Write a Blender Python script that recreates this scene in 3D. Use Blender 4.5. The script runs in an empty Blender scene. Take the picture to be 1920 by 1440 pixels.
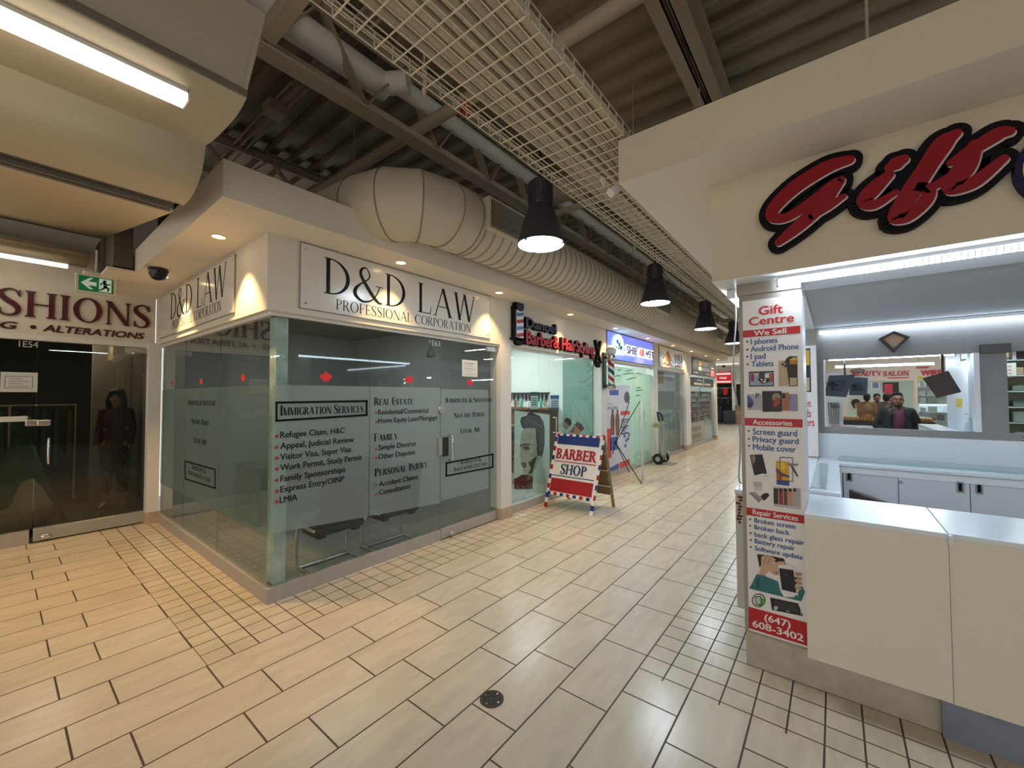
import bpy, bmesh, math, random
from mathutils import Vector, Matrix
random.seed(7)
SC = bpy.context.scene
COL = SC.collection
PI = math.pi

# ---------------------------------------------------------------- camera, world, exposure
FOC, YAW, PITCH, ROLL, CAMZ = 765.76, math.radians(38.243), math.radians(1.700), math.radians(0.190), 1.67
_f = Vector((-math.sin(YAW)*math.cos(PITCH), math.cos(YAW)*math.cos(PITCH), math.sin(PITCH)))
_r = Vector((math.cos(YAW), math.sin(YAW), 0))
_d = -_r.cross(_f)
CR = math.cos(ROLL)*_r + math.sin(ROLL)*_d
CD = -math.sin(ROLL)*_r + math.cos(ROLL)*_d
CF = _f
cam_data = bpy.data.cameras.new('camera')
cam_data.sensor_fit = 'HORIZONTAL'; cam_data.sensor_width = 36.0
cam_data.lens = FOC/1920*36.0
cam_data.clip_start = 0.05; cam_data.clip_end = 200
cam = bpy.data.objects.new('camera', cam_data); COL.objects.link(cam)
cam.matrix_world = Matrix(((CR.x, -CD.x, -CF.x, 0), (CR.y, -CD.y, -CF.y, 0), (CR.z, -CD.z, -CF.z, CAMZ), (0, 0, 0, 1)))
SC.camera = cam

world = bpy.data.worlds.new('world'); SC.world = world; world.use_nodes = True
bg = world.node_tree.nodes['Background']
bg.inputs[0].default_value = (1.0, 0.955, 0.89, 1); bg.inputs[1].default_value = 0.74
SC.view_settings.view_transform = 'Standard'; SC.view_settings.look = 'None'
SC.view_settings.exposure = 0.42; SC.view_settings.gamma = 1.0; SC.view_settings.use_curve_mapping = False
try:
    SC.cycles.use_denoising = True
    SC.cycles.max_bounces = 8; SC.cycles.diffuse_bounces = 4; SC.cycles.glossy_bounces = 4
    SC.cycles.transparent_max_bounces = 16; SC.cycles.sample_clamp_indirect = 4.0
    SC.cycles.caustics_reflective = False; SC.cycles.caustics_refractive = False
except Exception:
    pass

# strengths of the lamps of the place and of the added ones
L_PENDANT, L_DOWN, L_LINEAR, L_BOOTH, L_TUBE = 46.0, 12.0, 6.0, 42.0, 24.0

# ---------------------------------------------------------------- pixel -> point on a real plane
CAMP = Vector((0, 0, CAMZ))
def ray(x, y): return CR*((x-960)/FOC) + CD*((y-720)/FOC) + CF
def atx(x, y, X): d = ray(x, y); return CAMP + d*(X/d.x)
def aty(x, y, Y): d = ray(x, y); return CAMP + d*(Y/d.y)
def atz(x, y, Z): d = ray(x, y); return CAMP + d*((Z-CAMZ)/d.z)

# ---------------------------------------------------------------- materials
def lin(c):
    if isinstance(c, str):
        c = c.lstrip('#'); c = [int(c[i:i+2], 16)/255 for i in (0, 2, 4)]
    return tuple(((v/12.92) if v <= 0.04045 else ((v+0.055)/1.055)**2.4) for v in c[:3]) + (1.0,)
_mats = {}
def mat(name, color='#cccccc', rough=0.55, metal=0.0, emit=0.0, ecol=None, bump=0.0, bscale=40.0, var=0.0, vscale=3.0, spec=0.5):
    if name in _mats: return _mats[name]
    m = bpy.data.materials.new(name); m.use_nodes = True
    nt = m.node_tree; b = nt.nodes['Principled BSDF']
    c = lin(color)
    b.inputs['Base Color'].default_value = c
    b.inputs['Roughness'].default_value = rough
    b.inputs['Metallic'].default_value = metal
    b.inputs['Specular IOR Level'].default_value = spec
    if emit:
        b.inputs['Emission Color'].default_value = lin(ecol or color)
        b.inputs['Emission Strength'].default_value = emit
    tc = None
    if var or bump:
        tc = nt.nodes.new('ShaderNodeTexCoord')
    if var:
        n = nt.nodes.new('ShaderNodeTexNoise'); n.inputs['Scale'].default_value = vscale; n.inputs['Detail'].default_value = 4
        nt.links.new(tc.outputs['Object'], n.inputs['Vector'])
        mp = nt.nodes.new('ShaderNodeMapRange'); mp.inputs['From Min'].default_value = 0.3; mp.inputs['From Max'].default_value = 0.7
        mp.inputs['To Min'].default_value = 1-var; mp.inputs['To Max'].default_value = 1+var
        nt.links.new(n.outputs['Fac'], mp.inputs['Value'])
        mx = nt.nodes.new('ShaderNodeVectorMath'); mx.operation = 'SCALE'
        mx.inputs[0].default_value = c[:3]
        nt.links.new(mp.outputs[0], mx.inputs['Scale'])
        nt.links.new(mx.outputs[0], b.inputs['Base Color'])
    if bump:
        n2 = nt.nodes.new('ShaderNodeTexNoise'); n2.inputs['Scale'].default_value = bscale
        nt.links.new(tc.outputs['Object'], n2.inputs['Vector'])
        bp = nt.nodes.new('ShaderNodeBump'); bp.inputs['Strength'].default_value = bump; bp.inputs['Distance'].default_value = 0.01
        nt.links.new(n2.outputs['Fac'], bp.inputs['Height']); nt.links.new(bp.outputs[0], b.inputs['Normal'])
    _mats[name] = m
    return m

def glass_mat(name, tint='#cfdcd8', ior=1.5, gain=1.0):
    """thin pane: tinted see-through plus a fresnel mirror on its outer faces"""
    if name in _mats: return _mats[name]
    m = bpy.data.materials.new(name); m.use_nodes = True
    nt = m.node_tree; nt.nodes.clear()
    out = nt.nodes.new('ShaderNodeOutputMaterial')
    tr = nt.nodes.new('ShaderNodeBsdfTransparent'); tr.inputs[0].default_value = lin(tint)
    gl = nt.nodes.new('ShaderNodeBsdfGlossy'); gl.inputs['Roughness'].default_value = 0.0
    gl.inputs['Color'].default_value = (0.95, 1.0, 0.98, 1)
    fr = nt.nodes.new('ShaderNodeFresnel'); fr.inputs['IOR'].default_value = ior
    geo = nt.nodes.new('ShaderNodeNewGeometry')
    inv = nt.nodes.new('ShaderNodeMath'); inv.operation = 'SUBTRACT'; inv.inputs[0].default_value = gain
    nt.links.new(geo.outputs['Backfacing'], inv.inputs[1])
    mu = nt.nodes.new('ShaderNodeMath'); mu.operation = 'MULTIPLY'; mu.use_clamp = True
    nt.links.new(fr.outputs[0], mu.inputs[0]); nt.links.new(inv.outputs[0], mu.inputs[1])
    mix = nt.nodes.new('ShaderNodeMixShader')
    nt.links.new(mu.outputs[0], mix.inputs[0]); nt.links.new(tr.outputs[0], mix.inputs[1]); nt.links.new(gl.outputs[0], mix.inputs[2])
    nt.links.new(mix.outputs[0], out.inputs[0])
    _mats[name] = m
    return m

def film_mat(name, color, opacity):
    """frosted window film: part white scatter, part see-through"""
    if name in _mats: return _mats[name]
    m = bpy.data.materials.new(name); m.use_nodes = True
    nt = m.node_tree; nt.nodes.clear()
    out = nt.nodes.new('ShaderNodeOutputMaterial')
    tr = nt.nodes.new('ShaderNodeBsdfTransparent'); tr.inputs[0].default_value = (0.9, 1, 0.98, 1)
    df = nt.nodes.new('ShaderNodeBsdfDiffuse'); df.inputs[0].default_value = lin(color)
    tl = nt.nodes.new('ShaderNodeBsdfTranslucent'); tl.inputs[0].default_value = lin(color)
    m1 = nt.nodes.new('ShaderNodeMixShader'); m1.inputs[0].default_value = 0.3
    nt.links.new(df.outputs[0], m1.inputs[1]); nt.links.new(tl.outputs[0], m1.inputs[2])
    m2 = nt.nodes.new('ShaderNodeMixShader'); m2.inputs[0].default_value = opacity
    nt.links.new(tr.outputs[0], m2.inputs[1]); nt.links.new(m1.outputs[0], m2.inputs[2])
    nt.links.new(m2.outputs[0], out.inputs[0])
    _mats[name] = m
    return m

def emit_mat(name, color, strength):
    if name in _mats: return _mats[name]
    m = bpy.data.materials.new(name); m.use_nodes = True
    nt = m.node_tree; nt.nodes.clear()
    out = nt.nodes.new('ShaderNodeOutputMaterial'); e = nt.nodes.new('ShaderNodeEmission')
    e.inputs[0].default_value = lin(color); e.inputs[1].default_value = strength
    nt.links.new(e.outputs[0], out.inputs[0]); _mats[name] = m
    return m

# ---------------------------------------------------------------- mesh building
BASE = {}
class MB:
    def __init__(self): self.bm = bmesh.new()
    def face(self, pts, mi=0, smooth=False):
        vs = [self.bm.verts.new(p) for p in pts]
        try:
            f = self.bm.faces.new(vs); f.material_index = mi; f.smooth = smooth
            return f
        except ValueError: return None
    def box(self, x0, x1, y0, y1, z0, z1, mi=0):
        self.hexa([(x0,y0,z0),(x1,y0,z0),(x1,y1,z0),(x0,y1,z0),(x0,y0,z1),(x1,y0,z1),(x1,y1,z1),(x0,y1,z1)], mi)
        return self
    def hexa(self, p, mi=0):
        v = [self.bm.verts.new(q) for q in p]
        for idx in ((3,2,1,0),(4,5,6,7),(0,1,5,4),(1,2,6,5),(2,3,7,6),(3,0,4,7)):
            f = self.bm.faces.new([v[i] for i in idx]); f.material_index = mi
        return self
    def obox(self, c, u, v, w, mi=0):
        """box from centre and three half vectors"""
        c, u, v, w = map(Vector, (c, u, v, w))
        if u.cross(v).dot(w) < 0: u = -u
        self.hexa([c-u-v-w, c+u-v-w, c+u+v-w, c-u+v-w, c-u-v+w, c+u-v+w, c+u+v+w, c-u+v+w], mi); return self
    def bar(self, p, q, w, h=None, mi=0, up=(0,0,1)):
        """straight rectangular bar p->q"""
        p, q = Vector(p), Vector(q); d = q-p; h = h or w
        up = Vector(up)
        if abs(d.normalized().dot(up)) > 0.98: up = Vector((1,0,0))
        s = d.cross(up).normalized(); t = s.cross(d).normalized()
        self.obox((p+q)/2, d/2, s*w/2, t*h/2, mi); return self
    def tube(self, path, r, n=10, mi=0, caps=True, closed=False):
        path = [Vector(p) for p in path]
        rings = []; N = len(path)
        prev = None
        for i, p in enumerate(path):
            if closed: d = path[(i+1) % N]-path[i-1]
            else: d = (path[min(i+1, N-1)]-path[max(i-1, 0)])
            d = d.normalized()
            if prev is None:
                a = Vector((0,0,1)) if abs(d.z) < 0.9 else Vector((1,0,0))
                s = d.cross(a).normalized()
            else:
                s = prev-d*prev.dot(d)
                s = s.normalized() if s.length > 1e-6 else d.orthogonal().normalized()
            prev = s; t = d.cross(s)
            rr = r[i] if isinstance(r, (list, tuple)) else r
            rings.append([self.bm.verts.new(p+(s*math.cos(2*PI*k/n)+t*math.sin(2*PI*k/n))*rr) for k in range(n)])
        M = N if closed else N-1
        for i in range(M):
            a, b = rings[i], rings[(i+1) % N]
            for k in range(n):
                f = self.bm.faces.new((a[k], a[(k+1)%n], b[(k+1)%n], b[k])); f.material_index = mi; f.smooth = True
        if caps and not closed:
            for rg, rev in ((rings[0], True), (rings[-1], False)):
                f = self.bm.faces.new(rg[::-1] if rev else rg); f.material_index = mi
        return self
    def cyl(self, p, q, r, n=20, mi=0, r2=None): return self.tube([p, q], [r, r2 if r2 is not None else r], n, mi)
    def lathe(self, prof, c=(0,0,0), axis=(0,0,1), n=28, mi=0, cap0=False, cap1=False):
        """prof: list of (radius, height along axis)"""
        c = Vector(c); ax = Vector(axis).normalized()
        s = ax.orthogonal().normalized(); t = ax.cross(s)
        rings = []
        for r, h in prof:
            rings.append([self.bm.verts.new(c+ax*h+(s*math.cos(2*PI*k/n)+t*math.sin(2*PI*k/n))*max(r, 1e-5)) for k in range(n)])
        for a, b in zip(rings, rings[1:]):
            for k in range(n):
                f = self.bm.faces.new((a[k], a[(k+1)%n], b[(k+1)%n], b[k])); f.material_index = mi; f.smooth = True
        if cap0: self.bm.faces.new(rings[0][::-1]).material_index = mi
        if cap1: self.bm.faces.new(rings[-1]).material_index = mi
        return self
    def ball(self, c, r, n=20, mi=0):
        rx, ry, rz = (r, r, r) if not isinstance(r, (tuple, list)) else r
        c = Vector(c); m = n//2; rings = []
        for i in range(m+1):
            th = PI*i/m
            if i in (0, m): rings.append([self.bm.verts.new(c+Vector((0, 0, rz*math.cos(th))))])
            else: rings.append([self.bm.verts.new(c+Vector((rx*math.sin(th)*math.cos(2*PI*k/n), ry*math.sin(th)*math.sin(2*PI*k/n), rz*math.cos(th)))) for k in range(n)])
        for i in range(m):
            a, b = rings[i], rings[i+1]
            for k in range(n):
                if len(a) == 1: f = self.bm.faces.new((a[0], b[k], b[(k+1)%n]))
                elif len(b) == 1: f = self.bm.faces.new((a[k], b[0], a[(k+1)%n]))
                else: f = self.bm.faces.new((a[k], b[k], b[(k+1)%n], a[(k+1)%n]))
                f.material_index = mi; f.smooth = True
        return self
    def prism(self, pts, off, mi=0, mi_side=None):
        """extrude a planar polygon (3D points) by vector off"""
        pts = [Vector(p) for p in pts]; off = Vector(off); n = len(pts)
        nn = Vector()
        for i in range(n): nn += pts[i].cross(pts[(i+1)%n])
        if nn.dot(off) < 0: pts = pts[::-1]
        a = [self.bm.verts.new(p) for p in pts]; b = [self.bm.verts.new(p+off) for p in pts]
        try:
            self.bm.faces.new(b).material_index = mi
            self.bm.faces.new(a[::-1]).material_index = mi
        except ValueError: pass
        for i in range(n):
            f = self.bm.faces.new((a[i], a[(i+1)%n], b[(i+1)%n], b[i])); f.material_index = mi if mi_side is None else mi_side
        return self
    def sheet_y(self, prof, y0, y1, th=0.0, mi=0, smooth=True):
        """profile of (x,z) points swept along y"""
        for (a, b) in zip(prof, prof[1:]):
            self.face([(a[0],y0,a[1]),(b[0],y0,b[1]),(b[0],y1,b[1]),(a[0],y1,a[1])], mi, smooth)
        bmesh.ops.remove_doubles(self.bm, verts=self.bm.verts, dist=1e-5)
        return self
    def build(self, name, m, parent=None, local=False, bevel=0.0, origin=None, sharp=40, subsurf=0):
        mesh = bpy.data.meshes.new(name)
        off = Vector((0,0,0))
        if parent is not None and not local: off = BASE.get(parent.name, Vector())
        elif parent is None and not local:
            vs = [v.co for v in self.bm.verts]
            if origin is not None: off = Vector(origin)
            elif vs:
                xs = [v.x for v in vs]; ys = [v.y for v in vs]; zs = [v.z for v in vs]
                off = Vector(((min(xs)+max(xs))/2, (min(ys)+max(ys))/2, min(zs)))
        if off.length: bmesh.ops.translate(self.bm, verts=self.bm.verts, vec=-off)
        self.bm.to_mesh(mesh); self.bm.free()
        for x in (m if isinstance(m, (list, tuple)) else [m]): mesh.materials.append(x)
        try: mesh.set_sharp_from_angle(angle=math.radians(sharp))
        except Exception: pass
        o = bpy.data.objects.new(name, mesh); COL.objects.link(o)
        if parent is not None:
            o.parent = parent; BASE[o.name] = BASE.get(parent.name, Vector()).copy()
        else:
            o.location = off; BASE[o.name] = off.copy()
        if bevel:
            md = o.modifiers.new('bevel', 'BEVEL'); md.width = bevel; md.segments = 2; md.limit_method = 'ANGLE'; md.angle_limit = math.radians(40)
        if subsurf:
            md = o.modifiers.new('sub', 'SUBSURF'); md.levels = subsurf; md.render_levels = subsurf
        return o

def tag(o, label=None, cat=None, group=None, kind=None):
    if label: o['label'] = label
    if cat: o['category'] = cat
    if group: o['group'] = group
    if kind: o['kind'] = kind
    return o
def thing(name, label, cat, loc=(0,0,0), rz=0.0, group=None, kind=None):
    o = bpy.data.objects.new(name, None); COL.objects.link(o)
    o.empty_display_size = 0.1
    o.location = loc; o.rotation_euler = (0, 0, rz); BASE[o.name] = Vector(loc)
    return tag(o, label, cat, group, kind)
def dup(root, loc=None, rz=None, label=None, group=None):
    """a copy of a thing with copies of its parts and sub-parts"""
    r = root.copy(); COL.objects.link(r)
    if loc is not None: r.location = loc
    if rz is not None: r.rotation_euler = (0, 0, rz)
    if label: r['label'] = label
    if group: r['group'] = group
    BASE[r.name] = r.location.copy()
    for ch in list(root.children):
        c = ch.copy(); COL.objects.link(c); c.parent = r
        for g in list(ch.children):
            d = g.copy(); COL.objects.link(d); d.parent = c
    return r
def struct(name, mb, m, parent=None, **kw):
    o = mb.build(name, m, parent, **kw)
    if parent is None: o['kind'] = 'structure'
    return o
def lamp(name, kind, loc, energy, color, parent, size=0.1, spot=None, blend=0.4, target=None, sizey=None):
    ld = bpy.data.lights.new(name, kind); ld.energy = energy; ld.color = lin(color)[:3]
    if kind == 'AREA':
        ld.size = size
        if sizey: ld.shape = 'RECTANGLE'; ld.size_y = sizey
    else: ld.shadow_soft_size = size
    if kind == 'SPOT': ld.spot_size = math.radians(spot); ld.spot_blend = blend
    o = bpy.data.objects.new(name, ld); COL.objects.link(o)
    o.parent = parent
    o.location = Vector(loc)-BASE.get(parent.name, Vector()) if parent else loc
    d = Vector(target)-Vector(loc) if target is not None else Vector((0, 0, -1))
    o.rotation_euler = d.to_track_quat('-Z', 'Y').to_euler()
    return o

# ---------------------------------------------------------------- planar frames for signs and prints
class Frame:
    """a vertical plane: axis 'x' (normal +x or -x) or 'y'"""
    def __init__(self, axis, val, sgn):
        self.axis, self.val, self.sgn = axis, val, sgn
        self.n = Vector((sgn, 0, 0)) if axis == 'x' else Vector((0, sgn, 0))
        self.u = Vector((0, 1, 0)) if axis == 'x' else Vector((1, 0, 0))
        if axis == 'x' and sgn < 0: self.u = -self.u
        if axis == 'y' and sgn > 0: self.u = -self.u
    def px(self, x, y):
        p = atx(x, y, self.val) if self.axis == 'x' else aty(x, y, self.val)
        return (p.dot(self.u), p.z)
    def p(self, u, v, n=0.0):
        b = self.u*u + self.n*n + Vector((0, 0, v))
        return b + (Vector((self.val, 0, 0)) if self.axis == 'x' else Vector((0, self.val, 0)))
class Tilted:
    """any plane: origin, unit u, unit v, normal n"""
    def __init__(self, o, u, v):
        self.o, self.u, self.v = Vector(o), Vector(u).normalized(), Vector(v).normalized(); self.n = self.u.cross(self.v)
    def p(self, u, v, n=0.0): return self.o+self.u*u+self.v*v+self.n*n
    def px(self, x, y):
        d = ray(x, y); t = (self.o-CAMP).dot(self.n)/d.dot(self.n); q = CAMP+d*t-self.o
        return (q.dot(self.u), q.dot(self.v))

def flat(mb, fr, pts, n0=0.002, depth=0.0, mi=0):
    """polygon in frame coordinates, a film (depth 0) or a slab standing off the plane"""
    P = [fr.p(u, v, n0) for u, v in pts]
    if depth > 0: mb.prism(P, fr.n*depth, mi)
    else:
        nn = Vector()
        for i in range(len(P)): nn += P[i].cross(P[(i+1)%len(P)])
        if nn.dot(fr.n) < 0: P = P[::-1]
        mb.face(P, mi)
def flat_px(mb, fr, pts, n0=0.002, depth=0.0, mi=0): flat(mb, fr, [fr.px(*p) for p in pts], n0, depth, mi)
def rect(mb, fr, u0, v0, u1, v1, n0=0.002, depth=0.0, mi=0): flat(mb, fr, [(u0,v0),(u1,v0),(u1,v1),(u0,v1)], n0, depth, mi)
def rect_px(mb, fr, x0, y0, x1, y1, n0=0.002, depth=0.0, mi=0):
    a = fr.px(x0, y0); b = fr.px(x1, y1)
    rect(mb, fr, min(a[0],b[0]), min(a[1],b[1]), max(a[0],b[0]), max(a[1],b[1]), n0, depth, mi)
def ell(mb, fr, cu, cv, ru, rv, n0=0.002, depth=0.0, mi=0, k=24):
    flat(mb, fr, [(cu+ru*math.cos(2*PI*i/k), cv+rv*math.sin(2*PI*i/k)) for i in range(k)], n0, depth, mi)
def frame_rect(mb, fr, u0, v0, u1, v1, w, n0=0.002, depth=0.0, mi=0):
    rect(mb, fr, u0, v0, u1, v0+w, n0, depth, mi); rect(mb, fr, u0, v1-w, u1, v1, n0, depth, mi)
    rect(mb, fr, u0, v0+w, u0+w, v1-w, n0, depth, mi); rect(mb, fr, u1-w, v0+w, u1, v1-w, n0, depth, mi)
def smooth_pts(pts, k=6, closed=False):
    """Catmull-Rom through points of any dimension"""
    out = []; n = len(pts)
    rng = range(n if closed else n-1)
    for i in rng:
        p = [pts[(i+j) % n] if closed else pts[min(max(i+j, 0), n-1)] for j in (-1, 0, 1, 2)]
        for s in range(k):
            t = s/k
            out.append(tuple(0.5*((2*p[1][d]) + (-p[0][d]+p[2][d])*t + (2*p[0][d]-5*p[1][d]+4*p[2][d]-p[3][d])*t*t + (-p[0][d]+3*p[1][d]-3*p[2][d]+p[3][d])*t**3) for d in range(len(p[1]))))
    if not closed: out.append(tuple(pts[-1]))
    return out
def brush(mb, fr, pts, n0=0.002, depth=0.0, mi=0, k=6, round_ends=True, grow=0.0, shift=(0,0)):
    """stroke through (u, v, width) points; flat union of quads and end discs"""
    S = smooth_pts(pts, k); N = len(S)
    L, R = [], []
    for i in range(N):
        a = S[max(i-1, 0)]; b = S[min(i+1, N-1)]
        du, dv = b[0]-a[0], b[1]-a[1]; q = math.hypot(du, dv) or 1e-6
        w = S[i][2]/2+grow
        L.append((S[i][0]-dv/q*w+shift[0], S[i][1]+du/q*w+shift[1])); R.append((S[i][0]+dv/q*w+shift[0], S[i][1]-du/q*w+shift[1]))
    top = n0+depth
    for i in range(N-1): flat(mb, fr, [L[i], L[i+1], R[i+1], R[i]], top, 0, mi)
    if depth > 0:
        for side in (L, R):
            for i in range(N-1): mb.face([fr.p(*side[i], n0), fr.p(*side[i+1], n0), fr.p(*side[i+1], top), fr.p(*side[i], top)], mi)
    if round_ends:
        for j in (0, -1): ell(mb, fr, S[j][0]+shift[0], S[j][1]+shift[1], S[j][2]/2+grow, S[j][2]/2+grow, n0, depth-.0004 if depth > 0 else 0, mi, 20)

# ---- plain sans lettering (Blender's own built-in face)
_tcache = {}
def _sans(s, bold, shear):
    key = (s, bold, shear)
    if key not in _tcache:
        c = bpy.data.curves.new('t', 'FONT'); c.body = s; c.offset = bold; c.shear = shear; c.resolution_u = 3
        o = bpy.data.objects.new('t', c); m = bpy.data.meshes.new_from_object(o)
        V = [(v.co.x, v.co.y) for v in m.vertices]; F = [list(p.vertices) for p in m.polygons]
        bpy.data.objects.remove(o); bpy.data.curves.remove(c); bpy.data.meshes.remove(m)
        _tcache[key] = (V, F)
    return _tcache[key]
def sans(mb, fr, s, u0, v0, u1, v1, n0=0.002, depth=0.0, mi=0, bold=0.0, shear=0.0, cap=0.7):
    """text fitted so its ink spans u0..u1, baseline v0 and cap height v1; bold strokes are thickened sideways and upward"""
    V, F = _sans(s, 0.0, shear)
    if not V: return
    xs = [a for a, b in V]; x0, x1 = min(xs)-bold, max(xs)+bold
    su = (u1-u0)/(x1-x0); sv = (v1-v0)/cap
    shifts = [(0, 0)] if bold <= 0 else [(0, 0), (-bold, 0), (bold, 0), (0, bold*.6), (0, -bold*.6)]
    edge = {}
    for f in F:
        for a, b in zip(f, f[1:]+f[:1]): edge[(a, b)] = 1
    for i, (dx, dy) in enumerate(shifts):
        top = n0+depth-i*.00015 if depth > 0 else n0+i*.00006
        P = [fr.p(u0+(a+dx-x0)*su, v0+(b+dy)*sv, top) for a, b in V]
        vs = [mb.bm.verts.new(p) for p in P]
        for f in F:
            try: q = mb.bm.faces.new([vs[j] for j in f]); q.material_index = mi
            except ValueError: pass
        if depth > 0:
            vb = {}
            for (a, b) in edge:
                if (b, a) not in edge:
                    for j in (a, b):
                        if j not in vb: vb[j] = mb.bm.verts.new(P[j]-fr.n*depth)
                    try: q = mb.bm.faces.new((vs[b], vs[a], vb[a], vb[b])); q.material_index = mi
                    except ValueError: pass
def sans_px(mb, fr, s, x0, y0, x1, y1, **kw):
    """baseline-left pixel and cap-top-right pixel of the word on the frame's plane"""
    a = fr.px(x0, y0); b = fr.px(x1, y1); sans(mb, fr, s, a[0], a[1], b[0], b[1], **kw)

# ---- roman capitals with thick and thin strokes
def _arc(cu, cv, ru, rv, a0, a1, iu, iv, k=14, icu=None):
    """ring piece between an outer and an inner ellipse, as quads"""
    q = []; icu = cu if icu is None else icu
    A = [math.radians(a0+(a1-a0)*i/k) for i in range(k+1)]
    for a, b in zip(A, A[1:]):
        q.append([(cu+ru*math.cos(a), cv+rv*math.sin(a)), (cu+ru*math.cos(b), cv+rv*math.sin(b)), (icu+iu*math.cos(b), cv+iv*math.sin(b)), (icu+iu*math.cos(a), cv+iv*math.sin(a))])
    return q
def _stroke(pts, k=6):
    S = smooth_pts(pts, k); N = len(S); L = []; R = []; q = []
    for i in range(N):
        a = S[max(i-1,0)]; b = S[min(i+1,N-1)]; du, dv = b[0]-a[0], b[1]-a[1]; d = math.hypot(du, dv) or 1e-6; w = S[i][2]/2
        L.append((S[i][0]-dv/d*w, S[i][1]+du/d*w)); R.append((S[i][0]+dv/d*w, S[i][1]-du/d*w))
    for i in range(N-1): q.append([L[i], L[i+1], R[i+1], R[i]])
    return q
def roman(ch, T=0.12, t=0.045, s=0.07, h=0.03):
    """quads of one capital, cap height 1; returns (quads, advance)"""
    Q = []
    def R(x0, y0, x1, y1): Q.append([(x0,y0),(x1,y0),(x1,y1),(x0,y1)])
    def stem(x, w=T, y0=0, y1=1, b=True, tp=True):
        R(x, y0, x+w, y1)
        if b: R(x-s, y0, x+w+s, y0+h); Q.append([(x-s*.4,y0+h),(x+w+s*.4,y0+h),(x+w,y0+h*2.5),(x,y0+h*2.5)])
        if tp: R(x-s, y1-h, x+w+s, y1); Q.append([(x,y1-h*2.5),(x+w,y1-h*2.5),(x+w+s*.4,y1-h),(x-s*.4,y1-h)])
    def diag(x0, y0, x1, y1, w): Q.append([(x0-w/2,y0),(x0+w/2,y0),(x1+w/2,y1),(x1-w/2,y1)])
    def foot(x, w, y=0, up=False):
        yy = (y-h, y) if up else (y, y+h)
        R(x-w/2-s, yy[0], x+w/2+s, yy[1])
    x = s+0.02
    if ch == 'D':
        stem(x); Q += _arc(x+T, .5, .56, .5, -90, 90, .56-T*1.05, .5-t, 18); adv = x+T+.56+.03
    elif ch == 'O' or ch == 'Q':
        Q += _arc(.45, .5, .43, .52, 0, 360, .43-T*1.1, .52-t, 36); adv = .92
        if ch == 'Q': diag(.75, -.18, .5, .12, T)
    elif ch == 'C' or ch == 'G':
        Q += _arc(.45, .5, .43, .52, 48, 312, .43-T*1.1, .52-t, 30, .47); adv = .84
        R(.70, .68, .70+t, .96)
        if ch == 'G': stem(.64, T, 0.06, .45, False, True)
        else: Q.append([(.72,.13),(.76,.10),(.78,.22),(.75,.25)])
    elif ch in 'LEF':
        stem(x); xr = x+T+.36
        if ch in 'LE': R(x, 0, xr, h*1.3); Q.append([(xr-h,h),(xr,h),(xr+.03,.26),(xr+.01,.26)])
        if ch in 'EF': R(x, 1-h*1.3, xr, 1); Q.append([(xr-h,1-h),(xr,1-h),(xr+.01,.76),(xr-.01,.76)]); R(x+T, .5-t/2, xr-.08, .5+t/2); R(xr-.1, .40, xr-.1+t*.8, .60)
        adv = xr+.06
    elif ch in 'PRB':
        stem(x, b=(ch != 'B'))
        Q += _arc(x+T+.06, .74, .33, .26, -90, 90, .33-T*1.0, .26-t, 14); R(x+T, 1-t, x+T+.06, 1); R(x+T, .48, x+T+.06, .48+t); adv = x+T+.42
        if ch == 'R': Q += _stroke([(x+T+.14,.50,T*.9),(x+T+.30,.22,T),(x+T+.44,.03,T*.8),(x+T+.54,.0,t)]); adv = x+T+.54
        if ch == 'B': Q += _arc(x+T+.08, .26, .37, .26, -90, 90, .37-T*1.05, .26-t, 14); R(x-s, 0, x+T+.08, t); R(x+T, .52-t, x+T+.08, .52); adv = x+T+.49
    elif ch in 'IHT':
        if ch == 'I': stem(x); adv = x+T+s+.02
        elif ch == 'H': stem(x); stem(x+T+.40); R(x+T, .5-t/2, x+T+.40, .5+t/2); adv = x+2*T+.40+s+.02
        else:
            stem(.34, tp=False); R(.04, 1-h*1.4, .34+T+.30, 1)
            Q.append([(.03,.76),(.05,.76),(.04+h,1-h),(.04,1-h)]); Q.append([(.64+T-h,1-h),(.64+T,1-h),(.65+T,.76),(.63+T,.76)]); adv = .68+T
    elif ch in 'AV':
        W = .74; m = .06
        if ch == 'A': diag(m+t, 0, W/2+m, 1.0, t*1.2); diag(W+m-T*.3, 0, W/2+m, 1.0, T*1.12); R(W*.25+m, .32, W*.75+m, .32+t); foot(m+t, t); foot(W+m-T*.3, T)
        else: diag(W/2+m, 0, m+T*.3, 1, T*1.12); diag(W/2+m, 0, W+m-t, 1, t*1.2); foot(m+T*.3, T, 1, True); foot(W+m-t, t, 1, True)
        adv = W+.12
    elif ch == 'W':
        m = .08
        diag(.32, 0, m+T*.4, 1, T*1.1); diag(.32, 0, .55, 1, t*1.2); diag(.80, 0, .55, 1, T*1.1); diag(.80, 0, 1.05, 1, t*1.2)
        foot(m+T*.4, T, 1, True); foot(1.05, t, 1, True); adv = 1.14
    elif ch == 'N':
        stem(x, t*1.2); stem(x+.62, t*1.2, b=False); diag(x+.62+t*.3, 0, x+t*.8, 1, T*1.1); adv = x+.62+t+s+.03
    elif ch == 'M':
        stem(x, t*1.2); stem(x+.70, T); diag(x+.38, 0, x+t, 1, T*1.05); diag(x+.38, 0, x+.70+T*.4, 1, t*1.2); adv = x+.70+T+s+.02
    elif ch == 'S':
        Q += _stroke([(.53,.78,t),(.47,.93,t),(.32,1.0,t*1.1),(.13,.90,T*.7),(.10,.73,T),(.22,.58,T*1.1),(.40,.44,T*1.15),(.52,.27,T),(.47,.08,T*.7),(.28,0,t*1.1),(.12,.06,t),(.05,.22,t)]); adv = .62
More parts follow.
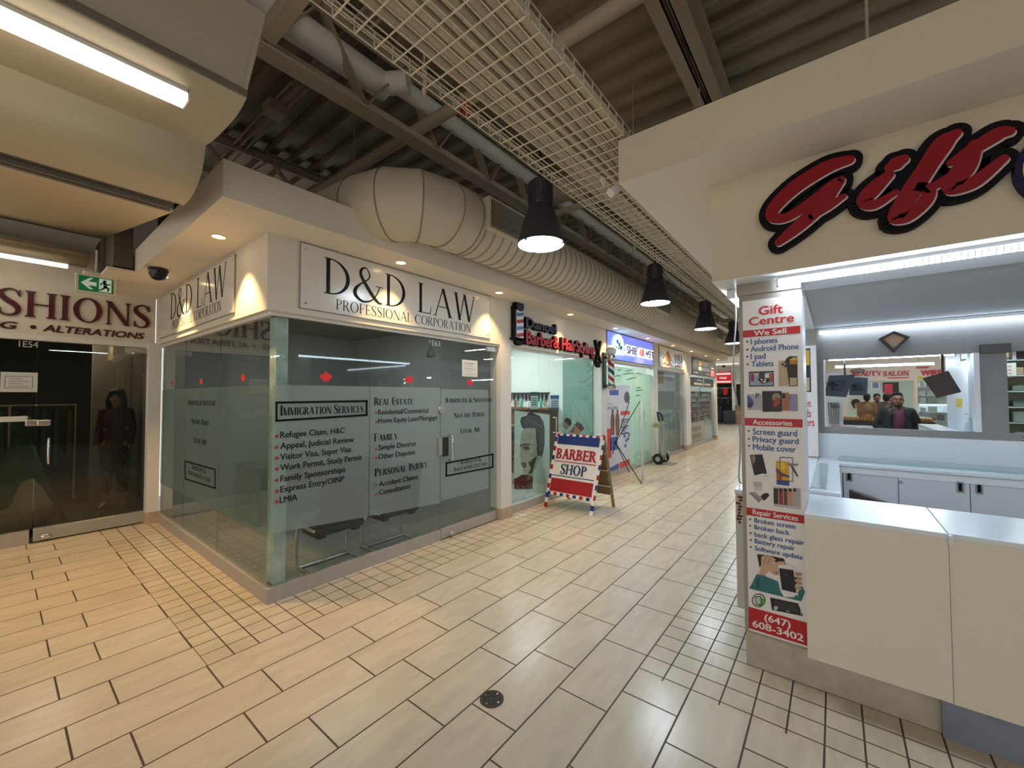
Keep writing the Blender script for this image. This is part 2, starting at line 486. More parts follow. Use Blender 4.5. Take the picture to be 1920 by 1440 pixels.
        R(.53, .74, .53+t*.9, .98); R(.05, .02, .05+t*.9, .27)
    elif ch == 'J':
        stem(.22, T, .15, 1, False, True); Q += _stroke([(.22+T/2,.20,T),(.22+T*.3,.02,T*.8),(.10,-.10,t*1.4),(.02,-.06,T*.7)]); adv = .22+T+s+.02
    elif ch == 'U':
        stem(x, T, .3, 1, False, True); stem(x+.52, t*1.2, .3, 1, False, True)
        Q += _stroke([(x+T/2,.32,T),(x+T*.6,.14,T*.9),(x+.26,.01,t*1.4),(x+.46,.12,t*1.1),(x+.52+t*.6,.32,t*1.2)]); adv = x+.52+t+s+.02
    elif ch == 'Y':
        stem(.36, T, 0, .5, True, False); diag(.36+T/2, .45, .1, 1, T); diag(.36+T/2, .45, .74, 1, t*1.2); foot(.1, T, 1, True); foot(.74, t, 1, True); adv = .84
    elif ch == '&':
        Q += _stroke([(.86,.52,t),(.78,.30,t),(.60,.06,t*1.2),(.32,-.02,T*.6),(.10,.12,T),(.09,.30,T),(.24,.48,t*1.5),(.47,.66,t*1.2),(.53,.82,t*1.2),(.42,.99,t),(.28,.93,T*.7),(.25,.77,T*.9),(.38,.54,T),(.62,.22,T*1.05),(.82,.03,T*.8),(.95,.02,t)]); R(.72, .50, .98, .50+h); adv = .98
    elif ch == ' ': adv = .34
    elif ch == '.': Q += _arc(.1, .06, .07, .07, 0, 360, 0, 0, 12); adv = .24
    else: adv = .3
    return Q, adv
def serif(mb, fr, s, u0, v0, u1, v1, n0=0.002, depth=0.0, mi=0, T=0.12, t=0.045, sr=0.07, h=0.03, small=None, track=0.03):
    """capitals fitted to u0..u1, v0..v1; small = height of letters written in lower case"""
    items = []; x = 0
    for ch in s:
        k = 1.0
        if small and ch.islower(): k = small
        Q, adv = roman(ch.upper(), T, t, sr, h)
        items.append((Q, x, k)); x += (adv+track)*k
    xs = [p[0]*k+x0 for Q, x0, k in items for q in Q for p in q]
    a, b = min(xs), max(xs); su = (u1-u0)/(b-a); sv = v1-v0
    for Q, x0, k in items:
        for qi, q in enumerate(Q): flat(mb, fr, [(u0+(p[0]*k+x0-a)*su, v0+p[1]*k*sv) for p in q], n0, depth+(qi % 5)*.00012 if depth > 0 else 0, mi)
def serif_px(mb, fr, s, x0, y0, x1, y1, **kw):
    a = fr.px(x0, y0); b = fr.px(x1, y1); serif(mb, fr, s, a[0], a[1], b[0], b[1], **kw)

def wline(mb, fr, s, xl, yb, xr, cap, roman_=False, **kw):
    """line of text from a baseline-left pixel to a right-end pixel column, cap height in metres"""
    a = fr.px(xl, yb); e = fr.px(xr, yb)
    if roman_: serif(mb, fr, s, a[0], a[1], e[0], a[1]+cap, **kw)
    else: sans(mb, fr, s, a[0], a[1], e[0], a[1]+cap, **kw)
# ================================================================ materials used all over
M_wall = mat('painted_drywall', '#dcd3c4', 0.7, bump=0.05, bscale=120)
M_soffit = mat('soffit_paint', '#e4dac9', 0.75)
M_steel = mat('painted_structural_steel', '#b9ab95', 0.6)
M_steeldk = mat('joist_steel', '#a3967f', 0.65)
M_deck = mat('roof_deck_metal', '#958972', 0.6, var=0.12, vscale=1.5)
M_alu = mat('brushed_aluminium', '#b4b3b0', 0.38, 0.6)
M_chrome = mat('chrome', '#d8d8d8', 0.12, 1.0)
M_base = mat('laminate_base_grey', '#aaa49d', 0.45, var=0.06, vscale=20)
M_stone = mat('stone_skirting', '#b8a58a', 0.5, var=0.1, vscale=8)
M_white = mat('white_laminate', '#dfe4ea', 0.35)
M_whitep = mat('white_paint', '#dedbd5', 0.6)
M_black = mat('black_vinyl', '#08080a', 0.6, spec=0.2)
M_blackm = mat('black_metal', '#1b1b1d', 0.45)
M_red = mat('red_vinyl', '#c01f26', 0.45)
M_dark = mat('dark_interior', '#1c1916', 0.9)
M_glass = glass_mat('storefront_glass', '#eef2f1', 1.5)
M_glassd = glass_mat('smoked_storefront_glass', '#cfcfc9', 1.7)
M_glasst = glass_mat('teal_storefront_glass', '#f2f8f6', 1.6)
M_film = film_mat('frosted_film', '#c0cfcf', 0.42)
M_filmg = film_mat('frosted_film_bright', '#e0efe0', 0.72)

def nodes_floor(name, bw, bh, offs, u0, v0, mortar, c1, c2, cm):
    m = bpy.data.materials.new(name); m.use_nodes = True; nt = m.node_tree; b = nt.nodes['Principled BSDF']
    g = nt.nodes.new('ShaderNodeNewGeometry'); sp = nt.nodes.new('ShaderNodeSeparateXYZ'); nt.links.new(g.outputs['Position'], sp.inputs[0])
    def add(o, v):
        a = nt.nodes.new('ShaderNodeMath'); a.operation = 'ADD'; a.inputs[1].default_value = v; nt.links.new(o, a.inputs[0]); return a.outputs[0]
    cb = nt.nodes.new('ShaderNodeCombineXYZ')
    nt.links.new(add(sp.outputs[1], u0), cb.inputs[0]); nt.links.new(add(sp.outputs[0], v0), cb.inputs[1])
    br = nt.nodes.new('ShaderNodeTexBrick'); br.offset = offs; br.offset_frequency = 2
    nt.links.new(cb.outputs[0], br.inputs['Vector'])
    br.inputs['Scale'].default_value = 1.0; br.inputs['Brick Width'].default_value = bw; br.inputs['Row Height'].default_value = bh
    br.inputs['Mortar Size'].default_value = mortar; br.inputs['Mortar Smooth'].default_value = 0.15; br.inputs['Bias'].default_value = 0.0
    br.inputs['Color1'].default_value = lin(c1); br.inputs['Color2'].default_value = lin(c2); br.inputs['Mortar'].default_value = lin(cm)
    # stone veins along the length of the slabs
    st = nt.nodes.new('ShaderNodeVectorMath'); st.operation = 'MULTIPLY'; st.inputs[1].default_value = (9.0, 2.2, 1); nt.links.new(g.outputs['Position'], st.inputs[0])
    nz = nt.nodes.new('ShaderNodeTexNoise'); nz.inputs['Scale'].default_value = 1.6; nz.inputs['Detail'].default_value = 6; nz.inputs['Distortion'].default_value = 0.6
    nt.links.new(st.outputs[0], nz.inputs['Vector'])
    mr = nt.nodes.new('ShaderNodeMapRange'); mr.inputs['From Min'].default_value = 0.3; mr.inputs['From Max'].default_value = 0.7; mr.inputs['To Min'].default_value = 0.9; mr.inputs['To Max'].default_value = 1.07
    nt.links.new(nz.outputs['Fac'], mr.inputs['Value'])
    sc = nt.nodes.new('ShaderNodeVectorMath'); sc.operation = 'SCALE'; nt.links.new(br.outputs['Color'], sc.inputs[0]); nt.links.new(mr.outputs[0], sc.inputs['Scale'])
    nt.links.new(sc.outputs[0], b.inputs['Base Color'])
    rr = nt.nodes.new('ShaderNodeMapRange'); rr.inputs['To Min'].default_value = 0.23; rr.inputs['To Max'].default_value = 0.65
    nt.links.new(br.outputs['Fac'], rr.inputs['Value']); nt.links.new(rr.outputs[0], b.inputs['Roughness'])
    iv = nt.nodes.new('ShaderNodeMath'); iv.operation = 'SUBTRACT'; iv.inputs[0].default_value = 1.0; nt.links.new(br.outputs['Fac'], iv.inputs[1])
    n2 = nt.nodes.new('ShaderNodeTexNoise'); n2.inputs['Scale'].default_value = 5.0; nt.links.new(g.outputs['Position'], n2.inputs['Vector'])
    ad = nt.nodes.new('ShaderNodeMath'); ad.operation = 'MULTIPLY_ADD'; ad.inputs[1].default_value = 0.35; nt.links.new(n2.outputs['Fac'], ad.inputs[0]); nt.links.new(iv.outputs[0], ad.inputs[2])
    bp = nt.nodes.new('ShaderNodeBump'); bp.inputs['Strength'].default_value = 0.25; bp.inputs['Distance'].default_value = 0.004
    nt.links.new(ad.outputs[0], bp.inputs['Height']); nt.links.new(bp.outputs[0], b.inputs['Normal'])
    return m
M_floor = nodes_floor('beige_stone_slabs', 0.5935, 0.3025, 0.668, -1.448+59.35, 2.793+24.2, 0.0050, '#d3c6b0', '#cfc1aa', '#4c4034')
M_mosaic = nodes_floor('beige_stone_mosaic', 0.1484, 0.15125, 0.0, -0.857+14.84, 2.793+24.2, 0.0046, '#d2c4ad', '#c9bca3', '#4c4034')
M_grey_floor = nodes_floor('grey_shop_floor', 0.40, 0.40, 0.0, 20, 20, 0.003, '#a3a5a2', '#9b9e9a', '#4a4c49')

# ================================================================ floor
FX0, FX1, FY0, FY1 = -9.0, 8.0, -4.0, 32.0
fb = MB()
xs = [FX0, -3.61, -3.0955, -0.979, FX1]
ys = [FY0, 0.857, 1.389, 2.457, 17.3, FY1]
for i in range(4):
    for j in range(5):
        x0, x1, y0, y1 = xs[i], xs[i+1], ys[j], ys[j+1]
        mos = 0
        if i == 1 and 1 <= j <= 3: mos = 1
        if i == 0 and j == 1: mos = 1
        if i == 3 and 3 <= j <= 3: mos = 1
        fb.face([(x0,y0,0),(x1,y0,0),(x1,y1,0),(x0,y1,0)], mos)
floor = struct('floor', fb, [M_floor, M_mosaic], origin=(0,0,0))

# ================================================================ roof deck, corrugated across the corridor
ZD = 5.07
db = MB(); P = 0.30
prof = []
y = -4.0
while y < 31.5:
    prof += [(y, ZD), (y+0.10, ZD), (y+0.135, ZD+0.07), (y+0.265, ZD+0.07)]; y += P
for a, b in zip(prof, prof[1:]):
    db.face([(-10,a[0],a[1]),(-10,b[0],b[1]),(8,b[0],b[1]),(8,a[0],a[1])])
ceiling = struct('ceiling', db, M_deck, origin=(0,0,ZD))

# ================================================================ left row of shops: walls, soffit, fascia
GX = -3.635           # glass plane of the row
WX = -3.57            # face of the sign band
ZS = 3.005            # soffit height
ZF = 3.262            # fascia top
ROW = [(1.389, 4.27), (4.50, 7.33), (7.56, 10.27), (10.58, 13.12), (13.64, 17.15)]
wl = MB()
wl.box(-3.72, WX, 1.345, 17.30, 2.375, ZS)
wl.box(-7.20, -3.72, 1.345, 1.46, 2.375, ZS)
wall_left = struct('wall_left', wl, M_wall)
tr = MB()
tr.box(-3.165-0.05, -3.165, 0.915, 17.35, ZS, ZF); tr.box(-5.90, -3.215, 0.915, 0.965, ZS, ZF)
tr.box(-5.85, -3.215, 0.965, 1.50, ZS, ZS+0.03); tr.box(-3.80, -3.215, 1.50, 17.35, ZS, ZS+0.03)
tr.box(-5.90, -5.85, 0.965, 1.5, ZS, ZF)
tr.box(-7.25, -5.90, 0.70, 1.50, ZS, ZS+0.03)
struct('trim_1', tr, M_soffit)
# header ledge above the glass
hb = MB(); hb.box(-3.66, -3.612, 1.391, 17.15, 2.345, 2.40); hb.box(-7.20, -3.66, 1.391, 1.44, 2.345, 2.40)
struct('trim_2', hb, M_whitep)
# posts between shops with stone shoes
pb = MB()
for y0, y1 in ((4.27, 4.50), (7.33, 7.56), (10.27, 10.58), (13.12, 13.64), (17.15, 17.35)):
    pb.box(-3.75, -3.56, y0, y1, 0.15, 2.40); pb.box(-3.75, -3.545, y0-0.004, y1+0.004, 0, 0.15, 1)
pb.box(-7.28, -7.145, 1.27, 1.40, 0.15, 2.40); pb.box(-7.285, -7.135, 1.265, 1.41, 0, 0.15, 1)
struct('trim_3', pb, [M_whitep, M_stone])
# aluminium / laminate kerb under the fixed glass
kb = MB()
kb.box(-3.66, -3.61, 1.389, 3.24, 0, 0.12); kb.box(-7.15, -3.66, 1.389, 1.439, 0, 0.12)
for (y0, y1) in ((4.50, 5.75), (7.56, 9.2), (10.58, 11.7), (13.64, 15.6)): kb.box(-3.66, -3.612, y0, y1, 0, 0.12)
struct('baseboard_left', kb, M_base)
# party walls, shop back walls and shop ceilings behind the glass
pw = MB()
pw.box(-7.35, -7.25, 1.46, 17.3, 0, 3.4)
struct('wall_back_of_shops', pw, mat('shop_back_wall', '#b4b5b4', 0.8))
for i, y in enumerate((4.33, 7.40, 10.38, 13.30, 17.2)):
    q = MB(); q.box(-7.25, -3.75, y, y+0.1, 0, 3.4); struct('wall_party_%d' % (i+1), q, mat('party_wall', '#b2b4b3', 0.8))
sc_ = MB()
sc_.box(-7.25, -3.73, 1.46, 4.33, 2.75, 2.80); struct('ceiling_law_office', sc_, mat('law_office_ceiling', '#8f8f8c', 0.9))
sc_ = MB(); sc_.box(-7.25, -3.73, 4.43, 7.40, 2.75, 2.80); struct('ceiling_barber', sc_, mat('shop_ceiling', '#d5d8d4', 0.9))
sc_ = MB()
for a, b in ((7.50, 10.38), (10.48, 13.30), (13.40, 17.2)): sc_.box(-7.25, -3.73, a, b, 2.75, 2.80)
struct('ceiling_far_shops', sc_, mat('shop_ceiling'))
sf = MB(); sf.box(-7.25, -3.67, 1.45, 17.2, 0.0, 0.006)
struct('floor_shops', sf, M_grey_floor)
# ================================================================ alcove end wall (clothing shop)
FXW = -7.25
aw = MB(); aw.box(-7.40, FXW, -4.0, 1.345, 2.40, 5.05)
struct('wall_alcove', aw, M_wall)
uw_ = MB(); uw_.box(-9.0, -3.4, -4.12, -4.0, 3.75, 5.07); struct('wall_light_block_upper', uw_, mat('added_dark_wall', '#4d453a', .9))  # unseen upper wall added to keep outside light off the deck
uw_ = MB(); uw_.box(-9.1, -9.0, -4.0, 31, 3.4, 5.07); uw_.box(-9.0, -7.4, 1.2, 1.3, 3.2, 5.07); struct('wall_added_behind_trusses', uw_, mat('added_dark_wall', '#4d453a', .9))  # added dark wall, closes the bright gap behind the trusses
at_ = MB(); at_.box(-7.36, -7.235, -4.0, 1.27, 2.335, 2.40)
struct('trim_4', at_, M_whitep)
ci = MB()
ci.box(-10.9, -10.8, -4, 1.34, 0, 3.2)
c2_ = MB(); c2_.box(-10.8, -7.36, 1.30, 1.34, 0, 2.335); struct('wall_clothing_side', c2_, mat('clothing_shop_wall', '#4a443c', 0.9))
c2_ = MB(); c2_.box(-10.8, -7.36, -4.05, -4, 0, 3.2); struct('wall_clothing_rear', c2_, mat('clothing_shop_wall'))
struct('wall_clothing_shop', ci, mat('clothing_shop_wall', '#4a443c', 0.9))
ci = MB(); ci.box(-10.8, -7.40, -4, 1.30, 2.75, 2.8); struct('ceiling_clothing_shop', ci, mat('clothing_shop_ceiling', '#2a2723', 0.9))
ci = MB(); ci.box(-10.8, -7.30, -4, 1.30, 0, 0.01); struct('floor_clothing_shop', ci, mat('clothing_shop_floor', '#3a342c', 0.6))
kb = MB(); kb.box(-7.36, -7.24, -4, 0.283, 0, 0.15); struct('baseboard_alcove', kb, M_base)
# ================================================================ law office glazing
FR = Frame('x', GX+0.006, 1)      # glass face seen from the corridor
FL = Frame('y', 1.414-0.006, -1)  # glass face seen from the alcove
def pane_x(parent, y0, y1, z0, z1, m=M_glass, name='pane', x=GX):
    b = MB(); b.box(x-0.006, x+0.006, y0, y1, z0, z1); return b.build(name, m, parent)
LEAF = [(0,-.52),(.025,-.20),(.24,-.25),(.20,-.16),(.50,.08),(.44,.12),(.48,.28),(.34,.25),(.31,.33),(.17,.19),(.22,.44),(.12,.38),(0,.54)]
LEAF = LEAF + [(-a, b) for a, b in LEAF[-2:0:-1]]
def leaf_px(mb, fr, x, y, hpx, squeeze=1.0):
    c = fr.px(x, y); t = fr.px(x, y-hpx/2); s = (t[1]-c[1])*2
    flat(mb, fr, [(c[0]+a*s*squeeze, c[1]+b*s) for a, b in LEAF], 0.002)

w1 = tag(thing('window_1', None, None, (GX, 2.3, 0.12)), kind='structure')
pane_x(w1, 1.42, 2.312, 0.12, 2.345); pane_x(w1, 2.318, 3.238, 0.12, 2.345)
b = MB(); flat(b, FR, [(1.42,.555),(2.312,.49),(2.312,1.77),(1.42,1.77)], .0015); flat(b, FR, [(2.318,.49),(3.238,.43),(3.238,1.77),(2.318,1.77)], .0015)
b.build('frosted_film', M_film, w1)
b = MB()
kw = dict(T=.20, t=.06, sr=.05, h=.045, small=.80, n0=0.004)
def line_part(parent, fr, *a, **k):
    b = MB(); wline(b, fr, *a, **k); return b.build('lettering', M_black, parent)
line_part(w1, FR, 'Immigration Services', 525, 779, 681, .082, True, **kw)
b = MB()
# frame round the words
for pts in ([(516,753),(689,750),(689,754),(516,757)], [(516,787),(689,776),(689,780),(516,791)], [(516,753),(520,753),(520,790),(516,791)], [(685,751),(689,750),(689,779),(685,779)]):
    flat_px(b, FR, pts, 0.004)
b.build('text_frame', M_black, w1)
line_part(w1, FR, 'Real Estate', 701, 759.5, 774, .075, True, **kw)
line_part(w1, FR, 'Family', 701, 827.5, 745, .078, True, **kw)
line_part(w1, FR, 'Personal Injury', 702, 893.5, 801, .078, True, **kw)
kt = dict(n0=0.004, bold=0.018)
for s, x0, y0, x1 in (('Refugee Claim, H&C', 525, 821, 646), ('Appeal, Judicial Review', 525, 842, 663), ('Visitor Visa, Super Visa', 525, 862.5, 658),
        ('Work Permit, Study Permit', 525, 882.5, 678), ('Family Sponsorships', 525, 903.5, 647), ('Express Entry/OINP', 525, 923.5, 645), ('LMIA', 524, 943.5, 557),
        ('Residential/Commerical', 708.5, 777.5, 803), ('Home Equity Loan/Mortgage', 708.5, 793.5, 819),
        ('Simple Divorce', 709, 844, 779), ('Other Disputes', 709, 861, 778), ('Accident Claims', 710, 912.5, 783), ('Consultation', 710, 928, 769)):
    line_part(w1, FR, s, x0, y0, x1, .052, **kt)

b = MB()
for x, y in ((518.5,818),(518.5,838.5),(518.5,859),(518.5,879.5),(518.5,900.5),(518.5,921),(518.5,941)): c = FR.px(x, y); ell(b, FR, c[0], c[1], .016, .014, 0.004)
for x, y in ((705.5,774),(705.5,791),(705.5,842),(705.5,859),(705,909),(705,926.5)): c = FR.px(x, y); ell(b, FR, c[0], c[1], .015, .012, 0.004)
b.build('bullet', mat('bullet_red', '#a5323c', 0.5), w1)
b = MB(); leaf_px(b, FR, 611, 709.5, 25); leaf_px(b, FR, 767, 713.5, 20)
b.build('maple_leaf', mat('maple_red', '#d8222b', 0.5), w1)
# corner mullion with peeling paint
m = mat('peeling_corner_post', '#c9d6cf', 0.7, var=0.25, vscale=9)
b = MB(); b.box(-3.80, -3.67, 1.46, 1.555, 0.006, 2.345); struct('trim_5', b, m)

d1 = tag(thing('door_1', None, None, (GX, 3.75, 0.01)), kind='structure')
pane_x(d1, 3.246, 4.262, 0.13, 2.335)
b = MB(); rect(b, FR, 3.25, 0.45, 4.09, 1.755, 0.0015); b.build('frosted_film', M_film, d1)
b = MB(); b.box(-3.665, -3.608, 3.246, 4.262, 0.012, 0.13); b.build('bottom_rail', M_alu, d1, bevel=0.004)
b = MB(); b.ball((-3.60, 3.40, 0.045), (0.022, 0.03, 0.03)); b.build('floor_lock', M_chrome, d1)
b = MB(); b.box(-3.65, -3.615, 4.05, 4.262, 2.27, 2.335); b.build('patch_hinge', M_alu, d1, bevel=0.003)
b = MB(); c = FR.px(827, 769); b.cyl((GX, c[0], c[1]), (GX+0.03, c[0], c[1]), 0.045, 24); b.build('lock_rosette', mat('satin_steel', '#c8c4bd', 0.3, 0.9), d1)
b = MB()
u0, v0 = FR.px(841, 816); u1, v1 = FR.px(841, 862)
b.tube([(GX, u0, v0), (GX+0.06, u0, v0), (GX+0.075, u0, v0-0.02), (GX+0.075, u0, v1+0.02), (GX+0.06, u0, v1), (GX, u0, v1)], 0.012, 10)
b.build('door_handle', M_chrome, d1)
b = MB(); rect_px(b, FR, 828, 820, 838, 854, 0.001, 0.03); b.build('door_lock', mat('lock_body', '#3b3d40', 0.4, 0.6), d1, bevel=0.004)
b = MB(); rect_px(b, FR, 820.5, 822, 828, 853, 0.0, 0.02); b.build('lock_plate', mat('satin_steel'), d1)
b = MB()
line_part(d1, FR, 'Barrister & Solicitor', 835, 755, 922, .060, True, **kw); line_part(d1, FR, 'Notary Public', 851, 783.5, 909, .060, True, **kw); line_part(d1, FR, 'Legal Aid', 863, 812.5, 900, .060, True, **kw)
line_part(d1, FR, 'Affidavits &', 862, 871.5, 902, .052, True, **kw); line_part(d1, FR, 'Invitation Letters', 851, 884.5, 913, .052, True, **kw)
for pts in ([(835,867),(925,850),(925,853),(835,870)], [(835,891),(925,874),(925,877),(835,894)], [(835,867),(838,866.5),(838,893),(835,893.5)], [(922,851),(925,850.5),(925,876.5),(922,877)]): flat_px(b, FR, pts, 0.004)
b.build('text_frame', M_black, d1)
b = MB(); leaf_px(b, FR, 881, 719, 17); b.build('maple_leaf', mat('maple_red'), d1)
b = MB(); sans_px(b, FR, '1E63', 805, 647, 825, 640, n0=0.003); b.build('unit_number', mat('frost_white', '#c9cdca', 0.7), d1)
# paper notice and a small lock hung inside the glass
b = MB(); rect_px(b, FR, 866, 674, 895, 707, 0.002, 0.0015); no = b.build('notice', mat('paper', '#cfd3cf', 0.8), None)
tag(no, 'white paper notice taped high on the law office glass door', 'notice')
b = MB()
for k in range(7): rect_px(b, FR, 870, 681+k*3.4, 890-(k % 3)*4, 681.7+k*3.4, 0.0042)
b.build('print', mat('grey_print', '#777777', 0.8), no)
b = MB(); c = FR.px(807, 660)
b.tube([(GX+0.014, c[0], c[1]+0.10), (GX+0.014, c[0], c[1]+0.02)], 0.012, 8)
b.lathe([(0.0,-0.055),(0.045,-0.045),(0.05,0.0),(0.03,0.035),(0.0,0.04)], (GX+0.014, c[0], c[1]-0.01), (0,0,1), 18)
tag(b.build('door_chime', mat('grey_rubber', '#4b4d4c', 0.6)), 'small round grey device hanging inside the law office glass near unit number', 'chime')

w2 = tag(thing('window_2', None, None, (-5.4, 1.414, 0.12)), kind='structure')
xa = aty(415, 620, 1.414).x; xb = aty(347, 750, 1.414).x
for x0, x1 in ((-7.14, xb-0.003), (xb+0.003, xa-0.003), (xa+0.003, -3.645)):
    b = MB(); b.box(x0, x1, 1.408, 1.420, 0.12, 2.345); b.build('pane', M_glass, w2)
    b = MB(); rect(b, FL, x0, 0.52, x1, 1.77, 0.0015); b.build('frosted_film', film_mat('frosted_film_grey', '#7d8f8b', 0.40), w2)
b = MB()
line_part(w2, FL, 'Barrister & Solicitor', 353, 759, 404, .062, True, **kw); line_part(w2, FL, 'Notary Public', 359.5, 794, 393, .062, True, **kw); line_part(w2, FL, 'Legal Aid', 364, 829, 387, .062, True, **kw)
line_part(w2, FL, 'Affidavits &', 360, 879, 387, .055, True, **kw); line_part(w2, FL, 'Invitation Letters', 354, 889, 394, .055, True, **kw)
for pts in ([(347,863),(405,879),(405,882),(347,866)], [(347,896),(405,914),(405,917),(347,899)], [(347,863),(349,863.5),(349,899),(347,898.5)], [(403,879),(405,879.5),(405,917),(403,916.5)]): flat_px(b, FL, pts, 0.004)
b.build('text_frame', M_black, w2)
b = MB()
for x, y, h in ((322,719,14),(377.5,717,16),(456,710.5,20)): leaf_px(b, FL, x, y, h)
b.build('maple_leaf', mat('maple_red'), w2)

lo = thing('ceiling_light', 'added dim fill panel in the law office ceiling', 'light', (-5.2, 2.9, 2.74))  # added fill panel, brightens the otherwise unlit office
b = MB(); b.box(-5.5, -4.9, 2.4, 3.4, 2.735, 2.75); b.build('diffuser', emit_mat('dim_fill_panel', '#f4fbfa', 4.5), lo)
b = MB(); b.box(-5.53, -4.87, 2.37, 3.43, 2.742, 2.7505); b.build('frame', M_whitep, lo)
# ---- law office signs
def sign_panel(name, label, fr, u0, v0, u1, v1, lines, group=None):
    t = thing(name, label, 'sign', fr.p((u0+u1)/2, v0, 0))
    b = MB(); rect(b, fr, u0, v0, u1, v1, 0.0, 0.012); b.build('sign_panel', mat('acrylic_sign_white', '#dfdad1', 0.18), t)
    b = MB(); frame_rect(b, fr, u0-.003, v0-.003, u1+.003, v1+.003, .006, 0.0, 0.0125); b.build('panel_edge', mat('panel_edge_grey', '#8b877f', 0.5), t)
    for s, a0, b0, a1, b1 in lines:
        b = MB(); serif(b, fr, s, a0, b0, a1, b1, n0=0.012, depth=0.0012, T=.105, t=.034, sr=.06, h=.022, track=.05)
        b.build('lettering', mat('black_acrylic', '#100f14', 0.5, spec=0.25), t)
    for uu in (u0+.045, u1-.045):
        for vv in (v0+.045, v1-.045):
            b = MB(); b.cyl(fr.p(uu, vv, 0.012), fr.p(uu, vv, 0.016), 0.008, 10); b.build('screw', M_chrome, t)
    return t
FW = Frame('x', WX, 1)
a = FW.px(608, 550); a2 = FW.px(608, 482); e = FW.px(890, 585)
pl = FW.px(629, 578); pr = FW.px(881, 614)
sign_panel('law_office_sign', 'white law office sign with large black capitals above the corridor glass', FW, 1.60, 2.43, 4.05, ZS-0.01,
           [('D&D LAW', a[0]-.01, a[1], e[0], a2[1]), ('PROFESSIONAL CORPORATION', pl[0], pl[1]-.012, pr[0], pl[1]+.085)])
FA = Frame('y', 1.345, -1)
a = FA.px(322, 600); e = FA.px(428, 497); a2 = FA.px(322, 552)
q0 = FA.px(325, 615); q1 = FA.px(417, 574)
lb = FA.px(441, 592); tl = FA.px(443, 468); 
sign_panel('law_office_sign', 'white law office sign on the side wall facing the exit sign', FA, -6.95, 2.44, lb[0], ZS-0.03,
           [('D&D LAW', a[0], a[1], e[0], a2[1]), ('PROFESSIONAL CORPORATION', q0[0], q0[1]-.02, q1[0], q0[1]+.085)])

# ================================================================ clothing shop front (alcove end)
FF = Frame('x', FXW+0.004, 1)
FG = Frame('x', -7.294, 1)
w3 = tag(thing('window_3', None, None, (-7.30, -1.5, 0.15)), kind='structure')
yj = FG.px(64, 900)[0]
for y0, y1 in ((-4.0, -1.0), (-1.0, yj-.95), (yj-.945, yj-0.004)): pane_x(w3, y0+.003, y1-.003, 0.15, 2.335, M_glassd, x=-7.30)
d2 = tag(thing('door_2', None, None, (-7.30, 0.8, 0.01)), kind='structure')
pane_x(d2, yj+.002, 1.268, 0.16, 2.33, M_glassd, x=-7.30)
b = MB(); b.box(-7.345, -7.245, yj+.002, 1.268, 0.015, 0.16); b.build('bottom_rail', M_alu, d2, bevel=0.004)
b = MB(); b.box(-7.32, -7.28, 1.05, 1.268, 2.265, 2.33); b.build('patch_hinge', M_alu, d2)
b = MB(); c0 = FG.px(91, 822); c1 = FG.px(90, 868)
b.tube([(-7.294,c0[0],c0[1]),(-7.24,c0[0],c0[1]),(-7.23,c0[0],c0[1]-.02),(-7.23,c0[0],c1[1]+.02),(-7.24,c0[0],c1[1]),(-7.294,c0[0],c1[1])], 0.012, 10); b.build('door_handle', M_chrome, d2)
b = MB(); c = FG.px(81, 793); b.box(-7.29, -7.265, c[0]-.05, c[0]+.06, c[1]-.035, c[1]+.035); b.build('door_lock', mat('satin_steel'), d2, bevel=0.02)
b = MB(); c = FG.px(62, 793); b.box(-7.29, -7.27, c[0]-.06, c[0]+.04, c[1]-.035, c[1]+.035); b.build('lock_plate', mat('satin_steel'), w3, bevel=0.02)
b = MB(); c = FG.px(85, 1010); b.ball((-7.235, c[0], 0.06), (0.025, .045, .03)); b.build('floor_lock', M_chrome, d2)
b = MB(); sans_px(b, FG, '1E54', 35, 650, 72, 641, n0=0.003, bold=.01); b.build('unit_number', mat('frost_white'), w3)
# letters on the wall above
M_maroon = mat('maroon_acrylic', '#4f0f1a', 0.35)
sg = thing('shop_sign', 'maroon capitals and tagline on the wall under the exit sign', 'sign', (FXW, 0.65, 2.43))
b = MB(); serif(b, FF, 'SHIONS', 0.005, 2.60, 1.285, 2.895, n0=0.0, depth=0.022, T=.155, t=.05, sr=.06, h=.035, track=.05); b.build('lettering', M_maroon, sg)
b = MB(); sans(b, FF, 'ALTERATIONS', .337, 2.448, 1.235, 2.528, n0=0.0, depth=0.008, bold=.03, shear=.2); b.build('tagline', M_maroon, sg); b = MB(); sans(b, FF, 'NG', -.12, 2.445, .152, 2.525, n0=0.0, depth=0.008, bold=.03, shear=.2); b.build('tagline', M_maroon, sg); b = MB(); ell(b, FF, .265, 2.485, .024, .022, 0.0, .008)
b.build('tagline_dot', M_maroon, sg)
b = MB(); rect_px(b, FG, 0, 735, 71, 699, 0.002, 0.002); no = b.build('notice', mat('paper'), None); tag(no, 'white notice taped inside the dark clothing shop glass', 'notice')
b = MB(); 
u0, v0 = FG.px(8, 728); u1, v1 = FG.px(62, 706)
frame_rect(b, FG, u0, v0, u1, v1, .006, 0.0045)
for k in range(4): rect(b, FG, u0+.03, v0+.02+k*.028, u1-.03-(k % 2)*.05, v0+.026+k*.028, 0.0045)
b.build('print', mat('grey_print'), no)
b = MB(); c = FG.px(18, 786); rect(b, FG, c[0]-.08, c[1]-.03, c[0]+.13, c[1]+.03, 0.002, .002); tag(b.build('card', mat('paper')), 'small white card stuck on the clothing shop glass beside the lock', 'card')

lo = thing('ceiling_light', 'small added fill lamp in the clothing shop ceiling', 'light', (-8.2, .5, 2.74))  # fill lamp added so the mannequin shows in the dark shop
b = MB(); b.box(-8.5, -8.0, .2, .8, 2.73, 2.745); b.build('diffuser', emit_mat('warm_fill_panel', '#ffeed6', 17.0), lo)
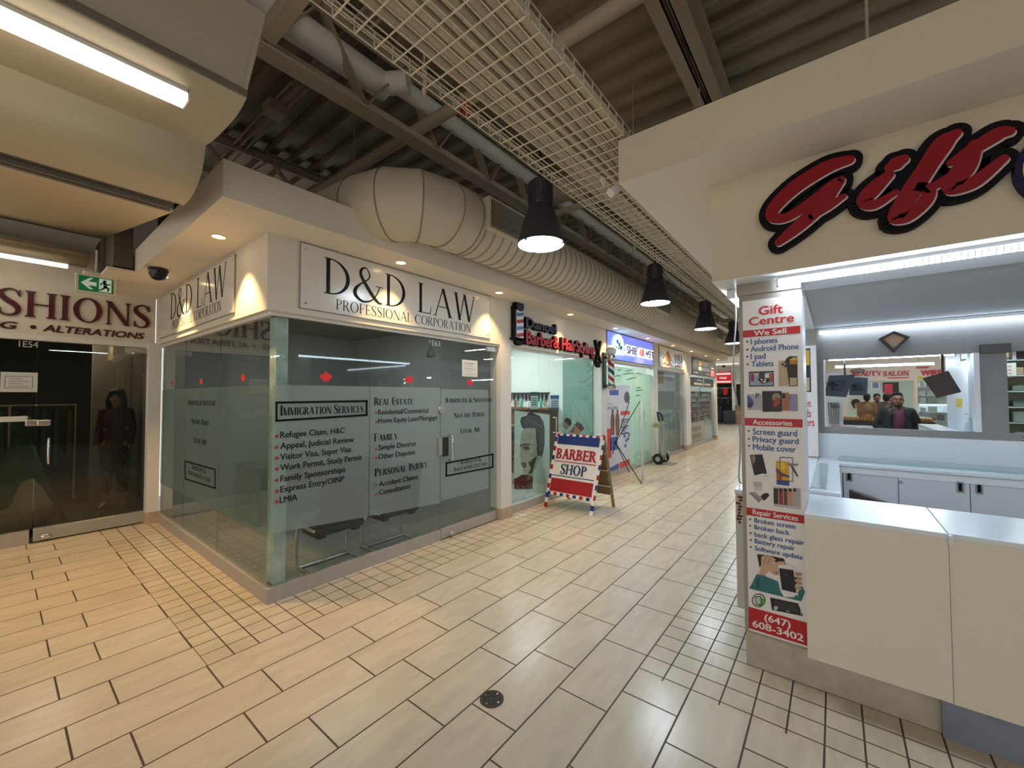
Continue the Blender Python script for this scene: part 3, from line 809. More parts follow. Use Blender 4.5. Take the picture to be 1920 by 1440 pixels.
# ================================================================ barber shop front
w4 = tag(thing('window_4', None, None, (GX, 5.1, 0.12)), kind='structure')
yb = FR.px(1031, 800)[0]; ya = FR.px(1011, 800)[0]
pane_x(w4, 4.50, ya-.003, 0.12, 2.345, M_glasst); pane_x(w4, ya+.003, yb-.003, 0.12, 2.345, M_glasst)
d3 = tag(thing('door_3', None, None, (GX, 6.4, 0.01)), kind='structure')
pane_x(d3, yb+.003, 7.325, 0.05, 2.335, M_glasst)
b = MB(); b.box(-3.66, -3.61, yb, 7.325, 0.012, 0.06); b.build('bottom_rail', M_alu, d3)
b = MB(); b.box(-3.65, -3.615, 7.10, 7.325, 2.25, 2.335); b.build('patch_hinge', M_alu, d3)
c0 = FR.px(1038, 783); c1 = FR.px(1038, 811); b = MB()
b.tube([(GX,c0[0],c0[1]),(GX+.06,c0[0],c0[1]),(GX+.06,c0[0],c1[1]),(GX,c0[0],c1[1])], 0.012, 10); b.build('door_handle', M_alu, d3)

# sign board above: barber pole emblem, two lines, scissors
sg = thing('barber_sign', 'raised barber shop sign with striped pole emblem and red letters on the fascia wall', 'sign', (WX, 5.7, 2.45))
Mb, Mr, Mn = mat('sign_black', '#0a080c', 0.6, spec=0.2), mat('sign_letter_red', '#a8262f', 0.4, spec=0.3), mat('sign_navy', '#232244', 0.35)
F2 = FW
b = MB()
x0, z0 = F2.px(958, 636); x1, z1 = F2.px(975, 585)
rect(b, F2, x0, z0, x1+.01, z1+.05, 0.0, 0.05); ell(b, F2, (x0+x1)/2+.02, z1+.06, .10, .09, 0.0, .05); ell(b, F2, (x0+x1)/2+.03, z0-.03, .09, .05, 0, .05); rect(b, F2, x0-.03, z0-.01, x1+.03, z0+.02, 0, .05)
b.build('pole_backing', Mb, sg)
b = MB(); rect(b, F2, x0+.055, z0+.03, x1, z1, 0.052, .012); b.build('pole_face', mat('sign_white', '#e4e4e6', 0.35), sg)
for nm, mm, o in (('red_stripe', Mr, 0), ('blue_stripe', mat('sign_blue', '#2e6fb0', 0.4), .5)):
    b = MB(); hh = (z1-z0-.03)
    for k in range(2):
        v = z0+.03+(k+o)*hh/2
        flat(b, F2, [(x0+.055, v), (x1, v+.03), (x1, min(v+.03+hh*.13, z1)), (x0+.055, v+hh*.13)], 0.0655)
    b.build(nm, mm, sg)
b = MB(); ell(b, F2, (x0+x1)/2+.03, z1+.062, .085, .075, .05, .02); b.build('pole_ball', Mn, sg)
l1a = F2.px(979, 598); l1b = F2.px(1037, 608); l2a = F2.px(980, 628); l2b = F2.px(1110, 655)
b = MB()
sans(b, F2, 'Danoel', l1a[0], 2.675, l1b[0]+.03, 2.83, n0=0.0, depth=.05, bold=.055)
sans(b, F2, 'Barber& HairStyling', l2a[0]-.01, 2.435, l2b[0]+.02, 2.64, n0=0.0, depth=.05, bold=.055)
b.build('letter_backing', Mb, sg)
b = MB(); sans(b, F2, 'Danoel', l1a[0]+.02, 2.68, l1b[0]+.015, 2.825, n0=0.05, depth=.012, bold=.03); b.build('lettering', Mn, sg)
b = MB(); sans(b, F2, 'Barber& HairStyling', l2a[0]+.01, 2.44, l2b[0]+.005, 2.635, n0=0.05, depth=.012, bold=.03); b.build('lettering', Mr, sg)
b = MB(); cu = F2.px(1118, 640)[0]; cv = 2.47
for s in (-1, 1):
    brush(b, F2, [(cu-s*.10, cv+.24, .05), (cu, cv+.02, .05), (cu+s*.11, cv-.16, .03)], 0.0, .055, k=2)
    brush(b, F2, smooth_pts([(cu+s*.02+.04*math.cos(a), cv-.20+.05*math.sin(a), .02) for a in [i*PI/4 for i in range(9)]], 1), 0.0, .05, k=1)
b.build('scissors_emblem', Mb, sg)

# ---- inside of the barber shop: the working wall is the party wall at the far side
YW = 7.34
b = MB(); b.box(-7.2, -4.42, YW, YW+.05, 0.006, 2.75); struct('wall_barber_side', b, mat('barber_wall_white', '#e6ebe8', 0.7))
b = MB(); b.box(-4.42, -3.74, YW-.03, YW+.05, 0.006, 2.75); struct('wall_barber_screen', b, mat('barber_screen_teal', '#7c9e96', .35))
FB = Frame('y', YW, -1)
bc = thing('barber_counter', 'brown fronted barber work counter along the white wall behind the poster', 'counter', (-5.4, 7.1, 0))
zc0 = aty(985, 764, 6.95).z
b = MB(); b.box(-6.6, -4.55, 7.0, YW-.004, 0.01, zc0-.05); b.build('cabinet', mat('walnut_brown', '#5d4030', .5), bc)
b = MB(); b.box(-6.62, -4.53, 6.95, YW-.004, zc0-.05, zc0); b.build('countertop', mat('walnut_top', '#6b4a35', .35), bc, bevel=.006)
for k in range(4):
    b = MB(); b.box(-6.55+k*.5, -6.09+k*.5, 6.98, 7.0, .55, zc0-.10); dr = b.build('drawer', mat('walnut_front', '#6d4a37', .45), bc)
    b = MB(); b.cyl((-6.32+k*.5, 6.98, .80), (-6.32+k*.5, 6.95, .80), .02, 10); b.build('knob', M_chrome, dr)
zr = aty(985, 737, YW).z
rl = MB(); rl.cyl((-6.2, YW-.03, zr), (-4.75, YW-.03, zr), .014, 8); tag(rl.build('tool_rail', M_blackm), 'dark rail of hooks on the white barber wall', 'rail')
for k in range(13):
    x = -6.12+k*.108; b = MB(); b.box(x-.03, x+.03, YW-.055, YW-.02, zr-.13, zr-.016); b.cyl((x, YW-.035, zr-.17), (x, YW-.035, zr-.13), .02, 8)
    tag(b.build('hair_clipper', M_blackm), 'black hair clipper hanging from the rail in the barber shop', 'clipper', 'clippers on the barber rail')
for px_, lab in ((972, 'white oval wall mirror frame left of the green notice in the barber shop'), (1024, 'white oval wall mirror frame beside the blue price notice in the barber shop')):
    c = FB.px(px_, 754); b = MB(); ell(b, FB, c[0], c[1], .085, .13, 0, .03); t = b.build('oval_mirror', M_whitep); tag(t, lab, 'mirror')
    b = MB(); ell(b, FB, c[0], c[1], .055, .095, .03, .002); b.build('mirror_glass', mat('mirror_pale', '#b9c4c2', .15, .5), t)
for k in range(9):
    x = -6.2+k*.17; h = .12+.05*((k*7) % 3); b = MB(); b.lathe([(.0,0),(.03,0),(.03,h*.75),(.012,h*.85),(.012,h),(0,h)], (x, 7.12, zc0), n=12)
    cn = ('white', 'brown', 'teal')[k % 3]
    tag(b.build('bottle', mat('bottle_'+cn, ('#e8e8ea', '#8c5a3c', '#4aa09a')[k % 3], .3)), '%s hair product bottle on the barber counter' % cn, 'bottle', '%s bottles on the barber counter' % cn)
def barber_chair(cx_, y, label):
    t = thing('barber_chair', label, 'chair', (cx_, y, 0.006))
    m = mat('chair_leather_brown', '#4a2f24', 0.4); o_ = Vector((cx_, y, 0))
    def bx_(b, x0, x1, y0, y1, z0, z1): b.box(cx_+x0, cx_+x1, y+y0, y+y1, z0, z1)
    b = MB(); b.lathe([(0,0),(.28,0),(.28,.03),(.05,.06),(.05,.45),(0,.45)], (cx_, y, .006), n=20); b.build('base', M_chrome, t)
    b = MB(); bx_(b, -.28, .28, -.28, .28, .45, .58); b.build('seat', m, t, bevel=.04)
    b = MB(); b.hexa([o_+Vector(q) for q in ((-.25,-.32,.55),(.25,-.32,.55),(.25,-.20,.55),(-.25,-.20,.55),(-.22,-.46,1.15),(.22,-.46,1.15),(.22,-.34,1.15),(-.22,-.34,1.15))]); b.build('backrest', m, t, bevel=.03)
    for s in (-1, 1):
        b = MB(); bx_(b, s*.30-.03, s*.30+.03, -.25, .20, .68, .73); bx_(b, s*.30-.02, s*.30+.02, -.05, .0, .55, .68); b.build('armrest', m, t, bevel=.015)
    b = MB(); bx_(b, -.2, .2, .28, .48, .14, .18); b.build('footrest', M_chrome, t)
barber_chair(-5.55, 6.2, 'brown barber chair behind the large hair style poster'); barber_chair(-4.55, 6.25, 'brown barber chair just right of the hair style poster')
def ceil_tube(name, label, x0, x1, y0, y1, z, s, group=None):
    t = thing(name, label, 'light', ((x0+x1)/2, (y0+y1)/2, z), group=group)
    b = MB(); b.box(x0, x1, y0, y1, z+.015, z+.045); b.build('housing', M_whitep, t)
    b = MB(); b.box(x0+.01, x1-.01, y0+.01, y1-.01, z, z+.0145); b.build('diffuser', emit_mat('shop_tube_%g' % s, '#f5fffb', s), t)
ceil_tube('ceiling_light', 'long white tube light in the barber shop ceiling nearest the window', -4.35, -4.25, 4.6, 6.5, 2.70, L_TUBE*1.6)
ceil_tube('ceiling_light', 'long white tube light deeper in the barber shop ceiling', -5.4, -5.3, 4.6, 6.9, 2.70, L_TUBE*1.6)
ceil_tube('ceiling_light', 'white tube light at the very back of the barber shop ceiling', -6.5, -6.4, 4.8, 7.0, 2.70, L_TUBE*1.2)

# posters stuck inside the glass
FP = Frame('x', GX-0.012, 1)
def C8(pts): return [(940+x/6, 740+y/6) for x, y in pts]
po = thing('poster', 'large hair style poster of a man in profile inside the barber window', 'poster', FP.p(4.95, .5))
b = MB(); flat_px(b, FP, C8([(150,178),(545,225),(545,1010),(500,1120),(140,1065)]), 0.0); b.build('print_background', mat('poster_pale_teal', '#d3e4de', .5), po)
b = MB(); flat_px(b, FP, C8([(205,575),(222,470),(245,395),(300,360),(385,370),(392,480),(400,620),(405,690),(432,700),(420,760),(360,870),(352,930),(345,1000),(250,1000),(300,900),(245,880),(238,830),(215,770),(226,735),(202,690),(218,640)]), 0.0012); b.build('print_face', mat('poster_skin', '#b0b3a2', .5), po)
b = MB(); flat_px(b, FP, C8([(212,300),(222,255),(285,235),(300,205),(340,198),(430,238),(470,300),(487,380),(485,560),(470,650),(448,720),(435,600),(400,575),(390,470),(385,380),(300,372),(250,385),(228,360)]), 0.0018); b.build('print_hair', mat('poster_hair', '#3b3535', .5), po)
b = MB()
for k in range(6): brush(b, FP, [FP.px(940+(255+k*32)/6, 740+(360+k*4)/6)+(.006,), FP.px(940+(275+k*33)/6, 740+(290+k*12)/6)+(.014,), FP.px(940+(330+k*26)/6, 740+(245+k*26)/6)+(.004,)], 0.0024, k=4)
b.build('print_highlights', mat('poster_hair_light', '#8d8780', .5), po)
b = MB()
flat_px(b, FP, C8([(212,565),(260,545),(320,550),(325,570),(270,572),(215,585)]), .0024); flat_px(b, FP, C8([(225,600),(262,578),(310,585),(318,612),(270,625)]), .0024); flat_px(b, FP, C8([(222,765),(270,760),(285,800),(262,830),(240,815)]), .0024)
flat_px(b, FP, C8([(300,760),(400,690),(345,880),(300,895),(330,830)]), .0022); flat_px(b, FP, C8([(395,590),(430,565),(450,600),(440,690),(405,690)]), .0025)
b.build('print_shading', mat('poster_shade', '#4c4d48', .5), po)
b = MB(); flat_px(b, FP, C8([(140,950),(235,900),(300,900),(352,925),(350,1060),(145,1065)]), .0030); b.build('print_shirt', mat('poster_shirt', '#5b2f31', .5), po)
b = MB(); a = FP.px(940+222/6, 740+985/6); e = FP.px(940+348/6, 740+925/6); serif(b, FP, 'NIO', a[0], a[1], e[0], e[1], n0=.0036, T=.08, t=.03); b.build('lettering', mat('poster_caption', '#8f7a75', .5), po)
for nm, lab, quad, cols in (('photo_poster', 'small tilted photo of a dark-haired man inside the barber door', [(743,228),(828,300),(740,425),(640,360)], ('#b9d3c8', '#2c2624', '#9a7a66')),
                           ('photo_poster', 'small tilted photo of several faces inside the barber door', [(850,300),(940,378),(880,435),(775,425)], ('#6d3d28', '#2a1a14', '#c07a4a'))):
    po = thing(nm, lab, 'poster', FP.p(*FP.px(940+quad[2][0]/6, 740+quad[2][1]/6)))
    b = MB(); flat_px(b, FP, C8(quad), 0.0); b.build('print_background', mat('ph'+cols[0], cols[0], .5), po)
    cx, cy = sum(q[0] for q in quad)/4, sum(q[1] for q in quad)/4
    b = MB(); flat_px(b, FP, C8([(cx-40,cy-40),(cx,cy-75),(cx+45,cy-50),(cx+55,cy),(cx+35,cy+30),(cx-10,cy-20)]), .0012)
    b.build('print_hair', mat('ph'+cols[1], cols[1], .5), po)
    b = MB(); flat_px(b, FP, C8([(cx-35,cy-30),(cx-5,cy-25),(cx+25,cy-10),(cx+28,cy+35),(cx,cy+70),(cx-35,cy+50),(cx-45,cy+10)]), .0008); b.build('print_face', mat('ph'+cols[2], cols[2], .5), po)
for lab, x0, y0, x1, y1, hd in (('dark green printed notice hung inside the barber window', 995, 768, 1009, 735, '#2f5a54'), ('blue and white price notice inside the barber door', 1032, 765, 1048, 741, '#2f6db0')):
    po = thing('notice', lab, 'notice', FP.p(*FP.px(x0, y0)))
    b = MB(); rect_px(b, FP, x0, y0, x1, y1, 0.0, .001); b.build('sheet', mat('notice_paper', '#c9d8da', .6), po)
    b = MB(); rect_px(b, FP, x0, y1+7, x1, y1, 0.0016); rect_px(b, FP, x0, y0, x1, y0-1.5, .0016)
    for k in range(4): rect_px(b, FP, x0+2, y1+11+k*4, x1-2, y1+12.3+k*4, .0016)
    b.build('print', mat('notice_print'+hd, hd, .6), po)

# ================================================================ barber pole on the post
t = thing('barber_pole', 'striped barber pole with white globe on the post between two shops', 'barber pole', (-3.42, 7.44, 1.40))
pc = (-3.40, 7.44)
zt = atx(1145, 660, -3.40).z; zb0 = atx(1143, 728, -3.40).z
b = MB(); b.ball((pc[0], pc[1], zt+.03), .105, 20); b.build('globe', mat('frosted_globe', '#d9dbe2', .25), t)
b = MB(); b.lathe([(.05,.0),(.085,-.02),(.09,-.06),(.06,-.10),(.07,-.12)], (pc[0], pc[1], zt-.05)); b.build('top_cap', M_chrome, t)
H0, H1 = zb0+.09, zt-.16
def stripe_cyl(r, n=36, m=60, turns=1.6):
    b = MB()
    for i in range(m):
        for k in range(n):
            a0, a1 = 2*PI*k/n, 2*PI*(k+1)/n; za, zb_ = H0+(H1-H0)*i/m, H0+(H1-H0)*(i+1)/m
            ph = ((k+.5)/n+turns*(i+.5)/m) % 1.0; mi = 0 if ph < .3 else (1 if .5 < ph < .8 else 2)
            b.face([(pc[0]+r*math.cos(a0), pc[1]+r*math.sin(a0), za), (pc[0]+r*math.cos(a1), pc[1]+r*math.sin(a1), za), (pc[0]+r*math.cos(a1), pc[1]+r*math.sin(a1), zb_), (pc[0]+r*math.cos(a0), pc[1]+r*math.sin(a0), zb_)], mi)
    return b
stripe_cyl(.06).build('striped_tube', [mat('pole_red', '#a5222b', .3), mat('pole_navy', '#23295e', .3), mat('pole_white', '#e6e8ee', .3)], t)
b = MB(); b.lathe([(.07,.10),(.06,.08),(.09,.04),(.085,0.0),(.04,-.04),(.0,-.05)], (pc[0], pc[1], zb0)); b.build('bottom_cap', M_chrome, t)
b = MB(); b.box(-3.56, -3.53, pc[1]-.06, pc[1]+.06, zb0, zt); b.box(-3.53, -3.42, pc[1]-.02, pc[1]+.02, zt-.12, zt-.08); b.box(-3.53, -3.42, pc[1]-.02, pc[1]+.02, zb0+.03, zb0+.07); b.build('bracket', mat('bracket_green', '#1f3d38', .4), t)

# ================================================================ folding barber shop sign board
P = {k: Vector(v) for k, v in dict(fl=(-3.456,5.19,0), fr=(-2.685,5.165,0), bl=(-3.42,5.83,0), br=(-2.635,5.80,0)).items()}
topz = 1.10; tl = Vector((-3.40, 5.47, topz)); trr = Vector((-2.615, 5.45, topz))
sb = thing('sandwich_board', 'folding red white and blue barber sign board standing in the corridor', 'sign board', (-3.04, 5.5, 0))
Uv = (trr-tl).normalized()
def stripes(b, p, q, w, th, nrm, n, start=0):
    """striped batten p->q"""
    d = (q-p); side = d.normalized().cross(nrm).normalized()
    for i in range(n):
        a, c = p+d*(i/n), p+d*((i+1)/n)
        sh = d*(0.35/n)
        lo, hi = -side*w/2, side*w/2
        b.hexa([a+lo-nrm*th/2, c+lo-nrm*th/2, c+hi-nrm*th/2, a+hi-nrm*th/2, a+lo+nrm*th/2, c+lo+nrm*th/2, c+hi+nrm*th/2, a+hi+nrm*th/2], (0, 2, 1, 2)[(i+start) % 4])
stm = [mat('board_red', '#a81d28', .45), mat('board_blue', '#1c2f78', .45), mat('board_white', '#e9e6e2', .45)]
for side, (l0, r0) in (('front', (P['fl'], P['fr'])), ('back', (P['bl'], P['br']))):
    nrm = (r0-l0).normalized().cross((tl-l0).normalized()).normalized()
    if (side == 'front') != (nrm.y < 0): nrm = -nrm
    L = lambda s: l0+(tl-l0)*s
    Rr = lambda s: r0+(trr-r0)*s
    if side == 'front':
        b = MB(); b.prism([L(.17), Rr(.17), Rr(.985), L(.985)], nrm*.012, 0); fp = b.build('front_board', stm[2], sb)
        Fo = Tilted(L(.17)+nrm*.0125, (Rr(.17)-L(.17)), (L(.985)-L(.17)))
        hh = (L(.985)-L(.17)).length; ww = (Rr(.17)-L(.17)).length
        if Fo.n.dot(nrm) < 0: Fo.n = -Fo.n
        b = MB(); rect(b, Fo, .03, .055, ww-.03, .25, .0015); b.build('red_panel', stm[0], fp)
        b = MB(); rect(b, Fo, .03, hh-.16, ww-.03, hh-.03, .0015); b.build('blue_panel', stm[1], fp)
        b = MB(); rect(b, Fo, .03, .285, ww-.03, .297, .0015); b.build('navy_line', stm[1], fp)
        b = MB(); rect(b, Fo, .03, .50, ww-.03, .513, .0015); b.build('red_line', stm[0], fp)
        b = MB(); serif(b, Fo, 'BARBER', .045, .545, ww-.045, .70, n0=.0, depth=.008, T=.21, t=.12, sr=.07, h=.09, track=.0); b.build('lettering', stm[0], fp)
        b = MB(); serif(b, Fo, 'SHOP', .17, .325, ww-.17, .47, n0=.0, depth=.008, T=.17, t=.07, sr=.05, h=.06, track=.05); b.build('lettering', mat('board_navy', '#222a5c', .45), fp)
        b = MB(); stripes(b, l0, tl, .045, .024, nrm, 16); b.build('leg', stm, sb)
        b = MB(); stripes(b, r0, trr, .045, .024, nrm, 16, 1); b.build('leg', stm, sb)
        b = MB(); stripes(b, L(.965), Rr(.965), .045, .026, nrm, 14); b.build('top_batten', stm, sb)
        b = MB(); stripes(b, L(.19), Rr(.19), .045, .026, nrm, 14, 2); b.build('bottom_batten', stm, sb)
    else:
        b = MB(); b.prism([L(.17), Rr(.17), Rr(.985), L(.985)], nrm*.010, 0); b.build('back_board', mat('bare_plywood', '#7c6444', .7, var=.1, vscale=10), sb)
        for lo, hi in ((l0, tl), (r0, trr)):
            b = MB(); b.bar(lo, hi, .04, .024); b.build('leg', mat('bare_timber', '#96805c', .7), sb)
        b = MB()
        for s in (.30, .52, .76): b.bar(L(s)-nrm*.012, Rr(s)-nrm*.012, .035, .016)
        b.build('cross_rail', mat('painted_rail', '#c9c0ae', .6), sb)
b = MB(); b.tube(smooth_pts([tuple(P['fr']+(trr-P['fr'])*.2), (-2.62,5.5,.17), tuple(P['br']+(trr-P['br'])*.2)], 5), .004, 6); b.build('chain', M_steel, sb)

# ================================================================ courier shop (blue sign)
sg = thing('courier_sign', 'glowing blue courier sign with white lit letters and a globe', 'sign', (WX, 8.9, 2.42))
b = MB(); rect(b, F2, 7.60, 2.42, 10.22, 2.985, 0.0, .015); b.build('sign_panel', mat('blue_sign_panel', '#7d88d8', .25, emit=.85, ecol='#5a68f2'), sg)
b = MB(); frame_rect(b, F2, 7.59, 2.415, 10.23, 2.99, .012, 0.0, .017); b.build('panel_edge', mat('panel_edge_dark', '#3c3e5a', .4), sg)
Mh = emit_mat('halo_light', '#d5dcff', 4.0)
b = MB(); sans(b, F2, 'SHIP', 8.49, 2.575, 9.14, 2.785, n0=.0, depth=.035, bold=.06); sans(b, F2, 'WEFT', 9.62, 2.575, 10.20, 2.785, n0=.0, depth=.035, bold=.06); b.build('letter_halo', Mh, sg)
b = MB(); sans(b, F2, 'AIR', 9.22, 2.575, 9.60, 2.785, n0=.0, depth=.035, bold=.06); b.build('letter_halo', emit_mat('halo_light_warm', '#ffe0da', 3.5), sg)
b = MB(); sans(b, F2, 'SHIP', 8.53, 2.595, 9.11, 2.765, n0=.036, depth=.008, bold=.03); sans(b, F2, 'WEFT', 9.65, 2.595, 10.18, 2.765, n0=.036, depth=.008, bold=.03); b.build('lettering', mat('letter_slate', '#2c3356', .4), sg)
b = MB(); sans(b, F2, 'AIR', 9.25, 2.595, 9.58, 2.765, n0=.036, depth=.008, bold=.03); b.build('lettering', mat('letter_pale_red', '#b8362e', .4), sg)
b = MB(); ell(b, F2, 8.10, 2.74, .25, .215, .03, .02); rect(b, F2, 7.84, 2.54, 8.36, 2.64, .03, .02); b.build('logo_halo', emit_mat('halo_cyan', '#a9e2ff', 3.5), sg)
b = MB()
for k in range(3): ell(b, F2, 8.02+k*.09, 2.80-k*.06, .055, .05, .051, .002)
brush(b, F2, [(7.9,2.70,.02),(8.1,2.66,.03),(8.3,2.72,.02)], .051, .002); sans(b, F2, 'ST', 8.2, 2.56, 8.34, 2.63, n0=.051, bold=.03)
b.build('logo_map', mat('logo_teal', '#3fa7a5', .4), sg)

FS = Frame('x', GX+0.006, 1)
w5 = tag(thing('window_5', None, None, (GX, 8.4, .12)), kind='structure')
pane_x(w5, 7.565, 9.2, .12, 2.345, M_glasst)
b = MB(); b.box(GX-.02, GX-.008, 7.565, 9.2, .12, 2.30); b.build('frosted_film', M_filmg, w5)
d4 = tag(thing('door_4', None, None, (GX, 9.7, .01)), kind='structure')
pane_x(d4, 9.21, 10.265, .05, 2.335, M_glasst)
b = MB(); b.box(GX-.02, GX-.008, 9.215, 10.26, .06, 2.2); b.build('frosted_film', M_filmg, d4)
b = MB(); b.box(-3.66, -3.61, 9.21, 10.265, .012, .06); b.build('bottom_rail', M_alu, d4)
b = MB()
for x0, y0, x1, y1 in ((1158,695,1164,694),(1172,697,1186,694),(1168,702,1190,700),(1175,712,1194,708),(1152,706,1164,705),(1192,700,1204,702),(1193,728,1202,727),(1192,733,1205,732),(1192,743,1200,742)):
    a = FS.px(x0, y0); e = FS.px(x1, y1); brush(b, FS, [(a[0], a[1], .014), ((a[0]+e[0])/2, (a[1]+e[1])/2+.012, .022), (e[0], e[1], .010)], .003, k=3)
b.build('glass_print', mat('dark_green_print', '#48584f', .6), w5)
ceil_tube('ceiling_light', 'bright tube light in the courier shop ceiling', -4.7, -4.5, 7.8, 10.0, 2.70, L_TUBE*2.4)

# courier poster on the glass
po = thing('courier_poster', 'tall white and blue courier poster beside the folding barber sign', 'poster', FS.p(8.2, .4, .004))
b = MB(); flat_px(b, FS, [(1132,724),(1180,722),(1180,884),(1132,890)], .004, .003); b.build('sheet', mat('poster_lilac_white', '#cdd0dc', .5), po)
b = MB(); rect_px(b, FS, 1142, 741, 1159, 731, .0076); flat_px(b, FS, [(1134,882),(1160,868),(1160,880),(1136,889)], .0076); rect_px(b, FS, 1144, 846, 1157, 818, .0076); b.build('blue_print', mat('poster_blue', '#3f5fae', .5), po)
b = MB(); rect_px(b, FS, 1132, 862, 1145, 803, .0076); flat_px(b, FS, [(1161,867),(1180,860),(1180,872),(1161,880)], .0080); rect_px(b, FS, 1163, 779, 1180, 770, .0076); b.build('red_print', mat('poster_red', '#cf4a44', .5), po)
b = MB()
for k, (x, y) in enumerate(((1148,772),(1157,772))):
    flat_px(b, FS, [(x-3,y+44),(x-4,y+18),(x-3,y+6),(x,y),(x+3,y+6),(x+4,y+18),(x+3,y+44)], .0082); c = FS.px(x, y-1); ell(b, FS, c[0], c[1], .05, .045, .0082)
b.build('print_figures', mat('poster_figures', '#7a5b50', .5), po)
b = MB(); sans_px(b, FS, 'COURIER & CARGO', 1133, 768, 1157, 762, n0=.0076, bold=.02); sans_px(b, FS, 'INTERNATIONAL', 1133, 759, 1146, 756, n0=.0076)
for k in range(7): rect_px(b, FS, 1164, 786+k*4.3, 1178-(k % 3)*3, 787.2+k*4.3, .0076)
c = FS.px(1175, 745); ell(b, FS, c[0], c[1], .16, .13, .0076)
b.build('lettering', mat('poster_slate', '#5a6076', .5), po)
b = MB()
for x, y in ((1170,818),(1174,826),(1172,835),(1179,815),(1177,822)): c = FS.px(x, y); flat(b, FS, [(c[0]+.06*math.cos(a)*(1+.4*math.sin(3*a+x)), c[1]+.045*math.sin(a)) for a in [i*PI/6 for i in range(12)]], .0084)
b.build('print_map', mat('poster_map_blue', '#4a6fa8', .5), po)

# ---- x banner stand seen from behind
xs_ = thing('banner_stand', 'black cross-shaped banner stand holding a white banner seen from behind', 'banner stand', (-3.0, 7.7, 0))
hub = aty(1154, 830, 7.62); t1 = aty(1180, 753, 7.75); t2 = aty(1200, 752, 7.60); f1 = Vector((-2.886, 7.60, 0.01)); f2 = atz(1180, 885, .01); f3 = atz(1141, 882, .01)
for q in (t1, t2):
    b = MB(); b.tube([hub, q], .008, 8); b.build('arm', M_blackm, xs_)
for q in (f1, f2, f3):
    b = MB(); b.tube([hub, q], .009, 8); b.ball(q+Vector((0,0,.005)), .014, 8); b.build('leg', M_blackm, xs_)
b = MB(); b.ball(hub, .035, 12); b.build('hub', M_blackm, xs_)
B0 = atz(1203, 905, .03); B1 = Vector((B0.x-.16, B0.y+.50, 0.03)); zt_ = aty(1200, 752, 7.6).z
b = MB(); n = 10; rows = []
for i in range(n+1):
    s = i/n; p = B0+(B1-B0)*s; bow = .03*math.sin(PI*s); rows.append(Vector((p.x+bow, p.y, 0)))
for i in range(n): b.face([(rows[i].x, rows[i].y, .03), (rows[i+1].x, rows[i+1].y, .03), (rows[i+1].x, rows[i+1].y, zt_), (rows[i].x, rows[i].y, zt_)], 0, True)
o = b.build('banner', mat('banner_back', '#d9d3d2', .7, var=.05, vscale=12), xs_); md = o.modifiers.new('thick', 'SOLIDIFY'); md.thickness = .004

# ---- hand truck
ht = thing('hand_truck', 'aluminium hand truck with black wheels parked by the courier shop door', 'hand truck', (-3.32, 10.25, 0))
HX, HY = -3.36, 10.25
M_galv = mat('worn_aluminium', '#b3b1aa', .4, .7, var=.15, vscale=14)
for s in (-1, 1):
    b = MB(); b.tube(smooth_pts([(HX+.04, HY+s*.13, .06), (HX, HY+s*.13, .5), (HX-.02, HY+s*.13, 1.05)], 4), .022, 10); b.build('rail', M_galv, ht)
b = MB()
for z in (.22, .48, .74, .98): b.bar((HX+.02, HY-.13, z), (HX+.02, HY+.13, z), .03, .02)
b.build('cross_bar', M_galv, ht)
b = MB(); b.box(HX+.015, HX+.025, HY-.05, HY+.05, .10, 1.02); b.build('back_plate', M_galv, ht)
b = MB(); b.tube(smooth_pts([(HX-.02, HY-.13, 1.04), (HX-.05, HY-.13, 1.18), (HX-.10, HY, 1.25), (HX-.05, HY+.13, 1.18), (HX-.02, HY+.13, 1.04)], 6), .024, 10); b.build('handle', mat('black_rubber', '#161616', .6), ht)
b = MB(); b.box(HX+.02, HX+.30, HY-.2, HY+.2, .006, .018); b.build('toe_plate', M_galv, ht)
for s in (-1, 1):
    b = MB(); b.lathe([(.06,-.04),(.11,-.045),(.13,-.02),(.13,.02),(.11,.045),(.06,.04)], (HX-.03, HY+s*.22, .131), (0,1,0), 28); wh = b.build('wheel', mat('black_rubber'), ht)
    b = MB(); b.lathe([(0,-.03),(.06,-.04),(.06,.04),(0,.03)], (HX-.03, HY+s*.22, .131), (0,1,0), 20); b.build('hub', M_alu, wh)
b = MB(); b.cyl((HX-.03, HY-.22, .131), (HX-.03, HY+.22, .131), .012, 8); b.build('axle', M_steel, ht)
b = MB(); b.lathe([(0,-.03),(.065,-.03),(.07,0),(.065,.03),(0,.03)], (HX-.12, HY-.10, .94), (0,1,0), 20); b.box(HX-.09, HX, HY-.11, HY-.09, .92, .96); b.build('caster', mat('caster_tan', '#a59b80', .5), ht)

# ================================================================ loan and visa shop
sg = thing('travel_sign', 'white sign with a red roofed house and dark visa lettering', 'sign', (WX, 11.8, 2.42))
b = MB(); rect(b, F2, 10.72, 2.43, 12.95, 2.985, 0, .015); b.build('sign_panel', mat('acrylic_sign_white'), sg)
b = MB(); frame_rect(b, F2, 10.71, 2.425, 12.96, 2.99, .012, 0, .017); b.build('panel_edge', mat('panel_edge_brown', '#6b4a3a', .4), sg)
hx, hz = 11.40, 2.72
b = MB(); flat(b, F2, [(hx-.42,hz-.06),(hx-.34,hz-.06),(hx+.02,hz+.20),(hx+.38,hz-.06),(hx+.30,hz-.06),(hx+.02,hz+.12)], .016); brush(b, F2, [(hx-.38,hz-.20,.03),(hx-.2,hz-.17,.05),(hx-.05,hz-.22,.05),(hx+.15,hz-.17,.05),(hx+.38,hz-.21,.02)], .016); brush(b, F2, [(12.05,2.49,.03),(12.3,2.53,.06),(12.6,2.52,.02)], .016); b.build('red_logo', mat('logo_red', '#a8362e', .4), sg)
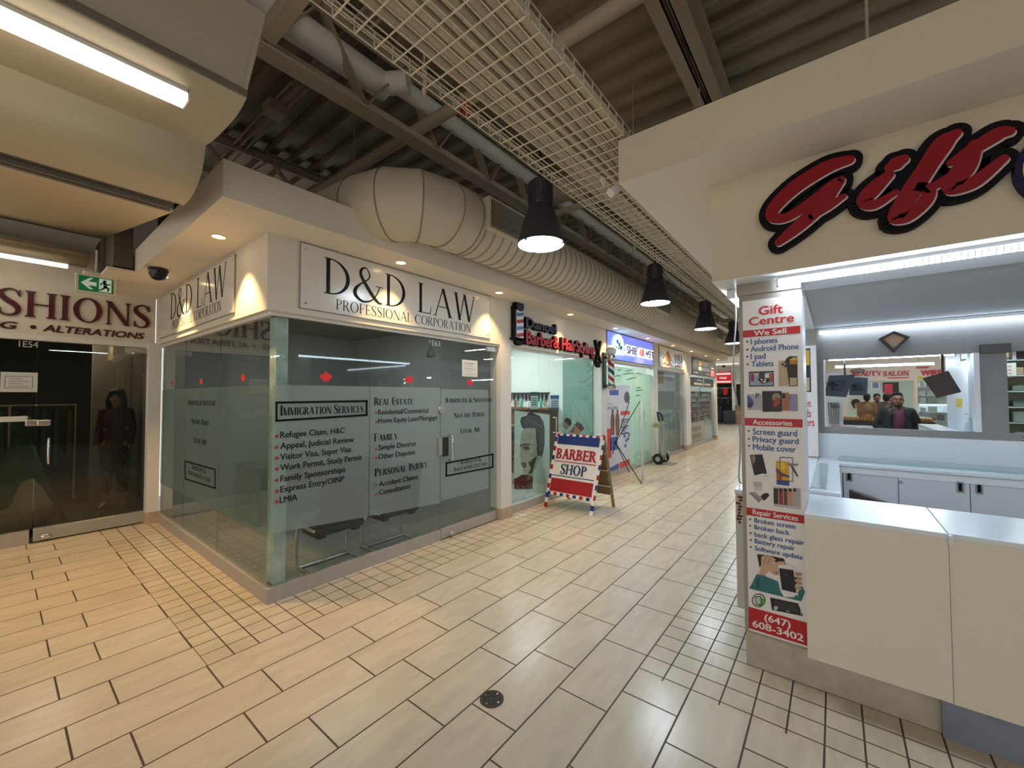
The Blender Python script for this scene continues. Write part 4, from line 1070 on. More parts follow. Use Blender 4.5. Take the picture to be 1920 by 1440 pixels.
b = MB(); flat(b, F2, [(hx-.22,hz-.12),(hx+.26,hz-.12),(hx+.26,hz-.02),(hx+.02,hz+.10),(hx-.22,hz-.02)], .0165); b.build('orange_logo', mat('logo_orange', '#d9823f', .4), sg)
b = MB(); serif(b, F2, 'VISA', 12.0, 2.58, 12.8, 2.85, n0=.016, T=.22, t=.09); b.build('lettering', mat('letter_charcoal', '#2a2827', .4), sg)
w6 = tag(thing('window_6', None, None, (GX, 11.1, .12)), kind='structure')
pane_x(w6, 10.585, 11.7, .12, 2.345, M_glass)
d5 = tag(thing('door_5', None, None, (GX, 12.4, .01)), kind='structure'); pane_x(d5, 11.71, 13.115, .05, 2.335, M_glass)
b = MB(); b.box(-3.66, -3.61, 11.71, 13.115, .012, .06); b.build('bottom_rail', M_alu, d5)
c0 = FS.px(1271, 772); c1 = FS.px(1271, 789); b = MB(); b.tube([(GX,c0[0],c0[1]),(GX+.06,c0[0],c0[1]),(GX+.06,c0[0],c1[1]),(GX,c0[0],c1[1])], .014, 8); b.build('door_handle', M_alu, d5)
for lab, q, col in (('grey panel screen standing inside the visa shop window', (11.45, 13.05, 1.25, 1.80), '#7d857f'), ('low blue-grey counter inside the visa shop window', (11.5, 13.0, .15, 1.08), '#8fa3ab')):
    b = MB()
    if q[2] > .5:
        b.box(-3.93, -3.88, q[0], q[1], q[2], q[3])
        b.box(-3.93, -3.88, q[0], q[0]+.06, 0.006, q[2]); b.box(-3.93, -3.88, q[1]-.06, q[1], 0.006, q[2])
    else: b.box(-4.4, -3.98, q[0]-.02, q[1]+.02, q[3], q[3]+.04); b.box(-4.3, -4.02, q[0], q[1], 0.006, q[3])
    tag(b.build('office_screen' if q[2] > .5 else 'reception_counter', mat('office'+col, col, .6)), lab, 'screen' if q[2] > .5 else 'counter')
b = MB(); rect_px(b, FS, 1228, 718, 1245, 698, -.02, .002); tag(b.build('paper_sign', mat('kraft_sign', '#8d6d58', .7)), 'brown paper sign inside the upper corner of the visa shop glass', 'sign')
b = MB(); rect_px(b, FS, 1246, 716, 1266, 700, -.02, .002); po = b.build('paper_sign', mat('paper_lilac', '#c3bdd0', .7)); tag(po, 'lilac paper sign with purple words on the visa shop glass', 'sign')
b = MB(); sans_px(b, FS, 'YEARS', 1246, 714, 1266, 709, n0=-.0165, bold=.03); b.build('lettering', mat('purple_print', '#6a3f6d', .6), po)
ceil_tube('ceiling_light', 'tube light in the visa shop ceiling', -5.2, -5.0, 11.0, 12.8, 2.70, L_TUBE*.8)

# ================================================================ phone and jewellery shop with the dark sign
sg = thing('gold_sign', 'dark sign with yellow and white words above the shelves of red boxes', 'sign', (WX, 15.4, 2.4))
b = MB(); rect(b, F2, 13.85, 2.36, 17.15, 2.93, 0, .02); b.build('sign_panel', mat('sign_charcoal', '#352f2a', .35), sg)
b = MB(); rect(b, F2, 14.62, 2.70, 15.20, 2.84, .021); rect(b, F2, 15.34, 2.70, 16.0, 2.84, .021); b.build('yellow_print', mat('print_gold', '#c79a33', .4), sg)
b = MB(); [rect(b, F2, 14.62+k*.19, 2.52, 14.77+k*.19, 2.64, .021) for k in range(8)]; rect(b, F2, 16.3, 2.66, 17.0, 2.70, .021); rect(b, F2, 16.3, 2.76, 16.9, 2.79, .021); rect(b, F2, 14.0, 2.40, 14.5, 2.45, .021); rect(b, F2, 15.6, 2.40, 16.1, 2.45, .021); b.build('white_print', mat('print_cream', '#cfc5b2', .4), sg)
b = MB(); ell(b, F2, 14.25, 2.67, .26, .17, .021); b.build('round_logo', mat('print_bronze', '#a58a66', .4), sg)
b = MB(); rect(b, F2, 16.25, 2.36, 17.0, 2.60, .021); b.build('pink_print', mat('print_pink', '#d26a70', .4), sg)
w7 = tag(thing('window_7', None, None, (GX, 14.6, .12)), kind='structure'); pane_x(w7, 13.645, 15.6, .12, 2.345, M_glass)
b = MB(); rect(b, FS, 13.7, 1.98, 15.55, 2.28, .002); rect(b, FS, 15.65, 1.98, 17.1, 2.28, .002); b.build('dark_film', mat('dark_film', '#393836', .4), w7)
b = MB(); rect(b, FS, 14.3, 2.03, 15.5, 2.10, .004); brush(b, FS, [(14.6,2.17,.03),(15.0,2.20,.05),(15.5,2.16,.03)], .004); rect(b, FS, 15.7, 2.03, 16.6, 2.10, .004); b.build('film_print', mat('print_cream'), w7)
b = MB(); rect(b, FS, 13.75, .14, 15.5, .78, .002); b.build('paper_band', film_mat('window_paper', '#c4c2b0', .85), w7)
b = MB()
for k in range(6): rect(b, FS, 13.95+k*.2, .50, 14.11+k*.2, .64, .004); rect(b, FS, 13.95+k*.2, .26, 14.09+k*.2, .39, .004)
b.build('film_print', mat('faded_print', '#8f7f68', .7), w7)
d6 = tag(thing('door_6', None, None, (GX, 16.4, .01)), kind='structure'); pane_x(d6, 15.61, 17.145, .05, 2.335, M_glass)
b = MB(); b.box(-3.66, -3.61, 15.61, 17.145, .012, .06); b.build('bottom_rail', M_alu, d6)
# display shelves behind the glass
ds = thing('display_shelf', 'glass and white display shelving filled with red boxes behind the far shop window', 'shelf', (-3.95, 15.3, .006))
for k in range(7):
    b = MB(); b.box(-4.10, -3.69, 13.7, 17.0, .78+k*.17, .79+k*.17); b.build('shelf_board', mat('shelf_pale', '#cfd2cb', .4), ds)
for y in (13.69, 15.3, 17.0):
    b = MB(); b.box(-4.10, -3.69, y-.01, y+.01, .006, 1.95); b.build('upright', mat('shelf_pale'), ds)
b = MB(); b.box(-4.12, -4.10, 13.68, 17.01, .006, 1.95); b.build('back_panel', mat('shelf_back', '#a9aba4', .6), ds)
b = MB(); b.box(-4.10, -3.70, 13.7, 17.0, .01, .77); b.build('base_cabinet', mat('shelf_pale'), ds)
rnd = random.Random(3); pal = ['#a8323a', '#96303b', '#b2545a', '#8c2b33', '#c9bfb2', '#7c6a4c', '#7a3f5c', '#3c4a44']
for k in range(6):
    y = 13.74
    while y < 16.85:
        w = rnd.choice((.10, .14, .18, .22)); h = rnd.uniform(.07, .145)
        ci_ = rnd.choice((0, 1, 1, 2, 3, 0, 4, 6)) if k < 4 else rnd.choice((4, 5, 7, 4))
        if abs(y-15.3) > .24 and y+w < 16.95:
            b = MB(); b.box(-3.86, -3.72, y, y+w*.9, .79+k*.17, .79+k*.17+h)
            cn = ('red', 'dark red', 'rose', 'deep red', 'cream', 'olive brown', 'plum', 'dark green')[ci_]; sn = ('lowest', 'second lowest', 'third', 'fourth', 'fifth', 'top')[k]
            tag(b.build('boxed_product', mat('product'+pal[ci_], pal[ci_], .5)), '%s boxed product on the %s shelf behind the far left shop window' % (cn, sn), 'box', '%s boxes on the %s shelf of the far shop window' % (cn, sn))
        y += w
ceil_tube('ceiling_light', 'tube light in the ceiling of the shop with red boxes', -4.6, -4.4, 14, 17, 2.70, L_TUBE*1.0)
# ================================================================ gift booth: bulkhead, pillars, ceiling
M_bh = mat('booth_bulkhead_cream', '#ccc0a9', 0.6, bump=.03, bscale=90)
M_bs = mat('booth_soffit_white', '#e4dfd4', 0.6)
M_greylam = mat('booth_grey_laminate', '#8d8a89', 0.65, var=.03, vscale=6)
M_pill = mat('booth_pillar_laminate', '#9a938a', 0.16, var=.03)
M_trimw = mat('booth_white_trim', '#e4e8ec', 0.4)
HYP = 2.76
b = MB(); b.box(-1.02, 2.6, 2.369, 2.44, 2.985, 3.253); b.box(-1.02, -0.95, 2.44, 5.9, 2.985, 3.253)
struct('trim_6', b, M_bh)
b = MB(); b.box(-0.95, 2.6, 2.44, 2.80, 2.985, 3.01); b.box(-0.95, -0.55, 2.80, 5.9, 2.985, 3.01)
b.face([(-1.02,2.369,2.9845),(-1.02,5.9,2.9845),(-0.95,5.9,2.9845),(-0.95,2.44,2.9845)]); b.face([(-1.02,2.369,2.9845),(-0.95,2.44,2.9845),(2.6,2.44,2.9845),(2.6,2.369,2.9845)])
struct('trim_7', b, M_bs)
b = MB(); b.box(-0.583, 2.6, HYP, 2.86, 2.378, 2.985); b.box(-0.583, -0.49, 2.86, 5.9, 2.378, 2.985)
struct('wall_gift_header', b, M_bh)
b = MB(); b.box(-0.583, 2.6, HYP, 3.36, 2.372, 2.377); b.box(-0.583, -.145, 3.36, 5.6, 2.372, 2.377)
struct('trim_8', b, M_trimw)
b = MB(); b.box(-0.145, 2.6, 3.36, 5.60, 2.385, 2.42); struct('ceiling_gift_booth', b, mat('booth_ceiling_grey', '#b9bbbe', .8))
b = MB(); b.box(-0.465, -0.145, 2.925, 3.24, 0.205, 2.372); b.box(-0.475, -0.140, 2.915, 3.25, 2.30, 2.372); struct('trim_9', b, M_pill)
b = MB(); b.box(-0.465, -0.135, 5.40, 5.70, 0.205, 2.372); struct('trim_10', b, M_pill)
b = MB(); b.box(-0.147, -0.138, 2.918, 3.24, 0.22, 2.29); struct('trim_11', b, M_trimw)
# stone plinth of the booth
b = MB(); b.box(-0.462, 0.383, 2.935, 3.2, 0, 0.205); b.box(-0.50, -0.20, 3.2, 5.7, 0, 0.20); struct('baseboard_booth', b, mat('plinth_stone', '#b5ad9f', .5, var=.12, vscale=12))
b = MB(); b.box(0.383, 2.6, 2.90, 3.2, 0, 0.20); struct('baseboard_booth_right', b, mat('plinth_slate', '#7d8696', .5, var=.12, vscale=10))
# white shadowless inner back wall with the long opening
YB = 5.53
def bpx(x, y): return aty(x, y, YB)
oL, oR = bpx(1545, 740).x, bpx(1838, 740).x; oB = bpx(1690, 805).z; oT = bpx(1690, 668).z
cR = bpx(1890, 740).x
b = MB()
b.box(-0.145, oL, YB, YB+.05, 1.26, 2.385); b.box(oL, oR, YB, YB+.05, 1.26, oB); b.box(oL, oR, YB, YB+.05, oT, 2.385); b.box(oR, cR, YB, YB+.05, 1.26, oT); b.box(oR, 2.6, YB, YB+.05, oT+.0, 2.385); b.box(cR, cR+.07, YB, YB+.05, 1.26, 1.33)
struct('wall_booth_back', b, M_greylam)
b = MB(); b.box(-0.14, 2.6, YB-.01, YB+.05, 0.2, 1.262); struct('trim_12', b, mat('white_gloss', '#dfe6ee', .22))
b = MB(); b.box(oR-.035, oR, YB-.012, YB+.10, oB, oT); b.box(oL, oL+.015, YB-.005, YB+.10, oB, oT); struct('trim_13', b, M_trimw)
b = MB(); b.box(oR+.005, cR+.02, YB-.04, YB, oT-.01, oT+.07); struct('trim_14', b, mat('dark_bronze_trim', '#433c38', .4))

# ================================================================ script sign on the bulkhead
FH = Frame('y', HYP, -1)
def K(*pts): return [FH.px(1280+x/3, y/3)+(w/3*.00222*1.3,) for x, y, w in pts]
strokes = [K((935,925,45),(810,965,72),(640,1070,78),(525,1180,72),(512,1238,58),(590,1240,50),(720,1160,55),(850,1062,58),(890,1035,36)),
    K((885,1045,40),(790,1160,72),(700,1250,72),(610,1325,62),(545,1378,40)), K((730,1235,36),(820,1180,42),(905,1125,26)),
    K((1150,1012,46),(1070,1085,72),(1018,1150,66),(1075,1172,46),(1190,1105,28)), K((1160,968,46),(1195,945,66),(1232,925,46)),
    K((1520,785,42),(1450,840,80),(1365,965,76),(1280,1095,82),(1205,1215,74),(1190,1250,52),(1262,1240,48),(1352,1155,56),(1372,1090,46),(1300,1075,40)),
    K((1370,1092,34),(1440,1050,36),(1510,1005,30)),
    K((1625,850,52),(1570,965,82),(1500,1060,74),(1515,1088,52),(1630,1045,56),(1780,925,36)), K((1492,945,30),(1620,868,55),(1750,790,60),(1815,775,36))]
sg = thing('gift_sign', 'large dark red script letters outlined in black on the cream bulkhead', 'sign', FH.p(0.16, 2.45))
b = MB()
for i, k in enumerate(strokes): brush(b, FH, k, 0.0, .042+i*.0004, grow=.034, k=6)
b.build('letter_backing', mat('script_black', '#08070c', .6, spec=.15), sg)
b = MB()
for i, k in enumerate(strokes): brush(b, FH, k, 0.045, .004+i*.0002, k=6, shift=(.005, -.0075))
b.build('letter_highlight', mat('script_white', '#c9b9bb', .3), sg)
b = MB()
for i, k in enumerate(strokes): brush(b, FH, k, 0.049, .008+i*.0004, k=6)
b.build('lettering', mat('script_red', '#85101b', .4, spec=.2), sg)
cc = FH.px(1897, 320); q = [(cc[0]+.262+.20*math.cos(a), 2.63+.15*math.sin(a), .07) for a in [math.radians(50+i*26) for i in range(11)]]
t = thing('gift_sign', 'navy and yellow letter just right of the red script, cut by the frame', 'sign', FH.p(cc[0]+.2, 2.45))
b = MB(); brush(b, FH, q, 0, .045, grow=.03, k=4); b.build('letter_backing', mat('script_navy', '#1b1846', .5, spec=.2), t)
b = MB(); brush(b, FH, q, .045, .006, grow=.008, k=4); b.build('letter_edge', mat('script_yellow', '#d8c33a', .35), t)
b = MB(); brush(b, FH, q, .051, .006, grow=-.012, k=4); b.build('lettering', mat('script_navy'), t)

# ================================================================ linear lamps of the booth
def strip_light(label, p, q, w, strength, group=None, ribs=True, name='strip_light', hang=None):
    """horizontal lamp p->q: housing above, ribbed lens below"""
    p, q = Vector(p), Vector(q); d = (q-p).normalized(); s = d.cross(Vector((0,0,1))).normalized(); L = (q-p).length
    t = thing(name, label, 'light', (p+q)/2, group=group)
    b = MB(); b.obox((p+q)/2+Vector((0,0,.028)), d*L/2, s*w*.6, Vector((0,0,.010))); b.build('housing', M_trimw, t)
    b = MB(); b.obox((p+q)/2, d*(L/2-.012), s*w/2, Vector((0,0,.013))); b.build('diffuser', emit_mat('led_%g' % strength, '#dbeeff', strength), t)
    for e in (p, q):
        b = MB(); b.obox(e, d*.006, s*w*.6, Vector((0,0,.022))); b.build('end_cap', M_trimw, t)
    if hang:
        b = MB()
        for k in (.15, .85): c_ = p.lerp(q, k); b.cyl(c_+Vector((0,0,.03)), (c_.x, c_.y, hang), .005, 6)
        b.build('suspension', M_steel, t)
    if ribs:
        b = MB(); n = int(L/.022)
        for i in range(n): b.obox(p+d*(.015+i*.022), d*.0022, s*(w/2+.003), Vector((0,0,.0155)))
        b.build('lens_rib', mat('lens_rib', '#d5e2ea', .2), t)
    return t
e0 = atz(1452, 523, 2.335); 
strip_light('long ribbed led lamp under the front edge of the gift booth bulkhead', (-0.25, 2.86, 2.335), (2.3, 2.86, 2.335), .03, L_BOOTH)
strip_light('long led lamp on the back wall of the gift booth above the kite frame', (-0.12, 5.48, 2.335), (2.3, 5.48, 2.335), .035, L_BOOTH*.2, ribs=False)
strip_light('short led lamp on the corridor side of the gift booth pillar', (-0.52, 3.0, 2.33), (-0.52, 5.2, 2.33), .04, L_BOOTH*.35, ribs=False)

# ================================================================ counters
M_panel = mat('counter_front_beige', '#e0d8ca', 0.45)
M_top = mat('counter_top_gloss', '#dde6ef', 0.2)
def counter_unit(name, label, x0, x1, y0, z0, yb, m=M_panel):
    t = thing(name, label, 'counter', ((x0+x1)/2, (y0+yb)/2, 0))
    b = MB(); b.box(x0, x1, y0, y0+.03, z0, .985); b.build('front_panel', m, t, bevel=.002)
    b = MB(); b.box(x0, x1, y0-.004, yb, .985, 1.01); b.build('countertop', M_top, t, bevel=.003)
    b = MB(); b.box(x0+.005, x1-.005, y0+.03, yb-.03, .205, .985); b.build('carcass', M_white, t)
    return t
counter_unit('booth_counter', 'beige fronted booth counter unit beside the printed pillar', -0.145, 0.411, 2.82, .218, 3.40)
counter_unit('booth_counter', 'beige fronted booth counter unit right of the dark vertical joint', 0.4135, 2.4, 2.832, .21, 3.40)
b = MB(); b.box(.411, .425, 2.795, 2.83, .965, 1.006); tag(b.build('edge_chip', M_white), 'small broken white edging at the joint of the two counter tops', 'edging')
# side counter along the corridor
t = thing('side_counter', 'white side counter with a chipped corner running back from the printed pillar', 'counter', (-.36, 4.3, 0))
b = MB(); b.box(-.56, -.53, 3.27, 5.40, .20, .985); b.build('side_panel', mat('side_panel_grey', '#c9c8c4', .45), t)
b = MB(); b.box(-.56, -.145, 3.24, 3.27, .20, .985); b.build('end_panel', mat('side_panel_grey'), t)
b = MB(); b.box(-.565, -.145, 3.235, 5.40, .985, 1.01); b.build('countertop', M_top, t)
b = MB(); rnd = random.Random(5); FE = Frame('y', 3.24, -1)
for k in range(9):
    v = .97-k*.022; u = -.555+rnd.uniform(0, .02); flat(b, FE, [(u, v), (u+rnd.uniform(.015, .045), v-.003), (u+rnd.uniform(.01, .03), v-.02), (u-.003, v-.017)], .0015)
b.build('chipped_edge', mat('bare_chipboard', '#6d4028', .8), t)
# inner counter on the left with glass top showcase
t = thing('inner_counter', 'white inner side counter with a glass topped showcase in the gift booth', 'counter', (-.06, 4.3, 0))
b = MB(); b.box(-.14, .02, 3.42, 5.08, .01, .985); b.build('carcass', M_white, t)
b = MB(); b.box(-.14, .024, 3.42, 5.09, .985, 1.01); b.build('countertop', M_top, t)
b = MB(); b.box(-.143, -.06, 3.62, 4.95, 1.011, 1.017); b.build('glass_top', mat('showcase_glass', '#9fb6ba', .1, spec=.8), t)
b = MB(); b.box(-.144, .02, 3.42, 3.46, 1.01, 1.03); b.build('front_edge', M_white, t)
# back cabinet with sliding doors
YC = 5.11
t = thing('back_cabinet', 'white back cabinet with sliding doors and recessed pulls inside the gift booth', 'cabinet', (.9, 5.3, 0))
b = MB(); b.box(.03, 2.4, YC+.02, 5.50, .01, .985); b.build('body', mat('cabinet_dark_gap', '#8a9096', .5), t)
b = MB(); b.box(-.14, 2.4, YC-.03, 5.52, .985, 1.01); b.build('countertop', M_top, t, bevel=.002)
b = MB(); b.box(.025, 2.4, YC-.012, YC+.02, .92, .985); b.box(.025, .045, YC-.012, YC+.02, .01, .92); b.build('frame', M_trimw, t)
def cx(x): return aty(x, 900, YC).x
FCB = Frame('y', YC-.004, -1)
for x0, x1, dy, pull, lock in ((cx(1581), cx(1684), 0, (1592, 893), None), (cx(1684), cx(1817), -.012, (1800, 913), (1688, 903)), (cx(1818), 2.0, 0, (1836, 916), None)):
    b = MB(); b.box(x0+.002, x1-.002, YC-.004+dy, YC+.014+dy, .05, .918); dr = b.build('door', mat('cabinet_white', '#d3d6dc', .35), t)
    c = aty(*pull, YC-.01)
    b = MB(); b.box(c.x-.022, c.x+.022, YC-.010+dy, YC-.004+dy, c.z-.045, c.z+.045); pl_ = b.build('pull', mat('pull_steel', '#a8a6a2', .3, .8), dr)
    b = MB(); b.box(c.x-.011, c.x+.011, YC-.0115+dy, YC-.0095+dy, c.z-.033, c.z+.033); b.build('pull_recess', M_black, dr)
    if lock:
        c = aty(*lock, YC-.01); b = MB(); b.cyl((c.x, YC+dy-.004, c.z), (c.x, YC-.014+dy, c.z), .014, 14); b.build('lock', M_chrome, dr)
b = MB(); b.box(.02, 2.3, 5.30, 5.50, 1.011, 1.035); tag(b.build('glass_strip', mat('showcase_glass')), 'low teal glass strip lying along the back cabinet top against the white wall', 'glass')
# booth floor
b = MB(); b.box(-.13, 2.5, 3.42, 5.10, 0.0, .008); struct('floor_booth', b, mat('booth_floor', '#a9a59c', .5))
# office chair, only its back shows
t = thing('office_chair', 'dark brown office chair with its back rising behind the booth counter', 'chair', (.30, 4.05, .008))
m = mat('chair_brown', '#43352d', .4)
p0, p1 = aty(1590, 917, 4.15), aty(1668, 942, 4.0)
b = MB(); b.hexa([(.08,4.10,.55),(.50,3.88,.50),(.53,3.94,.50),(.11,4.16,.55),(p0.x,4.15,p0.z),(p1.x,3.98,p1.z),(p1.x+.01,4.04,p1.z-.01),(p0.x+.02,4.21,p0.z)]); b.build('backrest', m, t, bevel=.015)
b = MB(); b.box(.06, .52, 3.62, 4.02, .44, .52); b.build('seat', m, t, bevel=.03)
b = MB(); b.cyl((.29, 3.82, .10), (.29, 3.82, .44), .03, 12); b.build('gas_post', M_chrome, t)
b = MB()
for k in range(5): a = 2*PI*k/5+.3; b.bar((.29, 3.82, .10), (.29+.24*math.cos(a), 3.82+.24*math.sin(a), .07), .04, .03)
b.build('base', M_blackm, t)
for k in range(5):
    a = 2*PI*k/5+.3; b = MB(); b.ball((.29+.25*math.cos(a), 3.82+.25*math.sin(a), .038), .03, 10); b.build('caster', M_blackm, t)
# kite shaped framed mirror
FK = Frame('y', YB, -1)
t = thing('kite_frame', 'black kite-shaped frame with a peach panel on the grey booth wall', 'mirror', FK.p(*FK.px(1675, 661)))
kp = [FK.px(*q) for q in ((1647,636),(1675,622),(1705,633),(1675,661))]
ctr = (sum(p[0] for p in kp)/4, sum(p[1] for p in kp)/4)
inn = [(ctr[0]+(p[0]-ctr[0])*.74, ctr[1]+(p[1]-ctr[1])*.74) for p in kp]
b = MB()
for i in range(4): flat(b, FK, [kp[i], kp[(i+1)%4], inn[(i+1)%4], inn[i]], 0.0, .06)
b.build('frame', M_blackm, t)
b = MB(); flat(b, FK, inn, 0.0, .012); b.build('panel', mat('peach_panel', '#d0a87c', .4), t)
# cable hanging beside the pillar and its charger
b = MB(); pts = [atx(1378, 551, -.575), atx(1380, 600, -.575), atx(1376, 660, -.575), atx(1375, 715, -.575), atx(1383, 760, -.575), atx(1388, 830, -.575), atx(1386, 900, -.575)]
pts = [tuple(p) for p in pts]; e = Vector(pts[-1]); pts += [(-.53, e.y+.02, 1.02), (-.48, e.y-.02, 1.016)]
b.tube(smooth_pts(pts, 6), .0055, 8); tag(b.build('power_cable', mat('cable_white', '#8d8d8b', .5)), 'white cable hanging beside the printed pillar down to the side counter', 'cable')
b = MB(); b.box(-.535, -.47, e.y+.06, e.y+.16, 1.01, 1.05); tag(b.build('phone_charger', M_blackm, bevel=.006), 'small dark charger block on the side counter under the hanging cable', 'charger')

# ================================================================ printed pillar sign
FG2 = Frame('y', 2.918, -1)
def pillar_sign(nm, label, yplane, y0v=.222, y1v=2.262, x0=-.443, x1=-.147):
    t = thing(nm, label, 'sign', ((x0+x1)/2, yplane, y0v))
    b = MB(); b.box(x0, x1, yplane, yplane+.006, y0v, y1v); b.build('sign_panel', mat('print_white', '#e6e4e3', .35), t)
    return t
ps = pillar_sign('pillar_sign', 'tall printed phone repair sign on the front face of the booth pillar', 2.918)
E_ = 0.0012
def A3(x, y): return (1380+x/6, 540+y/6)
def B3(x, y): return (1380+x/6.545, 770+y/6.545)
def C3(x, y): return (1380+x/5.333, 970+y/5.333)
def tl_(b, conv, s, x, y, h, xr, **kw):
    a = FG2.px(*conv(x, y)); t_ = FG2.px(*conv(x, y-h)); e = FG2.px(*conv(xr, y)); sans(b, FG2, s, a[0], a[1], e[0], t_[1], n0=E_*1.8, **kw)
def bar_(b, conv, yt, yb):
    a = FG2.px(*conv(120, yt)); c = FG2.px(*conv(120, yb)); rect(b, FG2, -.443, c[1], -.147, a[1], E_)
def R3(b, conv, x0, y0, x1, y1, n=1):
    a = FG2.px(*conv(x0, y0)); c = FG2.px(*conv(x1, y1)); c2 = FG2.px(*conv(x0, y1)); rect(b, FG2, a[0], c2[1], c[0], a[1], E_*n)
def P3(b, conv, pts, n=1): flat(b, FG2, [FG2.px(*conv(*p)) for p in pts], E_*n)
for cv_, yt_, yb_ in ((A3, 478, 556), (B3, 88, 182), (B3, 1182, 1276), (C3, 890, 1105)):
    b = MB(); bar_(b, cv_, yt_, yb_); b.build('red_band', mat('print_red', '#b51a25', .35), ps)
def line3(m_, *a, **k):
    b = MB(); tl_(b, *a, **k); b.build('lettering', m_, ps)
m_ = mat('print_red2', '#c0202c', .35)
line3(m_, A3, 'Gift', 255, 305, 95, 530, bold=.022); line3(m_, A3, 'Centre', 145, 425, 92, 655, bold=.022)
m_ = mat('print_pale', '#ece6e2', .35)
for cv_, s, x, y, h, xr in ((A3, 'We Sell', 200, 538, 58, 568), (B3, 'Accessories', 205, 168, 60, 690), (B3, 'Repair Services', 205, 1268, 62, 760), (C3, '(647)', 285, 1030, 68, 545), (C3, '608-3402', 165, 1088, 66, 675)): line3(m_, cv_, s, x, y, h, xr, bold=.024)
m_ = mat('print_blue', '#27558f', .35)
for s, x, y, h, xr in (('I phones', 165, 635, 62, 468), ('Android Phone', 165, 718, 62, 708), ('I pad', 165, 803, 62, 335), ('Tablets', 172, 887, 60, 425)): line3(m_, A3, s, x, y, h, xr, bold=.022)
for s, x, y, h, xr in (('Screen guard', 205, 290, 72, 750), ('Privacy guard', 205, 380, 70, 770), ('Mobile cover', 208, 478, 72, 735)): line3(m_, B3, s, x, y, h, xr, bold=.022)
for s, x, y, h, xr in (('Broken screen', 183, 50, 46, 595), ('Broken back', 183, 118, 46, 535), ('back glass repair', 185, 190, 46, 680), ('Battery repair', 187, 256, 46, 590), ('Software update', 188, 328, 46, 665)): line3(m_, C3, s, x, y, h, xr, bold=.022)
b = MB()
for x, y in ((127,605),(128,693),(128,772),(130,858)): R3(b, A3, x-11, y-10, x+11, y+10)
for x, y in ((158,247),(160,345),(160,430)): R3(b, B3, x-11, y-10, x+11, y+10)
for x, y in ((141,18),(142,83),(147,157),(148,225),(149,294)): R3(b, C3, x-9, y-8, x+9, y+8)
b.build('bullet', mat('print_maroon', '#5d2a2e', .4), ps)
# little printed pictures, each one a part
def picture(nm, shapes):
    b = MB(); cols = []
    for i, (col, cv_, q) in enumerate(shapes):
        if col not in cols: cols.append(col)
        if len(q) == 4 and not isinstance(q[0], tuple):
            x0, y0, x1, y1 = q; u0 = FG2.px(*cv_(x0, y0)); c2 = FG2.px(*cv_(x0, y1)); u1 = FG2.px(*cv_(x1, y1))
            rect(b, FG2, u0[0], c2[1], u1[0], u0[1], E_+i*.00035, 0, cols.index(col))
        else: flat(b, FG2, [FG2.px(*cv_(*p)) for p in q], E_+i*.00035, 0, cols.index(col))
    return b.build(nm, [mat('ink'+c, c, .4) for c in cols], ps)
def circ(x, y, r, k=14): return [(x+r*math.cos(2*PI*i/k), y+r*math.sin(2*PI*i/k)) for i in range(k)]
BK, SV, CH, WH = '#17161a', '#b4b6be', '#2c2b30', '#e2dede'
picture('tablet_picture', [(BK, A3, (145,942,428,1110)), ('#8fa6bd', A3, (157,957,418,1098)), ('#8f2a30', A3, (165,965,205,1050)), ('#b5502c', A3, (378,960,416,1060)), (SV, A3, (205,962,255,990)), ('#3a3c46', A3, circ(300,985,45)), (WH, A3, (325,965,370,1010)), (BK, A3, [(250,1015),(385,1015),(370,1060),(300,1080),(262,1050)]), (WH, A3, (280,1022,300,1040)), (WH, A3, (320,1022,340,1040)), (WH, A3, (300,1048,340,1064))])
picture('gold_phone_picture', [('#b9a482', A3, [(480,830),(500,818),(600,818),(600,1105),(480,1105)])]+[(CH, A3, circ(x,y,r)) for x,y,r in ((560,832,17),(528,860,15),(560,878,17))]+[(BK, A3, [(560,800),(600,768),(690,768),(694,1105),(600,1105)]), ('#c8b63c', A3, [(604,800),(640,782),(686,778),(686,850),(604,830)]), ('#c06a2c', A3, (604,815,686,860)), ('#26190f', A3, (604,860,686,985)), ('#b9a67c', A3, (604,1010,686,1098)), (BK, A3, (596,784,636,797))])
picture('phone_trio_picture', [('#a9abb4', A3, (125,1195,290,1372)), ('#3b4f96', A3, [(128,1205),(160,1225),(195,1270),(200,1310),(160,1350),(128,1340)]), ('#22305f', A3, circ(160,1320,28))]+[(CH, A3, circ(x,y,9)) for x,y in ((230,1192),(252,1192),(230,1212),(252,1212),(230,1232))]+[('#a5674a', A3, (515,1180,600,1380)), (BK, A3, (520,1190,556,1240)), ('#8f86a8', A3, (600,1195,697,1385)), (CH, A3, circ(610,1210,8)), (CH, A3, circ(610,1240,8)), (BK, A3, [(295,1170),(305,1160),(510,1160),(516,1172),(516,1390),(300,1394)]), ('#26221f', A3, (396,1175,505,1382)), ('#8d8a66', A3, circ(455,1230,48)), ('#a83238', A3, [(420,1290),(450,1220),(490,1240),(500,1290),(450,1340),(420,1330)])])
picture('black_phone_picture', [(BK, B3, [(168,545),(250,538),(322,535),(380,770),(350,780),(340,768),(225,795)]), ('#8d8266', B3, [(178,560),(232,548),(240,600),(215,660),(228,690),(205,640)]), ('#b9b2a8', B3, [(340,790),(420,812),(350,812)])])
